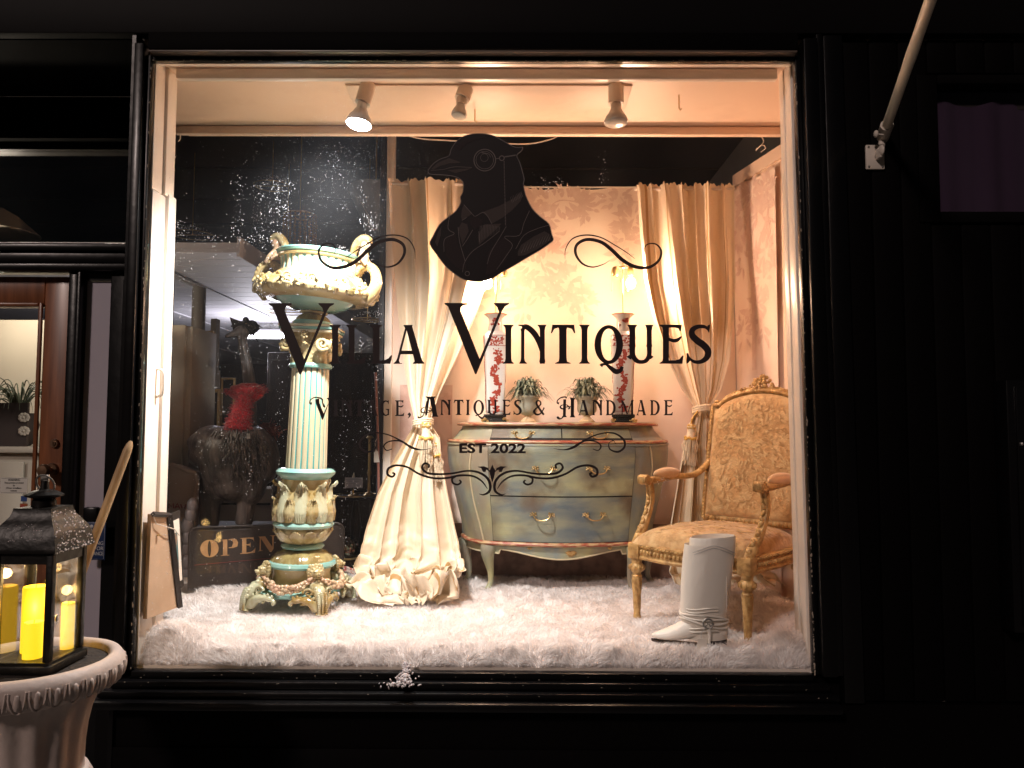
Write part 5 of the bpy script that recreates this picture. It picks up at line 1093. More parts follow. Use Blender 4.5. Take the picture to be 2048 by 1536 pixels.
# ================================================================== POTTED PLANTS
M['fern'] = mat('grey_green_leaf', (.10, .13, .085), .55, col2=(.20, .22, .13), scale=60, lo=.35, hi=.65)
M['potg'] = mat('verdigris_pot', (.30, .29, .22), .6, col2=(.42, .37, .26), scale=18, lo=.4, hi=.65, bump=.3, bscale=60); M['potb'] = mat('tan_pot_foot', (.60, .42, .24), .6)
def pplant(px, label, seed):
    rr = random.Random(seed); b0 = at(px, 840, 1.03); b0.z = zct; t = thing("potted_plant", b0, label, "potted plant", "potted plants on the chest")
    MB().lathe([(.034, 0), (.034, .006), (.026, .012), (.016, .022), (.014, .030)], 24, b0).build("foot", M['potb'], t)
    MB().lathe([(.014, .029), (.030, .036), (.040, .048), (.043, .062), (.041, .078), (.043, .094), (.050, .106), (.053, .110), (.053, .116), (.047, .116), (.045, .106)], 32, b0, mod=lambda th, z: 1 + .035 * math.cos(10 * th) * (1 if z < .08 else .4)).build("pot", M['potg'], t)
    f = MB()
    for k in range(230):
        a = rr.uniform(0, 2 * PI); e = rr.random() ** .7; L_ = rr.uniform(.05, .095); h_ = lerp(.085, .012, e) + rr.uniform(-.01, .012); rd = lerp(.012, .085, e) + rr.uniform(-.01, .012); st_ = Vector((rr.gauss(0, .018), rr.gauss(0, .018), .108)) + b0
        ca, sa = math.cos(a), math.sin(a)
        P = cr_path([st_, st_ + Vector((ca * rd * .35, sa * rd * .35, h_ * .75 + .012)), st_ + Vector((ca * rd * .75, sa * rd * .75, h_ + .006)), st_ + Vector((ca * rd * 1.1, sa * rd * 1.1, h_ - .022 * e - .004))], 3); n = len(P)
        w_ = rr.uniform(.0032, .0055); T_ = Vector((-sa, ca, 0)); vs = []
        for q in range(n): ww = w_ * math.sin(PI * (q + .6) / (n + .2)); p = Vector(P[q]); vs += [p - T_ * ww, p + Vector((0, 0, -.0012)), p + T_ * ww]
        f.add(vs, [x_ for q in range(n - 1) for x_ in ((q * 3, q * 3 + 1, q * 3 + 4, q * 3 + 3), (q * 3 + 1, q * 3 + 2, q * 3 + 5, q * 3 + 4))])
    f.build("foliage", M['fern'], t)
pplant(1056, "grassy green plant in a footed pot beside the left vase lamp", 5); pplant(1174, "grassy green plant in a footed pot beside the right vase lamp", 9)
# ================================================================== CERAMIC PEDESTAL AND PLANTER
M['maj'] = mat('cream_majolica_glaze', (.52, .44, .24), .2, col2=(.27, .19, .065), scale=18, lo=.42, hi=.64, coat=.6, bump=.12, bscale=70, detail=5)
M['majy'] = mat('yellow_majolica_glaze', (.54, .43, .21), .2, col2=(.38, .27, .10), scale=16, lo=.42, hi=.7, coat=.6, bump=.2, bscale=60)
M['teal'] = mat('turquoise_glaze', (.20, .43, .40), .14, col2=(.30, .50, .43), scale=10, coat=.7)
M['ivoryg'] = mat('ivory_glaze', (.60, .54, .38), .2, coat=.5, col2=(.55, .48, .31), scale=8); M['olive'] = mat('olive_brown_glaze', (.34, .28, .11), .2, col2=(.20, .14, .05), scale=22, lo=.4, hi=.65, coat=.5, stretch=(1, 1, .3))
M['greeng'] = mat('pale_green_glaze', (.50, .50, .34), .18, col2=(.30, .20, .06), scale=15, lo=.44, hi=.62, stretch=(1, 1, .5), coat=.6, bump=.15, bscale=50)
PY = .70; pb0 = at(600, 1212, PY); pb0.z = .856; ptop = at(628, 590, PY)
lean = math.atan2(ptop.x - pb0.x, ptop.z - pb0.z)
LM = Matrix.Translation(pb0) @ Matrix.Rotation(lean, 4, 'Y')
pd_ = thing("ceramic_pedestal", pb0, "tall turquoise and cream ceramic column with lion heads at its base", "pedestal")
def LB(): m = MB(); m.M = LM.copy(); m.zf = lambda z: z * .7867 if z < .3 else z - .064; return m
def acanth(mb, ang, z0, z1, rf, w, curl, n=9, bulge=.006, split=.3, mi=0):
    vs = []; NU, NV = 12, n * 2
    for j in range(NV + 1):
        t = j / NV; z = lerp(z0, z1, min(1, t * 1.08)) - (max(0, t - .82) / .18) ** 2 * (z1 - z0) * .10
        ww = w * (math.sin(PI * (t * .84 + .12)) ** .75) * (1 + split * (1 - ((t * 4.5) % 1)) * 1.1 - split * .4)
        for i in range(NU + 1):
            u = i / NU * 2 - 1; r = rf(min(max(z, z0), z1)) + bulge * (1 - u * u) ** .5 * (.55 + .45 * abs(math.cos(u * 9.4 + t * 2 * (1 if u > 0 else -1))))  + curl * max(0, t - .45) ** 2 * 3.3 * (1 - .3 * u * u)
            a = ang + u * ww / max(r, .02); vs.append((r * math.cos(a), r * math.sin(a), z - abs(u) * .12 * (z1 - z0) * t + .004 * abs(math.sin(u * 8)) * t))
    mb.add(vs, [(j * (NU + 1) + i, j * (NU + 1) + i + 1, (j + 1) * (NU + 1) + i + 1, (j + 1) * (NU + 1) + i) for j in range(NV) for i in range(NU)], mi)
def volute(mb, c, e1, e2, r0, turns=1.6, rt=.008, n=26, dirn=1):
    P = []; rs = []
    for k in range(n):
        t = k / (n - 1); a = dirn * t * turns * 2 * PI; r = r0 * (1 - t * .85); P.append(c + e1 * (r * math.cos(a)) + e2 * (r * math.sin(a))); rs.append(rt * (1 - t * .4))
    mb.tube(P, rs, 8)
A4 = [R(-143), R(-53), R(37), R(127)]
# base plate and drum
m = LB(); prof = [(.150, .055), (.156, .062), (.156, .078), (.148, .084), (.120, .088)]
m.lathe(prof, 64, mod=lambda th, z: 1 + .14 * math.cos(4 * (th - A4[0]))); m.build("base_plate", M['teal'], pd_)
LB().lathe([(.112, .085), (.115, .10), (.112, .165), (.116, .19)], 40, cap=False).build("drum", M['majy'], pd_)
LB().lathe([(.116, .188), (.128, .192), (.134, .203), (.130, .216), (.120, .221)], 48, cap=False).build("drum_ring", M['teal'], pd_)
LB().lathe([(.121, .219), (.112, .240), (.092, .262), (.070, .275), (.058, .282)], 96, mod=lambda th, z: 1 + .018 * math.cos(40 * th), cap=False).build("dome", M['olive'], pd_, ang=80)
LB().lathe([(.058, .276), (.080, .280), (.085, .290), (.078, .300), (.062, .304)], 48, cap=False).build("lower_ring", M['teal'], pd_)
m = LB(); m.lathe([(.060, .302), (.080, .312), (.098, .332), (.108, .352), (.104, .366)], 48, cap=False)
for k in range(12): acanth(m, k * PI / 6, .306, .362, lambda z: interp(z, [.302, .312, .332, .352, .366], [.061, .081, .099, .109, .106]), .026, .006, bulge=.006, split=.05)
m.build("leaf_cup", M['maj'], pd_, ang=60)
LB().lathe([(.100, .364), (.115, .368), (.120, .378), (.114, .388), (.100, .392)], 48, cap=False).build("cup_ring", M['teal'], pd_)
vr = lambda z: interp(z, [.39, .43, .48, .52, .56], [.108, .112, .100, .088, .094])
m = LB(); m.lathe([(vr(z), z) for z in np.linspace(.388, .56, 10)], 40, cap=False); m.build("vase_section", M['majy'], pd_)
m = LB(); m2 = LB()
for k in range(8):
    acanth(m, k * PI / 4 + .15, .392, .556, vr, .034, .026, n=14, bulge=.012, split=.20)
    acanth(m2, k * PI / 4 + .15 + PI / 8, .392, .490, vr, .028, .016, n=10, bulge=.016, split=.20)
m.build("acanthus_leaf", M['greeng'], pd_, ang=60); m2.build("acanthus_leaf", M['maj'], pd_, ang=60)
LB().lathe([(.090, .552), (.100, .560), (.114, .575), (.116, .584), (.106, .594), (.090, .598)], 48, cap=False).build("vase_ring", M['teal'], pd_)
NF = 20
m = LB(); m.lathe([(lerp(.080, .073, t), lerp(.594, 1.0, t)) for t in np.linspace(0, 1, 6)], NF * 8, mod=lambda th, z: 1 - .055 * max(0, math.cos(th * NF)) ** .7 if math.cos(th * NF) > 0 else 1, mi=lambda th, i: 1 if math.cos(th * NF) > .55 else 0, cap=False)
M['teal2'] = mat('deep_turquoise_glaze', (.07, .34, .33), .14, coat=.6, col2=(.12, .40, .37), scale=8)
m.build("fluted_shaft", [M['ivoryg'], M['teal2']], pd_, ang=70)
LB().lathe([(.076, .992), (.084, .996), (.086, 1.004), (.082, 1.012), (.074, 1.014)], 40, cap=False).build("neck_ring", M['teal'], pd_)
nr = lambda z: interp(z, [1.01, 1.05, 1.10, 1.13], [.072, .076, .088, .10])
m = LB(); m.lathe([(nr(z), z) for z in np.linspace(1.01, 1.13, 6)], 32, cap=False)
for k in range(8): acanth(m, k * PI / 4, 1.012, 1.095, nr, .026, .02, n=10, bulge=.008)
for a in A4:
    d_ = Vector((math.cos(a + R(8)), math.sin(a + R(8)), 0)); s_ = Vector((-d_.y, d_.x, 0))
    for q in (-1, 1): volute(m, d_ * .118 + s_ * (.020 * q) + Vector((0, 0, 1.085)), (d_ * .5 + s_ * -.8 * q).normalized(), Vector((0, 0, 1)), .028, 1.7, .0085, dirn=-1)
    m.ell(d_ * .118 + Vector((0, 0, 1.085)), (.016, .016, .020), 10)
for k in range(4):
    a = A4[k] + PI / 4 + R(8)
    for q in range(7): b_ = q / 7 * 6.28; m.ell((.108 * math.cos(a) + .0, .108 * math.sin(a), 1.12 + .0) if q == 0 else Vector((.106 * math.cos(a), .106 * math.sin(a), 1.12)) + Vector((-math.sin(a), math.cos(a), 0)) * .012 * math.cos(b_) + Vector((0, 0, .012 * math.sin(b_))), .0065, 7)
m.build("capital", M['maj'], pd_, ang=50)
m = LB(); m.M = LM @ Matrix.Rotation(A4[0] + R(8) + R(45), 4, 'Z')
m.box((0, 0, 1.136), (.20, .20, .012), None, 0, .004); m.box((0, 0, 1.158), (.215, .215, .010), None, 0, .004); m.build("abacus", M['ivoryg'], pd_, ang=30)
m = LB(); m.M = LM @ Matrix.Rotation(A4[0] + R(8) + R(45), 4, 'Z'); m.box((0, 0, 1.1475), (.208, .208, .010), None, 0, .002); m.build("abacus_band", M['teal'], pd_, ang=30)
# scroll feet
for a in A4:
    d_ = Vector((math.cos(a), math.sin(a), 0)); s_ = Vector((-d_.y, d_.x, 0)); Z = Vector((0, 0, 1)); m = LB()
    m.tube(cr_path([d_ * .120 + Z * .118, d_ * .160 + Z * .116, d_ * .196 + Z * .086, d_ * .200 + Z * .045, d_ * .208 + Z * .004], 5), [.026, .027, .028, .028, .028, .027, .026, .026, .025, .024, .023, .022, .021, .020, .019, .018, .017, .017, .017, .018, .020], 12)
    for q in (-1, 1):
        m.tube(cr_path([d_ * .198 + s_ * .010 * q + Z * .02, d_ * .185 + s_ * .030 * q + Z * .055, d_ * .165 + s_ * .055 * q + Z * .066, d_ * .145 + s_ * .080 * q + Z * .060, d_ * .138 + s_ * .092 * q + Z * .048, d_ * .142 + s_ * .086 * q + Z * .038], 4), [.021] * 8 + [.016] * 5 + [.010] * 5 + [.008] * 3, 8)
        m.tube(cr_path([d_ * .205 + s_ * .006 * q + Z * .006, d_ * .200 + s_ * .022 * q + Z * .035, d_ * .180 + s_ * .040 * q + Z * .048, d_ * .165 + s_ * .062 * q + Z * .046], 4), [.010] * 8 + [.007] * 5, 8)
    for q in range(7): m.ell(d_ * (.165 + .008 * q) + Z * (.142 - q * .012) + s_ * .012 * math.sin(q * 2.4), (.012, .012, .014), 8)
    for q in range(14):
        t = q / 13; zz_ = .125 - .115 * t; rr_ = interp(t, [0, .25, .6, 1], [.165, .214, .224, .226])
        for w_ in (-1, 0, 1): m.ell(d_ * rr_ + s_ * (w_ * .014) + Z * (zz_ + (0 if w_ else .004)), (.007, .007, .0085), 7)
    for q in (-1, 1):
        volute(m, d_ * .178 + s_ * (.040 * q) + Z * .100, (s_ * q + d_ * -.6).normalized(), Z, .020, 1.4, .006)
        for w_ in range(6): m.ell(d_ * (.196 - w_ * .010) + s_ * ((.026 + w_ * .012) * q) + Z * (.075 + .004 * math.sin(w_ * 2)), (.006, .006, .011), 7)
    m.ell(d_ * .212 + Z * .004, (.026, .024, .007), 8); m.build("scroll_foot", M['greeng'], pd_, ang=60)
    # lion head
    l = LB(); c = d_ * .140 + Z * .185
    for q in range(16): b_ = q / 16 * 2 * PI; l.ell(c + s_ * .026 * math.cos(b_) + Z * .030 * math.sin(b_), (.011, .011, .015), 7)
    for q in range(10): b_ = q / 10 * 2 * PI + .3; l.ell(c + d_ * .008 + s_ * .019 * math.cos(b_) + Z * .022 * math.sin(b_), (.009, .009, .011), 7)
    l.ell(c + d_ * .012, (.022, .022, .024), 12); l.ell(c + d_ * .032 - Z * .006, (.012, .012, .011), 10); l.ell(c + d_ * .040 - Z * .0, (.006, .006, .005), 8); l.ell(c + d_ * .030 - Z * .020, (.010, .010, .006), 8)
    for q in (-1, 1): l.ell(c + d_ * .024 + s_ * .012 * q + Z * .010, (.006, .006, .005), 8); l.ell(c + s_ * .022 * q + Z * .030, (.008, .008, .009), 8)
    l.build("lion_head", M['maj'], pd_, ang=60)
M['peach'] = mat('pale_fruit_glaze', (.54, .42, .26), .15, col2=(.60, .38, .26), scale=30, coat=.6)
for k in range(4):
    a0, a1 = A4[k], A4[k] + PI / 2; m = LB()
    for q in range(26):
        t = q / 25; a = lerp(a0, a1, t); sg_ = math.sin(PI * t); r = .148 + .012 * sg_; z = .165 - .058 * sg_; rr_ = .0065 + .0045 * sg_
        for w_ in range(3): m.ell((r * math.cos(a) + random.gauss(0, .003), r * math.sin(a) + random.gauss(0, .003), z + (w_ - 1) * rr_ * 1.1 + random.gauss(0, .002)), rr_ * random.uniform(.9, 1.15), 8)
    m.build("fruit_garland", M['peach'], pd_, ang=60)
# planter
plM = LM @ Matrix.Translation((0, 0, 1.100)) @ Matrix.Rotation(R(2.6), 4, 'Y'); p0_ = plM.translation
plt_ = thing("ceramic_planter", p0_, "wide ornate cream and turquoise ceramic bowl with figural handles on top of the column", "planter")
def LP(): m = MB(); m.M = plM.copy(); return m
LP().lathe([(.070, 0), (.078, .003), (.080, .012), (.074, .020), (.066, .022)], 48).build("foot_band", M['teal'], plt_)
LP().lathe([(.068, .021), (.062, .034), (.046, .046), (.040, .050)], 80, mod=lambda th, z: 1 + .03 * math.cos(24 * th), cap=False).build("gadroon_foot", M['olive'], plt_, ang=80)
LP().lathe([(.040, .048), (.054, .052), (.056, .058), (.048, .062)], 32, cap=False).build("neck", M['maj'], plt_)
LP().lathe([(.046, .060), (.080, .064), (.120, .076), (.148, .096), (.158, .112), (.150, .120)], 64, cap=False).build("underside", M['teal'], plt_)
br = lambda z: interp(z, [.098, .104, .115, .135, .155, .175, .195, .21], [.165, .205, .228, .236, .226, .200, .168, .152])
LP().lathe([(br(z), z) for z in (.098, .101, .104, .110, .115, .125, .135, .145, .155, .165, .175, .185, .195, .21)], 96, cap=False, mod=lambda th, z: 1 + .012 * math.sin(9 * th) * math.sin(z * 60)).build("belly", M['majy'], plt_, ang=80)
m = LP()
for k in range(18): acanth(m, k * PI / 9, .112, .190, br, .026, .008, n=8, bulge=.009, split=.35)
for k in range(36):
    a = k / 36 * 2 * PI; z = .150 + .018 * math.sin(k * 1.9); r = br(z) + .003
    for q in range(5): m.ell((r * math.cos(a + q * .035), r * math.sin(a + q * .035), z + .012 * math.sin(q * 1.7 + k)), (.007, .007, .008), 6)
for k in range(4):   # masks
    a = -PI / 2 + k * PI / 2; d_ = Vector((math.cos(a), math.sin(a), 0)); s_ = Vector((-d_.y, d_.x, 0)); Z = Vector((0, 0, 1)); c = d_ * .236 + Z * .142
    m.ell(c, (.020, .020, .024), 12); m.ell(c + d_ * .018, (.006, .006, .010), 8)
    for q in (-1, 1): m.ell(c + d_ * .014 + s_ * .009 * q + Z * .007, (.006, .006, .004), 8); volute(m, c + s_ * .045 * q + Z * .012 - d_ * .004, s_ * q, Z, .022, 1.3, .006)
    m.ell(c + d_ * .012 - Z * .016, (.010, .010, .007), 8)
m.build("leaf_relief", M['maj'], plt_, ang=60)
LP().lathe([(.152, .205), (.146, .212), (.145, .24), (.150, .268)], 240, cap=False, mod=lambda th, z: 1 - (.025 if math.cos(30 * th) > .2 else 0), mi=lambda th, i: 1 if math.cos(30 * th) > .35 else 0).build("fluted_neck", [M['ivoryg'], M['teal']], plt_, ang=70)
LP().lathe([(.150, .264), (.158, .268), (.160, .274), (.152, .277)], 64, cap=False).build("rim_bead", M['majy'], plt_)
LP().lathe([(.152, .276), (.164, .280), (.168, .288), (.160, .296), (.150, .296), (.142, .285), (.135, .25), (.125, .20), (.001, .19)], 64, cap=False).build("rim", M['teal'], plt_)
for sgn in (-1, 1):
    a = R(0 if sgn > 0 else 180) + R(-12); d_ = Vector((math.cos(a), math.sin(a), 0)); s_ = Vector((-d_.y, d_.x, 0)); Z = Vector((0, 0, 1)); m = LP()
    P = cr_path([d_ * .215 + Z * .118, d_ * .246 + Z * .150, d_ * .258 + Z * .190, d_ * .246 + Z * .232, d_ * .215 + Z * .252, d_ * .183 + Z * .240, d_ * .168 + Z * .212, d_ * .178 + Z * .190, d_ * .194 + Z * .196], 5)
    m.tube(P, [lerp(.028, .009, k / len(P)) for k in range(len(P))], 12)
    for k in range(2, len(P) - 12, 2):
        for q in (-1, 1): m.ell(P[k] + s_ * np.float64(.016 * q) + d_ * .008, (.009, .007, .012), 7)
    h = m.build("handle", M['majy'], plt_, ang=60)
    m = LP(); c0_ = d_ * .190 + Z * .262
    m.tube(cr_path([c0_, c0_ + d_ * .004 + Z * .035, c0_ - d_ * .002 + Z * .060], 5), [.024, .024, .023, .022, .021, .020, .018, .016, .014, .013, .012], 12)
    hd_ = c0_ + d_ * .006 + Z * .074
    m.ell(hd_, (.018, .018, .022), 14); m.ell(hd_ + d_ * .018 - Z * .002, (.006, .005, .006), 8); m.ell(hd_ + d_ * .013 - Z * .013, (.006, .007, .004), 8)
    for q in (-1, 1): m.ell(hd_ + d_ * .013 + s_ * .007 * q + Z * .005, (.004, .004, .003), 8); m.tube(cr_path([c0_ + s_ * .020 * q + Z * .04, c0_ + s_ * .034 * q + Z * .015 + d_ * .012, c0_ + s_ * .026 * q - Z * .008 + d_ * .03], 4), .008, 8)
    m.build("figure", M['peach'], h, ang=60)
    m = LP(); P = cr_path([c0_ - d_ * .030 + Z * .0, c0_ - d_ * .042 + Z * .035, c0_ - d_ * .030 + Z * .078, c0_ - d_ * .004 + Z * .102, c0_ + d_ * .020 + Z * .096, c0_ + d_ * .022 + Z * .084], 6)
    m.tube(P, [.012 + .010 * math.sin(PI * k / len(P)) for k in range(len(P))], 12, sq=.8)
    for q in (-1, 1): m.tube([Vector(p) + s_ * .014 * q for p in P], [.004 + .005 * math.sin(PI * k / len(P)) for k in range(len(P))], 8)
    m.build("shell_hood", M['maj'], h, ang=60)
# ================================================================== GILDED ARMCHAIR
CX, CY = Vector((.707, -.707, 0)), Vector((.707, .707, 0)); CO = Vector((.607, .372, .852))
CMt = Matrix(((CX.x, CY.x, 0, CO.x), (CX.y, CY.y, 0, CO.y), (0, 0, 1, CO.z), (0, 0, 0, 1)))
acr = thing("armchair", CO, "gilded carved armchair with golden tapestry upholstery at the right of the window", "armchair")
M['tap'] = mat('golden_tapestry', (.56, .34, .14), .75, col2=(.45, .26, .10), scale=48, lo=.42, hi=.60, bump=.6, bscale=55, col3=(.62, .42, .20), s3=16, detail=6, sheen=.3)
M['padf'] = mat('peach_arm_velvet', (.66, .42, .22), .8, col2=(.58, .35, .16), scale=20, sheen=.4)
def LC(): m = MB(); m.M = CMt.copy(); return m
def sweep(mb, path, prof, mi=0):          # prof: (outward, up) rectangle-like section on a roughly horizontal path
    P = [Vector(p) for p in path]; n = len(prof); vs = []
    for i, p in enumerate(P):
        t = (P[min(i + 1, len(P) - 1)] - P[max(i - 1, 0)]); t.z = 0; t.normalize(); o = Vector((t.y, -t.x, 0))
        for a, b_ in prof: vs.append(p + o * a + Vector((0, 0, b_)))
    fs = [(i * n + k, i * n + (k + 1) % n, (i + 1) * n + (k + 1) % n, (i + 1) * n + k) for i in range(len(P) - 1) for k in range(n)]
    fs += [tuple(range(n))[::-1], tuple((len(P) - 1) * n + k for k in range(n))]; mb.add(vs, fs, mi)
hw = .222; dp = .44
def legc(x, y, H, back=False):
    m = LC()
    def tw(th, z): return 1 + (.09 * math.cos(6 * th + z * 70) if .03 < z < H * .70 else 0)
    m.lathe([(.0135, -.02), (.0145, .006), (.0125, .014), (.0125, .03)] + [(lerp(.0125, .0185, t), lerp(.031, H * .70, t)) for t in np.linspace(0, 1, 16)] + [(.0195, H * .71), (.016, H * .73), (.016, H * .76), (.026, H * .80), (.029, H * .85), (.025, H * .89), (.018, H * .92), (.021, H * .97), (.021, H)], 30, (x, y, 0), mod=tw)
    for k in range(10): a = k / 10 * 6.283; m.ell((x + .027 * math.cos(a), y + .027 * math.sin(a), H * .845), (.005, .005, .010), 6)
    m.build("leg", M['gilt'], acr, ang=60)
for x in (-hw, hw): legc(x, 0, .218); legc(x * .9, dp, .218)
m = LC()
for x, y in ((-hw, 0), (hw, 0), (-hw * .9, dp), (hw * .9, dp)): m.box((x, y, .246), (.050, .050, .060), None, 0, .006)
m.build("corner_block", M['gilt'], acr, ang=30)
railprof = [(-.012, -.026), (.012, -.028), (.016, -.020), (.010, -.014), (.010, .012), (.017, .018), (.014, .027), (-.012, .027)]
rails = [cr_path([(-hw + .026, -.004, .246), (-hw * .5, -.026, .246), (0, -.034, .246), (hw * .5, -.026, .246), (hw - .026, -.004, .246)], 8), [(hw + .004, .026, .246), (hw + .008, .2, .246), (hw * .9 + .006, dp - .026, .246)], [(-hw * .9 - .006, dp - .026, .246), (-hw - .008, .2, .246), (-hw - .004, .026, .246)], [(hw * .9 - .03, dp, .246), (-hw * .9 + .03, dp, .246)]]
for rl in rails:
    m = LC(); sweep(m, rl, railprof); ro_ = m.build("seat_rail", M['gilt'], acr, ang=40)
    m = LC(); rp = cr_path(rl, 6) if len(rl) < 10 else rl
    L_ = [0]
    for i in range(1, len(rp)): L_.append(L_[-1] + float(np.linalg.norm(np.array(rp[i]) - np.array(rp[i - 1]))))
    k = 0.012
    while k < L_[-1] - .008:
        q = [interp(k, L_, [float(p[c]) for p in rp]) for c in range(3)]; q2 = [interp(k + .004, L_, [float(p[c]) for p in rp]) for c in range(3)]; t = (Vector(q2) - Vector(q)).normalized(); o_ = Vector((t.y, -t.x, 0))
        m.ell(Vector(q) + o_ * .011, (.0075, .0075, .0095), 8); m.ell(Vector(q) + o_ * .016 + Vector((0, 0, .022)), .004, 6); k += .0175
    m.build("carved_beading", M['gilt'], ro_, ang=60)
def seatf(u, v):
    y = lerp(-.022 - .012 * math.sin(PI * u), dp - .01, v); wv = lerp(hw + .008, hw * .92, v); x = lerp(-wv, wv, u)
    eu = 1 - abs(2 * u - 1) ** 5; ev = 1 - abs(2 * v - 1) ** 5; z = .272 + .070 * (max(0, eu) ** .45) * (max(0, ev) ** .45) * (1 - .08 * noise.noise(Vector((u * 4, v * 4, 0))))
    e = 1 - .0 * eu; return (x, y, z)
m = LC(); m.grid(seatf, 40, 40); seat_ = m.build("seat", M['tap'], acr, ang=180)
M['flo'] = mat('pale_gold_weave', (.62, .43, .21), .8, bump=.5, bscale=80); M['flod'] = mat('brown_gold_weave', (.42, .25, .10), .8)
def weave(fn, n, parent, s):
    for mt__, nn_ in ((M['flo'], n), (M['flod'], n // 2)):
        m = LC()
        for k in range(nn_):
            cu, cv = random.uniform(.08, .92), random.uniform(.06, .94); cu += .03 * math.sin(cv * 20); a = noise.noise(Vector((cu * 3, cv * 3, 2))) * 6 + random.gauss(0, .5); L_ = random.uniform(.03, .075); W_ = L_ * random.uniform(.25, .4)
            pts = []
            for t, w_ in ((0, 0), (.3, .5), (.7, .45), (1, 0), (.7, -.45), (.3, -.5)): x_ = t * L_; y_ = w_ * W_ + .1 * L_ * math.sin(PI * t); pts.append((cu + x_ * math.cos(a) - y_ * math.sin(a), cv + x_ * math.sin(a) + y_ * math.cos(a)))
            V_ = [Vector(fn(min(max(p[0], .03), .97), min(max(p[1], .03), .97))) + Vector(s) for p in pts]; c_ = sum(V_, Vector()) / 6 + Vector(s) * .6
            m.add(V_ + [c_], [(q, (q + 1) % 6, 6) for q in range(6)])
        m.build('floral_weave', mt__, parent, ang=80)
weave(seatf, 150, seat_, (0, 0, .0022))
# back
yb0, yb1 = dp + .005, dp + .115
def bz(x, z): return lerp(yb0, yb1, (z - .30) / .55)
def toparc(x):
    a = abs(x) / .205
    return .785 + (.012 if a > .86 else .012 + .058 * math.cos(min(1, a / .86) * PI / 2) ** .6)
nB = 40
def backf(u, v, s=1, off=0):
    x = lerp(-.198, .198, u) * 1.0; zt_ = toparc(x) - .012; z = lerp(.345, zt_, v); eu = max(0, 1 - abs(2 * u - 1) ** 6); ev = max(0, 1 - abs(2 * v - 1) ** 6)
    return (x, bz(x, z) - s * (.012 + .026 * eu ** .5 * ev ** .5) + off, z)
m = LC(); m.grid(backf, 40, 40); m.grid(lambda u, v: backf(u, v, -.35, .02), 20, 20); back_ = m.build("backrest", M['tap'], acr, ang=180); weave(backf, 230, back_, (0, -.0022, 0))
m = LC()
fr_path = [(-.205, .335)] + [(-.208, z) for z in np.linspace(.40, .775, 6)] + [(x, toparc(x)) for x in np.linspace(-.205, .205, 31)] + [(.208, z) for z in np.linspace(.775, .40, 6)] + [(.205, .335)]
P = [Vector((x, bz(x, z), z)) for x, z in fr_path]
m.tube(P, .0155, 8, sq=1.0); m.tube([p + Vector((0, -.012, 0)) for p in P], .007, 8); m.tube([Vector((-.205, bz(0, .335), .335)), Vector((.205, bz(0, .335), .335))], .017, 8)
bf = m.build("back_frame", M['gilt'], acr, ang=50)
m = LC()
for i in range(1, len(P)):
    n_ = max(1, int((P[i] - P[i - 1]).length / .013))
    for k in range(n_): m.ell(P[i - 1].lerp(P[i], k / n_) + Vector((0, -.016, 0)), (.0062, .0045, .0062), 6)
for k in range(26): m.ell((lerp(-.2, .2, k / 25), bz(0, .335) - .016, .335), (.007, .005, .010), 7)
m.build("ribbon_carving", M['gilt'], bf, ang=60)
m = LC()
for k in range(70):
    t = random.gauss(0, .36); x = t * .085; hgt = .052 * math.exp(-(x / .055) ** 2); z = toparc(x) + random.uniform(.004, .012 + hgt); a = random.uniform(0, 6.28)
    m.ell((x, bz(x, z) - random.uniform(0, .014), z), (random.uniform(.005, .011), .006, random.uniform(.005, .010)), 8, Matrix.Rotation(a, 3, 'Y'))
for s_ in (-1, 1):
    for k in range(9): x = s_ * (.05 + k * .013); z = toparc(x) + .014; m.ell((x, bz(x, z) - .004, z), (.012, .006, .006), 8, Matrix.Rotation(s_ * .6, 3, 'Y'))
    m.ell((s_ * .196, bz(0, .80), .812), (.016, .012, .010), 8)
m.build("crest_carving", M['gilt'], bf, ang=60)
for s_ in (-1, 1):
    m = LC()
    P = cr_path([(s_ * hw, .004, .268), (s_ * (hw + .006), .030, .30), (s_ * (hw + .012), .075, .35), (s_ * (hw + .014), .108, .41), (s_ * (hw + .014), .112, .46), (s_ * (hw + .014), .104, .492)], 5)
    m.tube(P, [lerp(.024, .0155, min(1, k / 12)) for k in range(len(P))], 10, sq=.75)
    for q in (-1, 1): m.tube([Vector(p) + Vector((q * .008, -.012, 0)) for p in P], .0045, 6)
    m.build("arm_support", M['gilt'], acr, ang=60)
    m = LC()
    for k in range(12):
        t = k / 11; p = P[int(t * 17)]; m.ell(Vector(p) + Vector((0, -.016, .004)), (.013 * (1 - t * .5), .006, .014), 8, Matrix.Rotation(.5 * (-1) ** k, 3, 'Y'))
    m.build("leaf_carving", M['gilt'], acr, ang=60)
    m = LC(); x0_ = s_ * (hw + .014)
    A = cr_path([(x0_, .080, .502), (x0_, .14, .500), (x0_, .22, .506), (x0_ * .99, .30, .508), (x0_ * .95, .37, .508), (x0_ * .90, .425, .522), (s_ * .205, bz(0, .56), .57), (s_ * .205, bz(0, .62), .62)], 5)
    m.tube(A, [.0175] * 12 + [.0150] * (len(A) - 12), 10, sq=.8, up=(0, 0, 1))
    for q in (-1, 1): volute(m, Vector((x0_ + q * .016, .074, .504)), Vector((0, 1, 0)), Vector((0, 0, 1)), .018, 1.6, .0055, dirn=-1)
    m.tube([(x0_ - .018, .070, .504), (x0_ + .018, .070, .504)], .019, 12)
    for k in range(5): m.ell((x0_ + (k - 2) * .0075, .053, .504), (.004, .004, .016), 6)
    m.build("armrest", M['gilt'], acr, ang=60)
    m = LC(); m.ell((x0_, .225, .522), (.023, .090, .024), 24); m.build("arm_pad", M['padf'], acr)
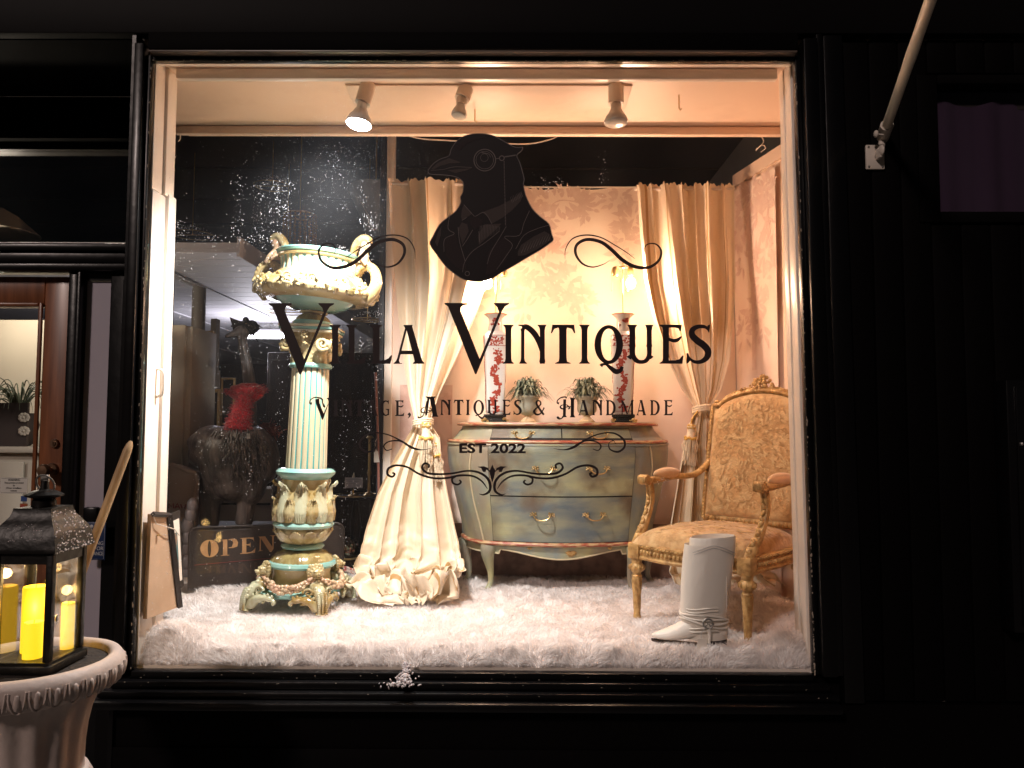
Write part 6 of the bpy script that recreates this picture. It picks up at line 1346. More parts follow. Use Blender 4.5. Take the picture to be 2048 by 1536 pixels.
# ================================================================== BOOT
M['boot'] = mat('white_boot_leather', (.80, .74, .66), .42, col2=(.72, .66, .58), scale=6, bump=.7, bscale=9, stretch=(1, 1, .5)); M['stitch'] = mat('boot_seam', (.50, .47, .45), .5); M['sole'] = mat('dark_sole', (.03, .02, .018), .5)
YBt = .125; bo0 = at(1405, 1285, YBt); bo0.z = .862
bt = thing("cowboy_boot", bo0, "tall white cowboy boot standing on the fur rug before the armchair", "boot")
pb_ = lambda px, py: at(px, py, YBt)
def bootloft(secs, mb, n=28, cap=True):   # secs: (px centre, py, half width px, half depth m, tiltz)
    vs = []; 
    for (px, py, w_, dpt, tl) in secs:
        c = pb_(px, py); hw_ = w_ / FPX * 2.425
        for k in range(n):
            th = 2 * PI * k / n; vs.append((c.x + hw_ * math.cos(th), c.y + dpt * math.sin(th), c.z + tl * math.cos(th) * hw_))
    m_ = len(secs); fs = [(i * n + k, i * n + (k + 1) % n, (i + 1) * n + (k + 1) % n, (i + 1) * n + k) for i in range(m_ - 1) for k in range(n)]
    if cap: fs += [tuple(range(n))[::-1], tuple((m_ - 1) * n + k for k in range(n))]
    return mb.add(vs, fs)
m = MB(); bootloft([(1412, 1276, 40, .036, 0), (1411, 1262, 44, .038, 0), (1408, 1245, 44, .041, 0), (1407, 1225, 45, .046, 0), (1409, 1200, 47, .050, 0), (1412, 1160, 49, .053, 0), (1416, 1120, 50, .055, 0), (1419, 1096, 50, .056, 0), (1420, 1088, 50, .056, 0)], m, cap=False)
bootloft([(1424, 1102, 45, .050, 0), (1425, 1076, 45, .050, .06), (1425, 1072, 43, .048, .06), (1425, 1086, 41, .046, .06)], m, cap=False)
# foot: sections along x
vs = []; n = 20
foot = [(1452, 1262, 26, .022), (1440, 1258, 32, .030), (1420, 1256, 34, .034), (1395, 1256, 32, .036), (1372, 1262, 25, .037), (1350, 1268, 18, .036), (1330, 1271, 13, .029), (1314, 1272, 8.5, .018), (1304, 1271, 4, .008)]
for px, py, h_, dpt in foot:
    c = pb_(px, py); hh = h_ / FPX * 2.425
    for k in range(n): th = 2 * PI * k / n; vs.append((c.x, c.y + dpt * math.cos(th) * (1 if math.sin(th) > -.2 else 1.05), c.z + hh * (math.sin(th) if math.sin(th) > 0 else math.sin(th) * .55)))
m.add(vs, [(i * n + k, i * n + (k + 1) % n, (i + 1) * n + (k + 1) % n, (i + 1) * n + k) for i in range(len(foot) - 1) for k in range(n)] + [tuple(range(n))[::-1], tuple((len(foot) - 1) * n + k for k in range(n))])
m.build("upper", M['boot'], bt, ang=70)
m = MB(); m.tube([pb_(1446, y_) + Vector((0, -.036 - .006 * math.sin(y_ / 30), 0)) for y_ in range(1090, 1226, 8)], .0016, 5)
for y_ in (1212, 1218, 1250, 1256): m.tube([(lambda c: Vector((c.x + .0725 * math.cos(t), c.y + .050 * math.sin(t), c.z + .004 * math.sin(t * 3 + y_))))(pb_(1408, y_)) for t in np.linspace(-2.6, -1.1, 12)], .0022, 5)
m.build("leather_fold", M['boot'], bt)
m = MB(); a = pb_(1310, 1281); bq = pb_(1395, 1290)
pts = [(1303, 1277, .006), (1325, 1282, .026), (1350, 1286, .036), (1380, 1289, .036), (1400, 1290, .030)]
up_ = []; dn_ = []
for px, py, w_ in pts: c = pb_(px, py); up_.append((c.x, c.y - w_, c.z)); dn_.append((c.x, c.y + w_, c.z))
m.prism(up_ + dn_[::-1], (0, 0, -.006)); hc = pb_(1432, 1292); m.lathe([(.030, -.012), (.032, .0), (.034, .022)], 20, (hc.x, hc.y, hc.z)); m.build("sole", M['sole'], bt, ang=40)
m = MB()
for py0 in (1228, 1233, 1238, 1243):
    m.tube([(lambda c: Vector((c.x + .076 * math.cos(t), c.y + .049 * math.sin(t), c.z + .006 * math.cos(t * 2 + py0) - .010 * math.cos(t))))(pb_(1408, py0)) for t in np.linspace(0, 2 * PI, 33)[:-1]], .0032, 6, closed=True)
cc_ = pb_(1407, 1238); cc_.y -= .053
m.tube(cr_path([cc_, cc_ + Vector((.006, .004, -.03)), cc_ + Vector((.004, .006, -.062))], 4), .006, 8)
m.build("ankle_strap", M['boot'], bt)
MB().tube([cc_ + Vector((.015 * math.cos(t), -.002, .015 * math.sin(t))) for t in np.linspace(0, 2 * PI, 21)[:-1]], .0028, 8, closed=True).tube([cc_ + Vector((-.010, -.004, -.010)), cc_ + Vector((.010, -.004, .010))], .0015, 6).tube([cc_ + Vector((-.010, -.004, .010)), cc_ + Vector((.010, -.004, -.010))], .0015, 6).build("concho_ring", M['chrome'], bt)
MB().tube(cr_path([cc_ + Vector((-.008, -.004, -.01)), cc_ + Vector((-.022, -.006, -.03)), cc_ + Vector((-.020, -.006, -.045))], 4), .0008, 5).build("tag_string", M['stitch'], bt)
tg = cc_ + Vector((-.020, -.008, -.068)); MB().box(tg, (.030, .0008, .046)).box(tg + Vector((.004, -.0006, .006)), (.003, .0003, .006)).build("price_tag", M['boot'], bt, smooth=False)
m = MB(); sc_ = [(1373, 1100), (1380, 1096), (1395, 1088), (1418, 1080), (1440, 1086), (1458, 1094), (1468, 1098)]
for dy in (0, 5): m.tube([(lambda c, px: Vector((c.x, c.y - .0565 * math.sqrt(max(0, 1 - ((px - 1420) / 50.5) ** 2)) - .0005, c.z)))(pb_(p[0], p[1] + dy + 6), p[0]) for p in cr_path(sc_, 5)], .0013, 5)
m.build("scallop_seam", M['stitch'], bt)
# ================================================================== PICTURES AT LEFT
M['tan'] = mat('tan_picture_backing', (.46, .31, .20), .8, col2=(.40, .26, .16), scale=12); M['framed'] = mat('dark_frame_wood', (.03, .022, .018), .4); M['matb'] = mat('picture_mount_board', (.72, .62, .52), .8); M['art'] = mat('teal_picture_art', (.05, .12, .12), .5, col2=(.34, .16, .08), scale=26, lo=.46, hi=.6)
q1 = [at(303, 1028, .022), at(336, 1030, .13), at(357, 1214, .20), at(294, 1238, .022)]
pc = thing("leaning_picture", q1[3], "picture seen from its tan back, leaning at the lower left corner of the window", "picture")
nq = (q1[1] - q1[0]).cross(q1[3] - q1[0]).normalized()
if nq.x < 0: nq = -nq
MB().prism(q1, nq * -.012).build("backing", M['tan'], pc, ang=30)
m = MB(); m.tube([q1[1] + nq * .004, q1[2] + nq * .004], .011, 4); m.tube([q1[0] + nq * .004, q1[1] + nq * .004], .008, 4); m.build("frame_edge", M['framed'], pc, ang=30)
MB().tube([q1[0] + nq * .004 - Vector((0, 0, .0)), q1[0].lerp(q1[2], .10) + nq * .006, q1[1].lerp(q1[2], .15) + nq * .016, q1[1].lerp(q1[2], .22) + nq * .03], .0016, 5).build("hanging_wire", M['ivory'], pc)
MB().lathe([(.006, 0), (.006, .003)], 10, q1[0].lerp(q1[2], .22) + nq * .003).build("screw_eye", M['brass'], pc)
q2 = [at(322, 1036, .34), at(360, 1020, .46), at(368, 1172, .46), at(338, 1196, .34)]
pc = thing("framed_print", q2[3], "small black framed print with cream mount standing behind the leaning picture", "picture")
c_ = sum(q2, Vector()) / 4; nq = (q2[1] - q2[0]).cross(q2[3] - q2[0]).normalized()
if nq.y > 0: nq = -nq
MB().prism(q2, nq * -.010).build("frame", M['framed'], pc, ang=30)
MB().prism([c_.lerp(p, .80) + nq * .0012 for p in q2], nq * -.001).build("mount", M['matb'], pc, smooth=False)
MB().prism([c_.lerp(p, .48) + nq * .0020 for p in q2], nq * -.0006).build("print", M['art'], pc, smooth=False)
# ================================================================== OPEN SIGN
M['signd'] = mat('dark_sign_paint', (.022, .014, .010), .5, col2=(.035, .022, .016), scale=12, bump=.15, bscale=50); M['signg'] = mat('old_gold_lettering', (.46, .25, .11), .5, col2=(.36, .19, .08), scale=30); M['signr'] = mat('thin_red_line', (.16, .02, .015), .5)
VO = V(300, 900, 4.8); sd = Vector((.955, .297, 0)); sn = Vector((.297, -.955, 0)); sp0 = at(383, 1100, 1.0)
def so_(x, y, o=0): px, py = VO([(x, y)])[0]; q = atp(px, py, sp0, sn); return q + sn * o
tl = so_(378, 745); w_s = .66; ztop = tl.z; zbot = .845
def sg_pt(s, z, o=0): return Vector((tl.x, tl.y, 0)) + sd * s + Vector((0, 0, z)) + sn * o
os_ = thing("open_sign", sg_pt(w_s / 2, zbot), "dark wooden sign with gold OPEN letters behind the ceramic column", "sign")
def rrect(x0, x1, z0, z1, r, o):
    pts = []
    for cx_, cz_, a0 in ((x1 - r, z1 - r, 0), (x0 + r, z1 - r, 90), (x0 + .001, z0, 180), (x1 - .001, z0, 270)):
        if a0 < 180:
            for k in range(7): a = R(a0 + 15 * k); pts.append(sg_pt(cx_ + r * math.cos(a), cz_ + r * math.sin(a), o))
        else: pts.append(sg_pt(cx_, cz_, o))
    return pts
MB().prism(rrect(0, w_s, zbot, ztop, .035, 0), sn * -.02).build("board", M['signd'], os_, ang=40)
m = MB(); m.tube(rrect(.0, w_s, zbot, ztop, .035, .003)[::1], .0045, 6, closed=True); m.tube(rrect(.016, w_s - .016, zbot, ztop - .016, .025, .0015), .0010, 4, closed=True); m.build("border", M['signd'], os_)
class SV:
    def __init__(s): s.mb = MB(); s.k = 0
    def p(s, pts): s.k += 1; s.mb.prism([so_(x, y, .0012 + s.k * .00001) for x, y in pts], sn * -.0008); return s
v = SV()
def fato(cx, cy, rx, ry, ix, iy):
    for a0, a1 in ((90, 270), (270, 450)):
        o_ = [(cx + rx * math.cos(R(a)), cy + ry * math.sin(R(a))) for a in range(a0, a1 + 1, 12)]; i_ = [(cx + ix * math.cos(R(a)), cy + iy * math.sin(R(a))) for a in range(a1, a0 - 1, -12)]; v.p(o_ + i_)
fato(571, 946, 88, 84, 17, 76)
v.p([(690, 862), (742, 858), (742, 1004), (760, 1008), (760, 1012), (680, 1016), (680, 1012), (700, 1006), (702, 870), (690, 868)])
v.p([(755, 858), (790, 850), (828, 856), (846, 885), (838, 925), (800, 940), (755, 942), (755, 936), (785, 930), (800, 890), (785, 862), (755, 866)])
v.p([(868, 846), (925, 842), (925, 992), (945, 994), (865, 998), (865, 992), (885, 988), (885, 852), (868, 852)])
v.p([(925, 842), (995, 838), (1000, 880), (990, 860), (960, 850), (925, 850)]); v.p([(925, 905), (955, 900), (965, 885), (965, 935), (955, 918), (925, 914)]); v.p([(925, 985), (970, 978), (1000, 955), (1012, 935), (1008, 985), (925, 994)])
v.p([(1040, 832), (1105, 828), (1185, 945), (1168, 978), (1150, 978), (1064, 848), (1064, 962), (1085, 966), (1035, 972), (1052, 964), (1054, 842)]); v.p([(1150, 822), (1215, 816), (1190, 828), (1186, 950), (1176, 960), (1172, 828)])
v.mb.build("lettering_open", M['signg'], os_, smooth=False)
m = MB(); m.tube([so_(425, 1105, .002), so_(1250, 1030, .002)], .0012, 4); m.build("red_line", M['signr'], os_)
M['signf'] = mat('faded_brown_lettering', (.055, .032, .022), .6)
v = SV()
for x0 in (560, 640, 695, 850, 1000): v.p([(x0, 1120 - (x0 - 560) * .09), (x0 + 30, 1117 - (x0 - 560) * .09), (x0 + 28, 1180), (x0 - 2, 1180)])
v.p([(640, 1160), (690, 1155), (690, 1180), (640, 1180)]); v.p([(770, 1105), (790, 1103), (830, 1180), (805, 1180), (782, 1130), (760, 1180), (745, 1180)]); v.p([(880, 1090), (905, 1088), (960, 1170), (960, 1085), (975, 1084), (975, 1180), (950, 1180), (895, 1110), (895, 1180), (880, 1180)])
v.p([(1050, 1078), (1090, 1080), (1115, 1120), (1100, 1170), (1050, 1180), (1050, 1165), (1080, 1155), (1090, 1120), (1078, 1095), (1050, 1092)])
v.mb.build("faded_lettering", M['signf'], os_, smooth=False)
# ================================================================== THE SHOP BEHIND THE DISPLAY
M['plank'] = mat('white_ceiling_planks', (.62, .61, .64), .6, col2=(.55, .54, .57), scale=3)
mb = MB()
k = 0; y = 1.39
while y < 7.9: mb.bb(-4.9, -1.40, y, y + .150, 2.42, 2.44); y += .158
mb.bb(-4.9, -1.40, 1.39, 7.9, 2.441, 2.47)
for x in (-1.95, -2.6, -3.3): mb.bb(x, x + .02, 1.39, 7.9, 2.412, 2.4195)
mb.bb(-1.399, -1.385, 1.39, 7.9, 2.40, 2.5)
struct(mb.build("lower_plank_ceiling", M['plank'], smooth=False))
tl_ = thing("ceiling_tube_light", (-2.25, 3.6, 2.33), "lit white tube light under the plank ceiling deep in the shop", "ceiling light")
M['tube'] = mat('lit_tube', (1, 1, 1), .5, emit=(.92, .90, 1.0), estr=6)
p = at(560, 672, 3.9); MB().tube([(p.x - .30, 3.9, p.z), (p.x + .35, 3.9, p.z)], .022, 12).build("tube", M['tube'], tl_)
MB().bb(p.x - .32, p.x + .37, 3.87, 3.93, p.z + .023, p.z + .05).build("housing", M['plank'], tl_)
MB().tube([(p.x - .2, 3.9, p.z + .05), (p.x - .2, 3.9, 2.412)], .006, 6).tube([(p.x + .2, 3.9, p.z + .05), (p.x + .2, 3.9, 2.412)], .006, 6).build("hanger", M['chrome'], tl_)
l_ = bpy.data.lights.new("tube_glow", 'POINT'); l_.energy = 7; l_.color = (.93, .90, 1.0); l_.shadow_soft_size = .15
lo3 = bpy.data.objects.new("tube_glow", l_); COL.objects.link(lo3); lo3.parent = tl_; lo3.location = Vector((-2.0, 3.5, 2.1)) - tl_.location
M['pipe'] = mat('grey_brown_pipe', (.20, .17, .14), .5)
p = at(398, 600, 2.3); tag(MB().lathe([(.041, 0), (.041, 2.22)], 24, (p.x, 2.3, .20)).build("pipe_column", M['pipe']), "round grey pipe column rising to the plank ceiling at the left of the shop", "column")
# tall beige cupboard
M['beige'] = mat('beige_cupboard_paint', (.52, .44, .33), .7, col2=(.48, .40, .30), scale=4)
def qx(px, Y): return at(px, 800, Y).x
def qz(py, Y, px=450): return at(px, py, Y).z
cu = thing("beige_cupboard", (qx(350, 1.75), 1.75, .2), "plain beige cupboard end just inside the left edge of the window", "cupboard")
MB().bb(qx(318, 1.75), qx(366, 1.75), 1.75, 2.1, .201, qz(650, 1.75), bev=.003).build("side_panel", M['beige'], cu, ang=30)
MB().bb(qx(366, 1.75) + .001, qx(378, 1.75), 1.77, 2.1, .201, qz(652, 1.75), bev=.003).build("corner_strip", M['beige'], cu, ang=30)
M['wallb'] = mat('beige_shop_wall', (.34, .29, .22), .8)
M['gold'] = mat('dull_gold_frame', (.62, .42, .18), .4, metal=.2); M['canvas'] = mat('dark_canvas', (.03, .022, .018), .6, col2=(.06, .045, .03), scale=5)
wl = thing("beige_screen_wall", (qx(410, 2.5), 2.5, .2), "beige partition wall hung with pictures left of the dark bird statue", "partition")
MB().bb(qx(340, 2.5), qx(432, 2.5), 2.5, 2.56, .201, qz(740, 2.5) + .0).bb(qx(425, 2.5), qx(436, 2.5), 2.44, 2.499, .201, qz(640, 2.5)).build("panel", M['wallb'], wl, smooth=False)
def picture(x0, y0, x1, y1, Y, fw, label, name="wall_picture", slant=0, gold='gold', can='canvas'):
    t = thing(name, at((x0 + x1) / 2, y1, Y), label, "picture", None)
    a = at(x0, y0, Y); b_ = at(x1, y1, Y); m = MB()
    m.bb(a.x, a.x + fw, Y - .02, Y, b_.z, a.z, bev=.003); m.bb(b_.x - fw, b_.x, Y - .02, Y, b_.z, a.z, bev=.003); m.bb(a.x + fw + .0005, b_.x - fw - .0005, Y - .02, Y, a.z - fw, a.z, bev=.003); m.bb(a.x + fw + .0005, b_.x - fw - .0005, Y - .02, Y, b_.z, b_.z + fw, bev=.003)
    m.build("frame", M[gold], t, ang=30); MB().bb(a.x + fw, b_.x - fw, Y - .008, Y - .002, b_.z + fw, a.z - fw).build("canvas", M[can], t, smooth=False); return t
picture(377, 655, 399, 748, 2.42, .018, "narrow gold framed dark picture, nearest the beige cupboard")
picture(401, 662, 426, 756, 2.38, .014, "gold framed dark picture under the pipe column, right of a narrower one")
picture(376, 775, 422, 880, 2.36, .016, "brown framed dark picture leaning low behind the bird statue", can='canvas')
picture(420, 778, 442, 872, 2.30, .022, "stack of thick olive gold frame behind the bird statue", can='canvas')
picture(444, 756, 470, 850, 2.5, .012, "small dark framed picture left of the red scarf")
# upholstered chair back and cream things
M['linen'] = mat('dull_pink_linen', (.42, .33, .27), .85, col2=(.37, .28, .23), scale=6, bump=.2, bscale=60)
uc_ = thing("upholstered_chair", at(360, 1040, 1.62), "dull beige upholstered chair back behind the leaning pictures", "chair")
pts = [(326, 934), (345, 930), (362, 936), (378, 944), (390, 946), (395, 965), (390, 990), (384, 1020), (378, 1080), (372, 1170), (322, 1170)]
P_ = [at(*q, 1.62) for q in pts]; MB().prism(P_, (0, .09, 0)).build("backrest", M['linen'], uc_, ang=50)
MB().tube(P_[:9], .012, 8).build("piping", M['linen'], uc_)
M['redl'] = mat('red_brush_lettering', (.22, .025, .02), .6)
m = MB(); VR = V(300, 900, 4.8)
for pl in ([(135, 560), (138, 512), (160, 515), (160, 532), (140, 537), (165, 560)], [(180, 560), (185, 515), (203, 545), (222, 512), (228, 560)], [(240, 560), (262, 512), (285, 562)], [(248, 545), (275, 545)], [(296, 520), (308, 560), (320, 530), (332, 560), (345, 520)], [(330, 620), (370, 570), (400, 510)], [(345, 570), (420, 600)]):
    m.tube([at(*VR([q])[0], 1.60) for q in pl], .0032, 5)
m.build("red_lettering", M['redl'], uc_)
fgp = at(385, 1040, 1.5); fg_ = thing("pale_figurine", at(380, 1100, 1.5), "pale glazed figurine standing behind the small framed print", "figurine")
m = MB(); 
for px, py, r in ((385, 1010, .028), (381, 1030, .03), (374, 1052, .034), (376, 1075, .032), (372, 1098, .03), (374, 1125, .034), (372, 1150, .036)): m.ell(at(px, py, 1.5), (r, r, r * 1.4), 12)
m.build("body", mat('pale_grey_glaze', (.34, .32, .33), .25, coat=.4), fg_)
M['cush'] = mat('pale_cushion_cloth', (.40, .36, .31), .8)
cs = thing("pale_settee", at(500, 1020, 2.5), "pale cushioned settee seen between the legs of the bird statue", "settee")
a, b_ = at(425, 985, 2.5), at(575, 1045, 2.5); MB().bb(a.x, b_.x, 2.5, 2.62, b_.z - .3, at(575, 975, 2.5).z, bev=.03).build("backrest", M['cush'], cs)
MB().bb(a.x, b_.x, 2.2, 2.5, b_.z - .42, b_.z - .30, bev=.03).build("seat", M['cush'], cs); MB().bb(a.x - .02, b_.x + .02, 2.49, 2.64, at(575, 1008, 2.5).z - .006, at(575, 1008, 2.5).z + .006).build("trim_bar", M['groove'], cs)
# bird statue
M['bronze'] = mat('dark_bronze_feathers', (.11, .095, .088), .42, metal=.1, col2=(.24, .205, .18), scale=16, stretch=(1.5, 1.5, .25), lo=.4, hi=.65, bump=.9, bscale=20, bstretch=(2.2, 2.2, .28))
YS = 1.72
st_ = thing("bird_statue", at(465, 1048, YS), "large dark feathered bird statue wearing a red scarf, behind the open sign", "statue")
m = MB(); S_ = (YS + 2.3) / FPX
def el(px, py, rx, ry, rz, dy=0, rot=0): m.ell(at(px, py, YS + dy), (rx * S_, ry * S_, rz * S_), 24, Matrix.Rotation(R(rot), 3, 'Y'))
el(468, 905, 72, 70, 56); el(462, 930, 60, 60, 60); el(425, 890, 40, 60, 40, 0, 20); el(510, 895, 36, 56, 44, 0, -15); el(470, 960, 50, 50, 44); el(396, 908, 16, 30, 26, -.02); el(400, 880, 24, 34, 16, -.03, -25); el(538, 920, 18, 36, 46, .02); el(440, 955, 34, 40, 50); el(505, 960, 28, 36, 50)
m.tube([at(424, 960, YS), at(421, 1010, YS), at(418, 1052, YS)], [32 * S_, 20 * S_, 19 * S_], 16); m.tube([at(500, 960, YS), at(494, 1005, YS), at(487, 1050, YS)], [30 * S_, 18 * S_, 17 * S_], 16)
nk_ = cr_path([at(496, 870, YS), at(500, 820, YS), at(499, 770, YS), at(494, 730, YS), at(488, 700, YS), at(484, 672, YS)], 4)
m.tube(nk_, [lerp(15, 9, k / len(nk_)) * S_ for k in range(len(nk_))], 14)
el(484, 664, 17, 15, 14); m.tube([at(476, 664, YS - .02), at(455, 672, YS - .06), at(447, 676, YS - .07)], [9 * S_, 6 * S_, 2 * S_], 10)
bo2 = m.build("body", M['bronze'], st_)
md = bo2.modifiers.new("one_skin", 'REMESH'); md.mode = 'VOXEL'; md.voxel_size = .010; md.use_smooth_shade = True
md = bo2.modifiers.new("soften", 'SMOOTH'); md.iterations = 6
m = MB()
for k in range(420):
    a = random.uniform(PI * 1.05, PI * 1.95); zc2 = random.uniform(-40, 50); px = 468 + math.cos(a) * 66 * math.sqrt(max(.05, 1 - (zc2 / 66) ** 2)); py = 905 + zc2; ydp = -math.sqrt(max(.02, 1 - ((px - 468) / 74) ** 2 - (zc2 / 68) ** 2)) * 68 * S_
    c = at(px, py, YS + ydp); L_ = random.uniform(.03, .06); dx = (px - 468) / 70 * .3
    m.tube([c + Vector((0, -.003, L_ * .4)), c + Vector((dx * L_, -.008, 0)), c + Vector((dx * L_ * 1.6, -.002, -L_ * .6))], [.002, .006, .001], 5)
m.build("feathers", M['bronze'], bo2)
M['hat'] = mat('dark_hat_felt', (.015, .012, .011), .8)
m = MB(); m.tube([at(462, 652, YS), at(508, 660, YS)], [.004, .004], 6); 
m.prism([at(459, 634, YS), at(480, 642, YS), at(505, 640, YS), at(512, 655, YS), (at(500, 668, YS)), at(466, 664, YS), at(464, 650, YS)], (0, .06, 0)); m.ell(at(492, 640, YS), .018, 10)
for k in range(14): a = at(488, 655, YS); b2 = at(random.uniform(446, 525), random.uniform(645, 690), YS + random.uniform(-.05, .05)); m.tube(cr_path([a, a.lerp(b2, .5) + Vector((0, 0, .02)), b2], 3), [.006, .008, .009, .008, .006, .004, .001], 5)
m.build("hat", M['hat'], st_)
M['scarf'] = mat('red_fuzzy_wool', (.78, .016, .035), .9, sheen=.6, bump=.8, bscale=120, col2=(.60, .008, .018), scale=30)
m = MB()
def wool(path, rs, nb):
    P = cr_path([at(*q) for q in path], 5); rr_ = [interp(k / (len(P) - 1), np.linspace(0, 1, len(rs)), rs) for k in range(len(P))]
    m.tube(P, rr_, 14, sq=.6, up=(0, 1, 0))
    for k in range(nb):
        i = random.randrange(len(P)); a = random.uniform(0, 2 * PI); c = Vector(P[i]) + Vector((rr_[i] * math.cos(a), -abs(rr_[i] * .6 * math.sin(a)), random.gauss(0, .006))); d_ = (c - Vector(P[i])).normalized() * .012 + Vector((random.gauss(0, .006), 0, random.gauss(0, .006)))
        m.tube([c, c + d_], [.0016, .0005], 3)
wool([(462, 782, YS - .03), (480, 786, YS - .05), (498, 790, YS - .06), (514, 782, YS - .05), (520, 774, YS - .03)], [.030, .050, .045, .045, .020], 700)
wool([(492, 790, YS - .07), (486, 812, YS - .08), (480, 838, YS - .09), (477, 858, YS - .09)], [.034, .046, .056, .062], 900)
m.tube([at(498, 775, YS) + Vector((.042 * math.cos(t), .042 * math.sin(t), 0)) for t in np.linspace(0, 2 * PI, 17)[:-1]], .022, 8, closed=True)
m.build("scarf", M['scarf'], st_, ang=180)
m = MB(); M['tagp'] = mat('cream_tag_card', (.5, .47, .42), .8); c = at(497, 872, YS - .2); m.box(c, (.016, .002, .026)); m.build("price_tag", M['tagp'], st_)
m = MB(); c = at(535, 858, YS + .06); M['rust'] = mat('rust_red_feather', (.16, .035, .02), .9, bump=.6, bscale=90)
for k in range(260):
    b3 = c + Vector((random.gauss(0, .030), random.gauss(0, .02), random.gauss(0, .016))); m.tube([b3, b3 + Vector((random.gauss(.01, .012), -.01, random.gauss(-.006, .012)))], [.004, .001], 4)
tag(m.build("feather_duster", M['rust']), "rusty red feathery bundle behind the shoulder of the bird statue", "feathers")
pf = thing("plinth", (at(465, 1052, YS).x, YS, .201), "dark wooden plinth carrying the bird statue", "plinth")
zpl = at(465, 1052, YS).z
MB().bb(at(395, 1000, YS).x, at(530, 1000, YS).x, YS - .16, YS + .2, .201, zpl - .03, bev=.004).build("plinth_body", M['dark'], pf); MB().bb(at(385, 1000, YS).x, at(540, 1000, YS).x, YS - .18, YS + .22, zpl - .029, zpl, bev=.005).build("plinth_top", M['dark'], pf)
# dark armoire, hanging lamps, crystals, small goods
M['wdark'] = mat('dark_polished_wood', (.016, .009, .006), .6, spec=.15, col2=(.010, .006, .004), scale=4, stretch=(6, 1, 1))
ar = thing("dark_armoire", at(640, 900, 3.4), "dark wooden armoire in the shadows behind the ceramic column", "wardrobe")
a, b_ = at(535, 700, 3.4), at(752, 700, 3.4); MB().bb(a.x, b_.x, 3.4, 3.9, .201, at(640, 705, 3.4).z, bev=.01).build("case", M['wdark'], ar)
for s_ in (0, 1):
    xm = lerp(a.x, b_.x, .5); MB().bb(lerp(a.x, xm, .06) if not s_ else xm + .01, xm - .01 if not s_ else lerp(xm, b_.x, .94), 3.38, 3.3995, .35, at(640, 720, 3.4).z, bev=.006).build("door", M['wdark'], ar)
sv = thing("silver_mirror", at(563, 1000, 2.1), "ornate silvery framed mirror low behind the column", "mirror")
c = at(563, 995, 2.1); m = MB()
for k in range(46): a = k / 46 * 2 * PI; m.ell(c + Vector((.055 * math.cos(a), 0, .11 * math.sin(a))), random.uniform(.010, .017), 7)
for k in range(16): m.ell(c + Vector((random.gauss(0, .02), 0, .13 + random.gauss(0, .01))), .012, 7)
m.build("frame", mat('tarnished_silver', (.42, .39, .36), .35, metal=.7), sv); MB().ell(c, (.05, .004, .10), 24).build("mirror_glass", M['groove'], sv)
M['shadeg'] = mat('grey_glass_shade', (.30, .30, .28), .5, transl=.3)
hs = thing("hanging_bowl_lamp", at(748, 400, 1.9), "unlit grey bell shaped lampshade hanging in the dark shop near the post", "lampshade")
c = at(752, 372, 1.9); m = MB(); z_ = 4.2 / FPX
m.lathe([(20 * z_, -98 * z_), (24 * z_, -80 * z_), (36 * z_, -52 * z_), (48 * z_, -26 * z_), (54 * z_, -10 * z_), (53 * z_, -3 * z_), (46 * z_, -.5 * z_), (.02, 0)], 48, c, mod=lambda th, z: 1 + .01 * math.cos(th * 16), cap=False); m.build("shade", M['shadeg'], hs)
MB().tube([c, Vector((c.x, c.y, 3.304))], .005, 6).build("stem", M['brass'], hs); MB().tube([at(722, 405, 1.75), at(742, 440, 1.72)], .003, 6).build("glass_rod", M['ivory'], hs)
M['crys'] = mat('clear_crystal', (.75, .72, .70), .08, coat=1, spec=1); M['amb'] = mat('amber_crystal', (.34, .17, .07), .12, coat=1, spec=1)
am = thing("amber_bead_lamp", at(600, 470, 2.0), "amber glass bead pendant lamp hanging above the ceramic bowl", "pendant lamp")
c0_ = at(600, 432, 2.0); m = MB()
for s_ in range(20):
    a = s_ / 20 * 2 * PI
    for k in range(13): m.ell(c0_ + Vector((.092 * math.cos(a), .092 * math.sin(a), -k * .0165 + random.gauss(0, .001))), (.0075, .0075, .0085), 6)
m.build("bead_curtain", M['amb'], am); MB().tube([c0_ + Vector((.092 * math.cos(t), .092 * math.sin(t), .004)) for t in np.linspace(0, 2 * PI, 25)[:-1]], .006, 6, closed=True).tube([c0_ + Vector((-.092, 0, .004)), c0_ + Vector((.092, 0, .004))], .004, 6).tube([c0_, Vector((c0_.x, c0_.y, 3.304))], .004, 6).build("ring_and_cord", M['brass'], am)
def chand(px, py, Y, R_, n, L_, label, drops=1.0):
    c = at(px, py, Y); t = thing("crystal_chandelier", c, label, "chandelier", "crystal chandeliers in the dark shop"); m = MB()
    for s_ in range(n):
        a = s_ / n * 2 * PI + .2; q = c + Vector((R_ * math.cos(a), R_ * math.sin(a), 0)); 
        for k in range(int(L_ / .022)): 
            if random.random() < drops: m.ell(q + Vector((random.gauss(0, .003), 0, -k * .022)), random.uniform(.0016, .0036), 5)
        for k in range(6): m.ell(c.lerp(q, k / 6) + Vector((0, 0, .05 * (1 - (k / 6) ** 2) + random.gauss(0, .006))), random.uniform(.002, .004), 5)
    m.build("crystal_strands", M['crys'], t); MB().tube([c + Vector((R_ * math.cos(t_), R_ * math.sin(t_), .0)) for t_ in np.linspace(0, 2 * PI, 25)[:-1]], .0035, 5, closed=True).tube([c + Vector((-R_, 0, 0)), c + Vector((R_, 0, 0))], .003, 5).tube([c, Vector((c.x, c.y, 3.304))], .003, 5).build("ring", M['brass'], t)
chand(545, 372, 2.2, .11, 12, .42, "crystal chandelier hanging left of the amber bead lamp"); chand(385, 470, 2.4, .13, 12, .30, "crystal chandelier at the far left above the pipe column", .6)
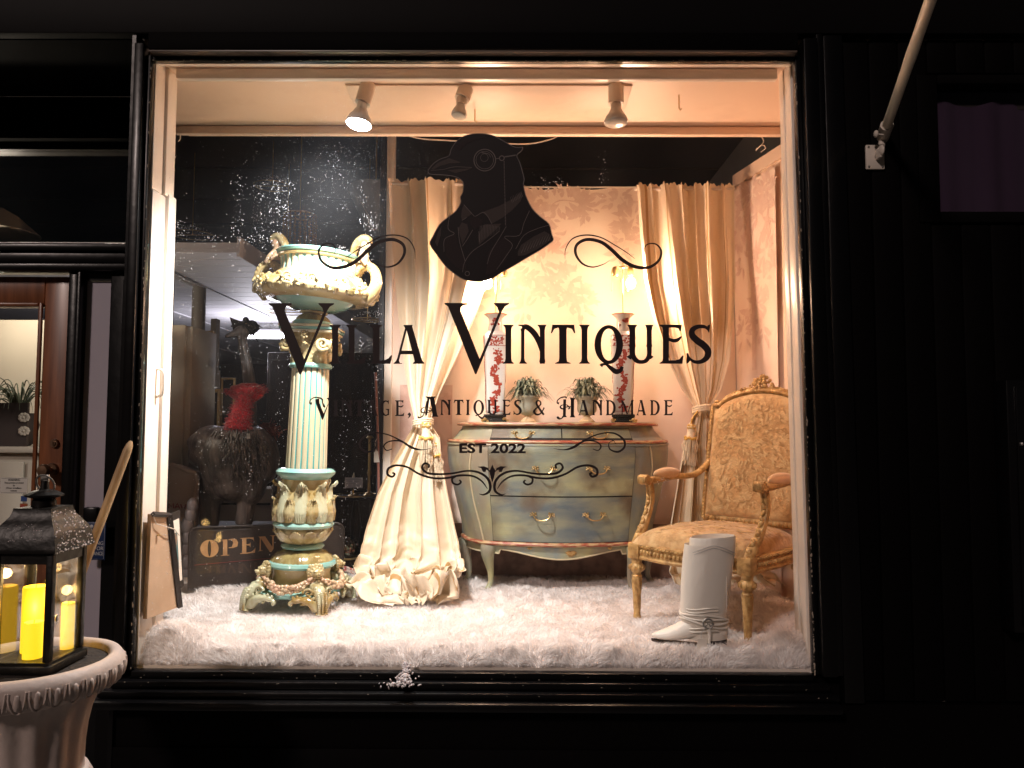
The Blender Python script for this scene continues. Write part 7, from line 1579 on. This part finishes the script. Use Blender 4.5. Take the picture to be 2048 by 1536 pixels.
chand(572, 625, 2.6, .12, 14, .14, "crystal chandelier just under the left of the ceramic bowl", .9); chand(735, 640, 2.5, .10, 9, .30, "crystal chandelier in the gap right of the column capital", .7)
# little table with lamp, tags, glass globe
tb_ = thing("side_table", at(715, 995, 1.75), "small round dark side table between the column and the left curtain", "table")
c = at(712, 992, 1.75); MB().lathe([(.11, -.012), (.118, -.006), (.118, 0), (.0, .001)], 40, c).build("table_top", M['wdark'], tb_)
MB().lathe([(.10, .202 - c.z), (.02, .24 - c.z), (.015, -.3), (.03, -.15), (.012, -.013)], 20, c).build("pedestal_leg", M['wdark'], tb_)
MB().tube([c + Vector((.118 * math.cos(t_), .118 * math.sin(t_), .006)) for t_ in np.linspace(0, 2 * PI, 41)[:-1]], .003, 5, closed=True).build("gallery_rail", M['brass'], tb_)
lm = thing("candlestick_lamp", at(735, 990, 1.75), "slim dark candlestick on the small side table", "candlestick")
c2_ = at(738, 990, 1.78); c2_.z = c.z + .002; MB().lathe([(.03, 0), (.01, .02), (.008, .1), (.014, .12), (.008, .14), (.008, .30), (.02, .31), (.012, .32)], 16, c2_).build("stem", M['brass'], lm)
cd = thing("info_card", at(708, 965, 1.62), "small grey printed card standing near the side table", "card")
a, b_ = at(690, 955, 1.62), at(725, 976, 1.62); ci_ = MB().bb(a.x, b_.x, 1.62, 1.623, b_.z, a.z).build("card", mat('grey_card', (.30, .30, .34), .7), cd, smooth=False)
m = MB()
for k in range(5): m.bb(a.x + .006, b_.x - .008 - (k % 3) * .012, 1.6185, 1.6199, a.z - .012 - k * .0095, a.z - .010 - k * .0095)
m.build("printed_lines", mat('faint_print', (.18, .18, .21), .8), ci_, smooth=False)
MB().tube([at(707, 978, 1.64), at(707, 990, 1.66)], .004, 6).lathe([(.03, -.002), (.02, .004)], 16, at(707, 990, 1.66)).build("stand", M['brass'], cd)
MB().tube([at(707, 955, 1.64), at(708, 945, 1.64)], [.008, .001], 8).build("clip", M['ivory'], cd)
ht = thing("swing_tag", at(752, 915, 1.26), "white swing tag hanging beside the post left of the curtain", "tag")
MB().prism([at(748, 905, 1.25), at(752, 900, 1.25), (at(756, 903, 1.25)), at(759, 924, 1.25), at(748, 925, 1.25)], (0, .001, 0)).build("card", M['tagp'], ht, smooth=False); MB().tube([at(752, 901, 1.25), at(750, 885, 1.25), at(758, 868, 1.27)], .0012, 5).build("string", M['ivory'], ht)
rd = at(757, 900, 1.24); tag(MB().tube([at(751, 745, 1.27), at(756, 880, 1.26), at(758, 1040, 1.25)], .006, 8).build("curtain_pole", mat('red_brown_wand', (.20, .08, .06), .5)), "thin red brown rod standing against the dark edge of the post", "rod")
gp = at(692, 1105, 1.50); gl = thing("glass_cloche", gp, "round glass cloche on a brass banded wooden base beside the column", "glass dome")
MB().ell(gp + Vector((0, 0, .02)), (.066, .066, .075), 28).build("dome", M['glassb'], gl); MB().lathe([(.062, -.05), (.062, -.02), (.045, -.015)], 30, gp).build("base", M['wdark'], gl); MB().tube([gp + Vector((.0625 * math.cos(t_), .0625 * math.sin(t_), -.024)) for t_ in np.linspace(0, 2 * PI, 33)[:-1]], .005, 6, closed=True).build("brass_band", M['brass'], gl)
m = MB()
for k in range(40): m.ell(gp + Vector((random.gauss(0, .02), random.gauss(0, .02), random.uniform(-.015, .045))), random.uniform(.004, .010), 6)
m.build("iridescent_cluster", mat('iridescent_stones', (.20, .30, .26), .15, col2=(.40, .16, .12), scale=60, coat=1, lo=.45, hi=.55), gl)
MB().lathe([(.05, .201 - gp.z), (.05, -.06 - .0), (.066, -.055), (.066, -.0505)], 20, gp).build("stand", M['wdark'], gl)
cl_ = at(690, 1150, 1.38); m = MB(); rs_ = at(690, 1146, 1.28)
for k in range(6): m.tube(cr_path([rs_ + Vector((-.04 + k * .006, random.gauss(0, .01), random.gauss(.0, .006))), rs_ + Vector((0, 0, .012 + k * .003)), rs_ + Vector((.045 + k * .003, 0, random.gauss(0, .006)))], 4), .006, 6)
tag(m.build("striped_cloth", mat('red_striped_cloth', (.40, .10, .08), .8, col2=(.55, .45, .38), scale=60, lo=.48, hi=.52)), "small crumpled red striped cloth at the rug edge beside the column", "cloth")
cn = thing("tall_candles", at(505, 505, 2.0), "pale candle tips showing behind the left handle of the ceramic bowl", "candles")
for px in (519, 624): MB().tube([at(px, 545, 1.9), at(px, 506, 1.9)], .009, 10).build("candle", M['ivory'], cn)
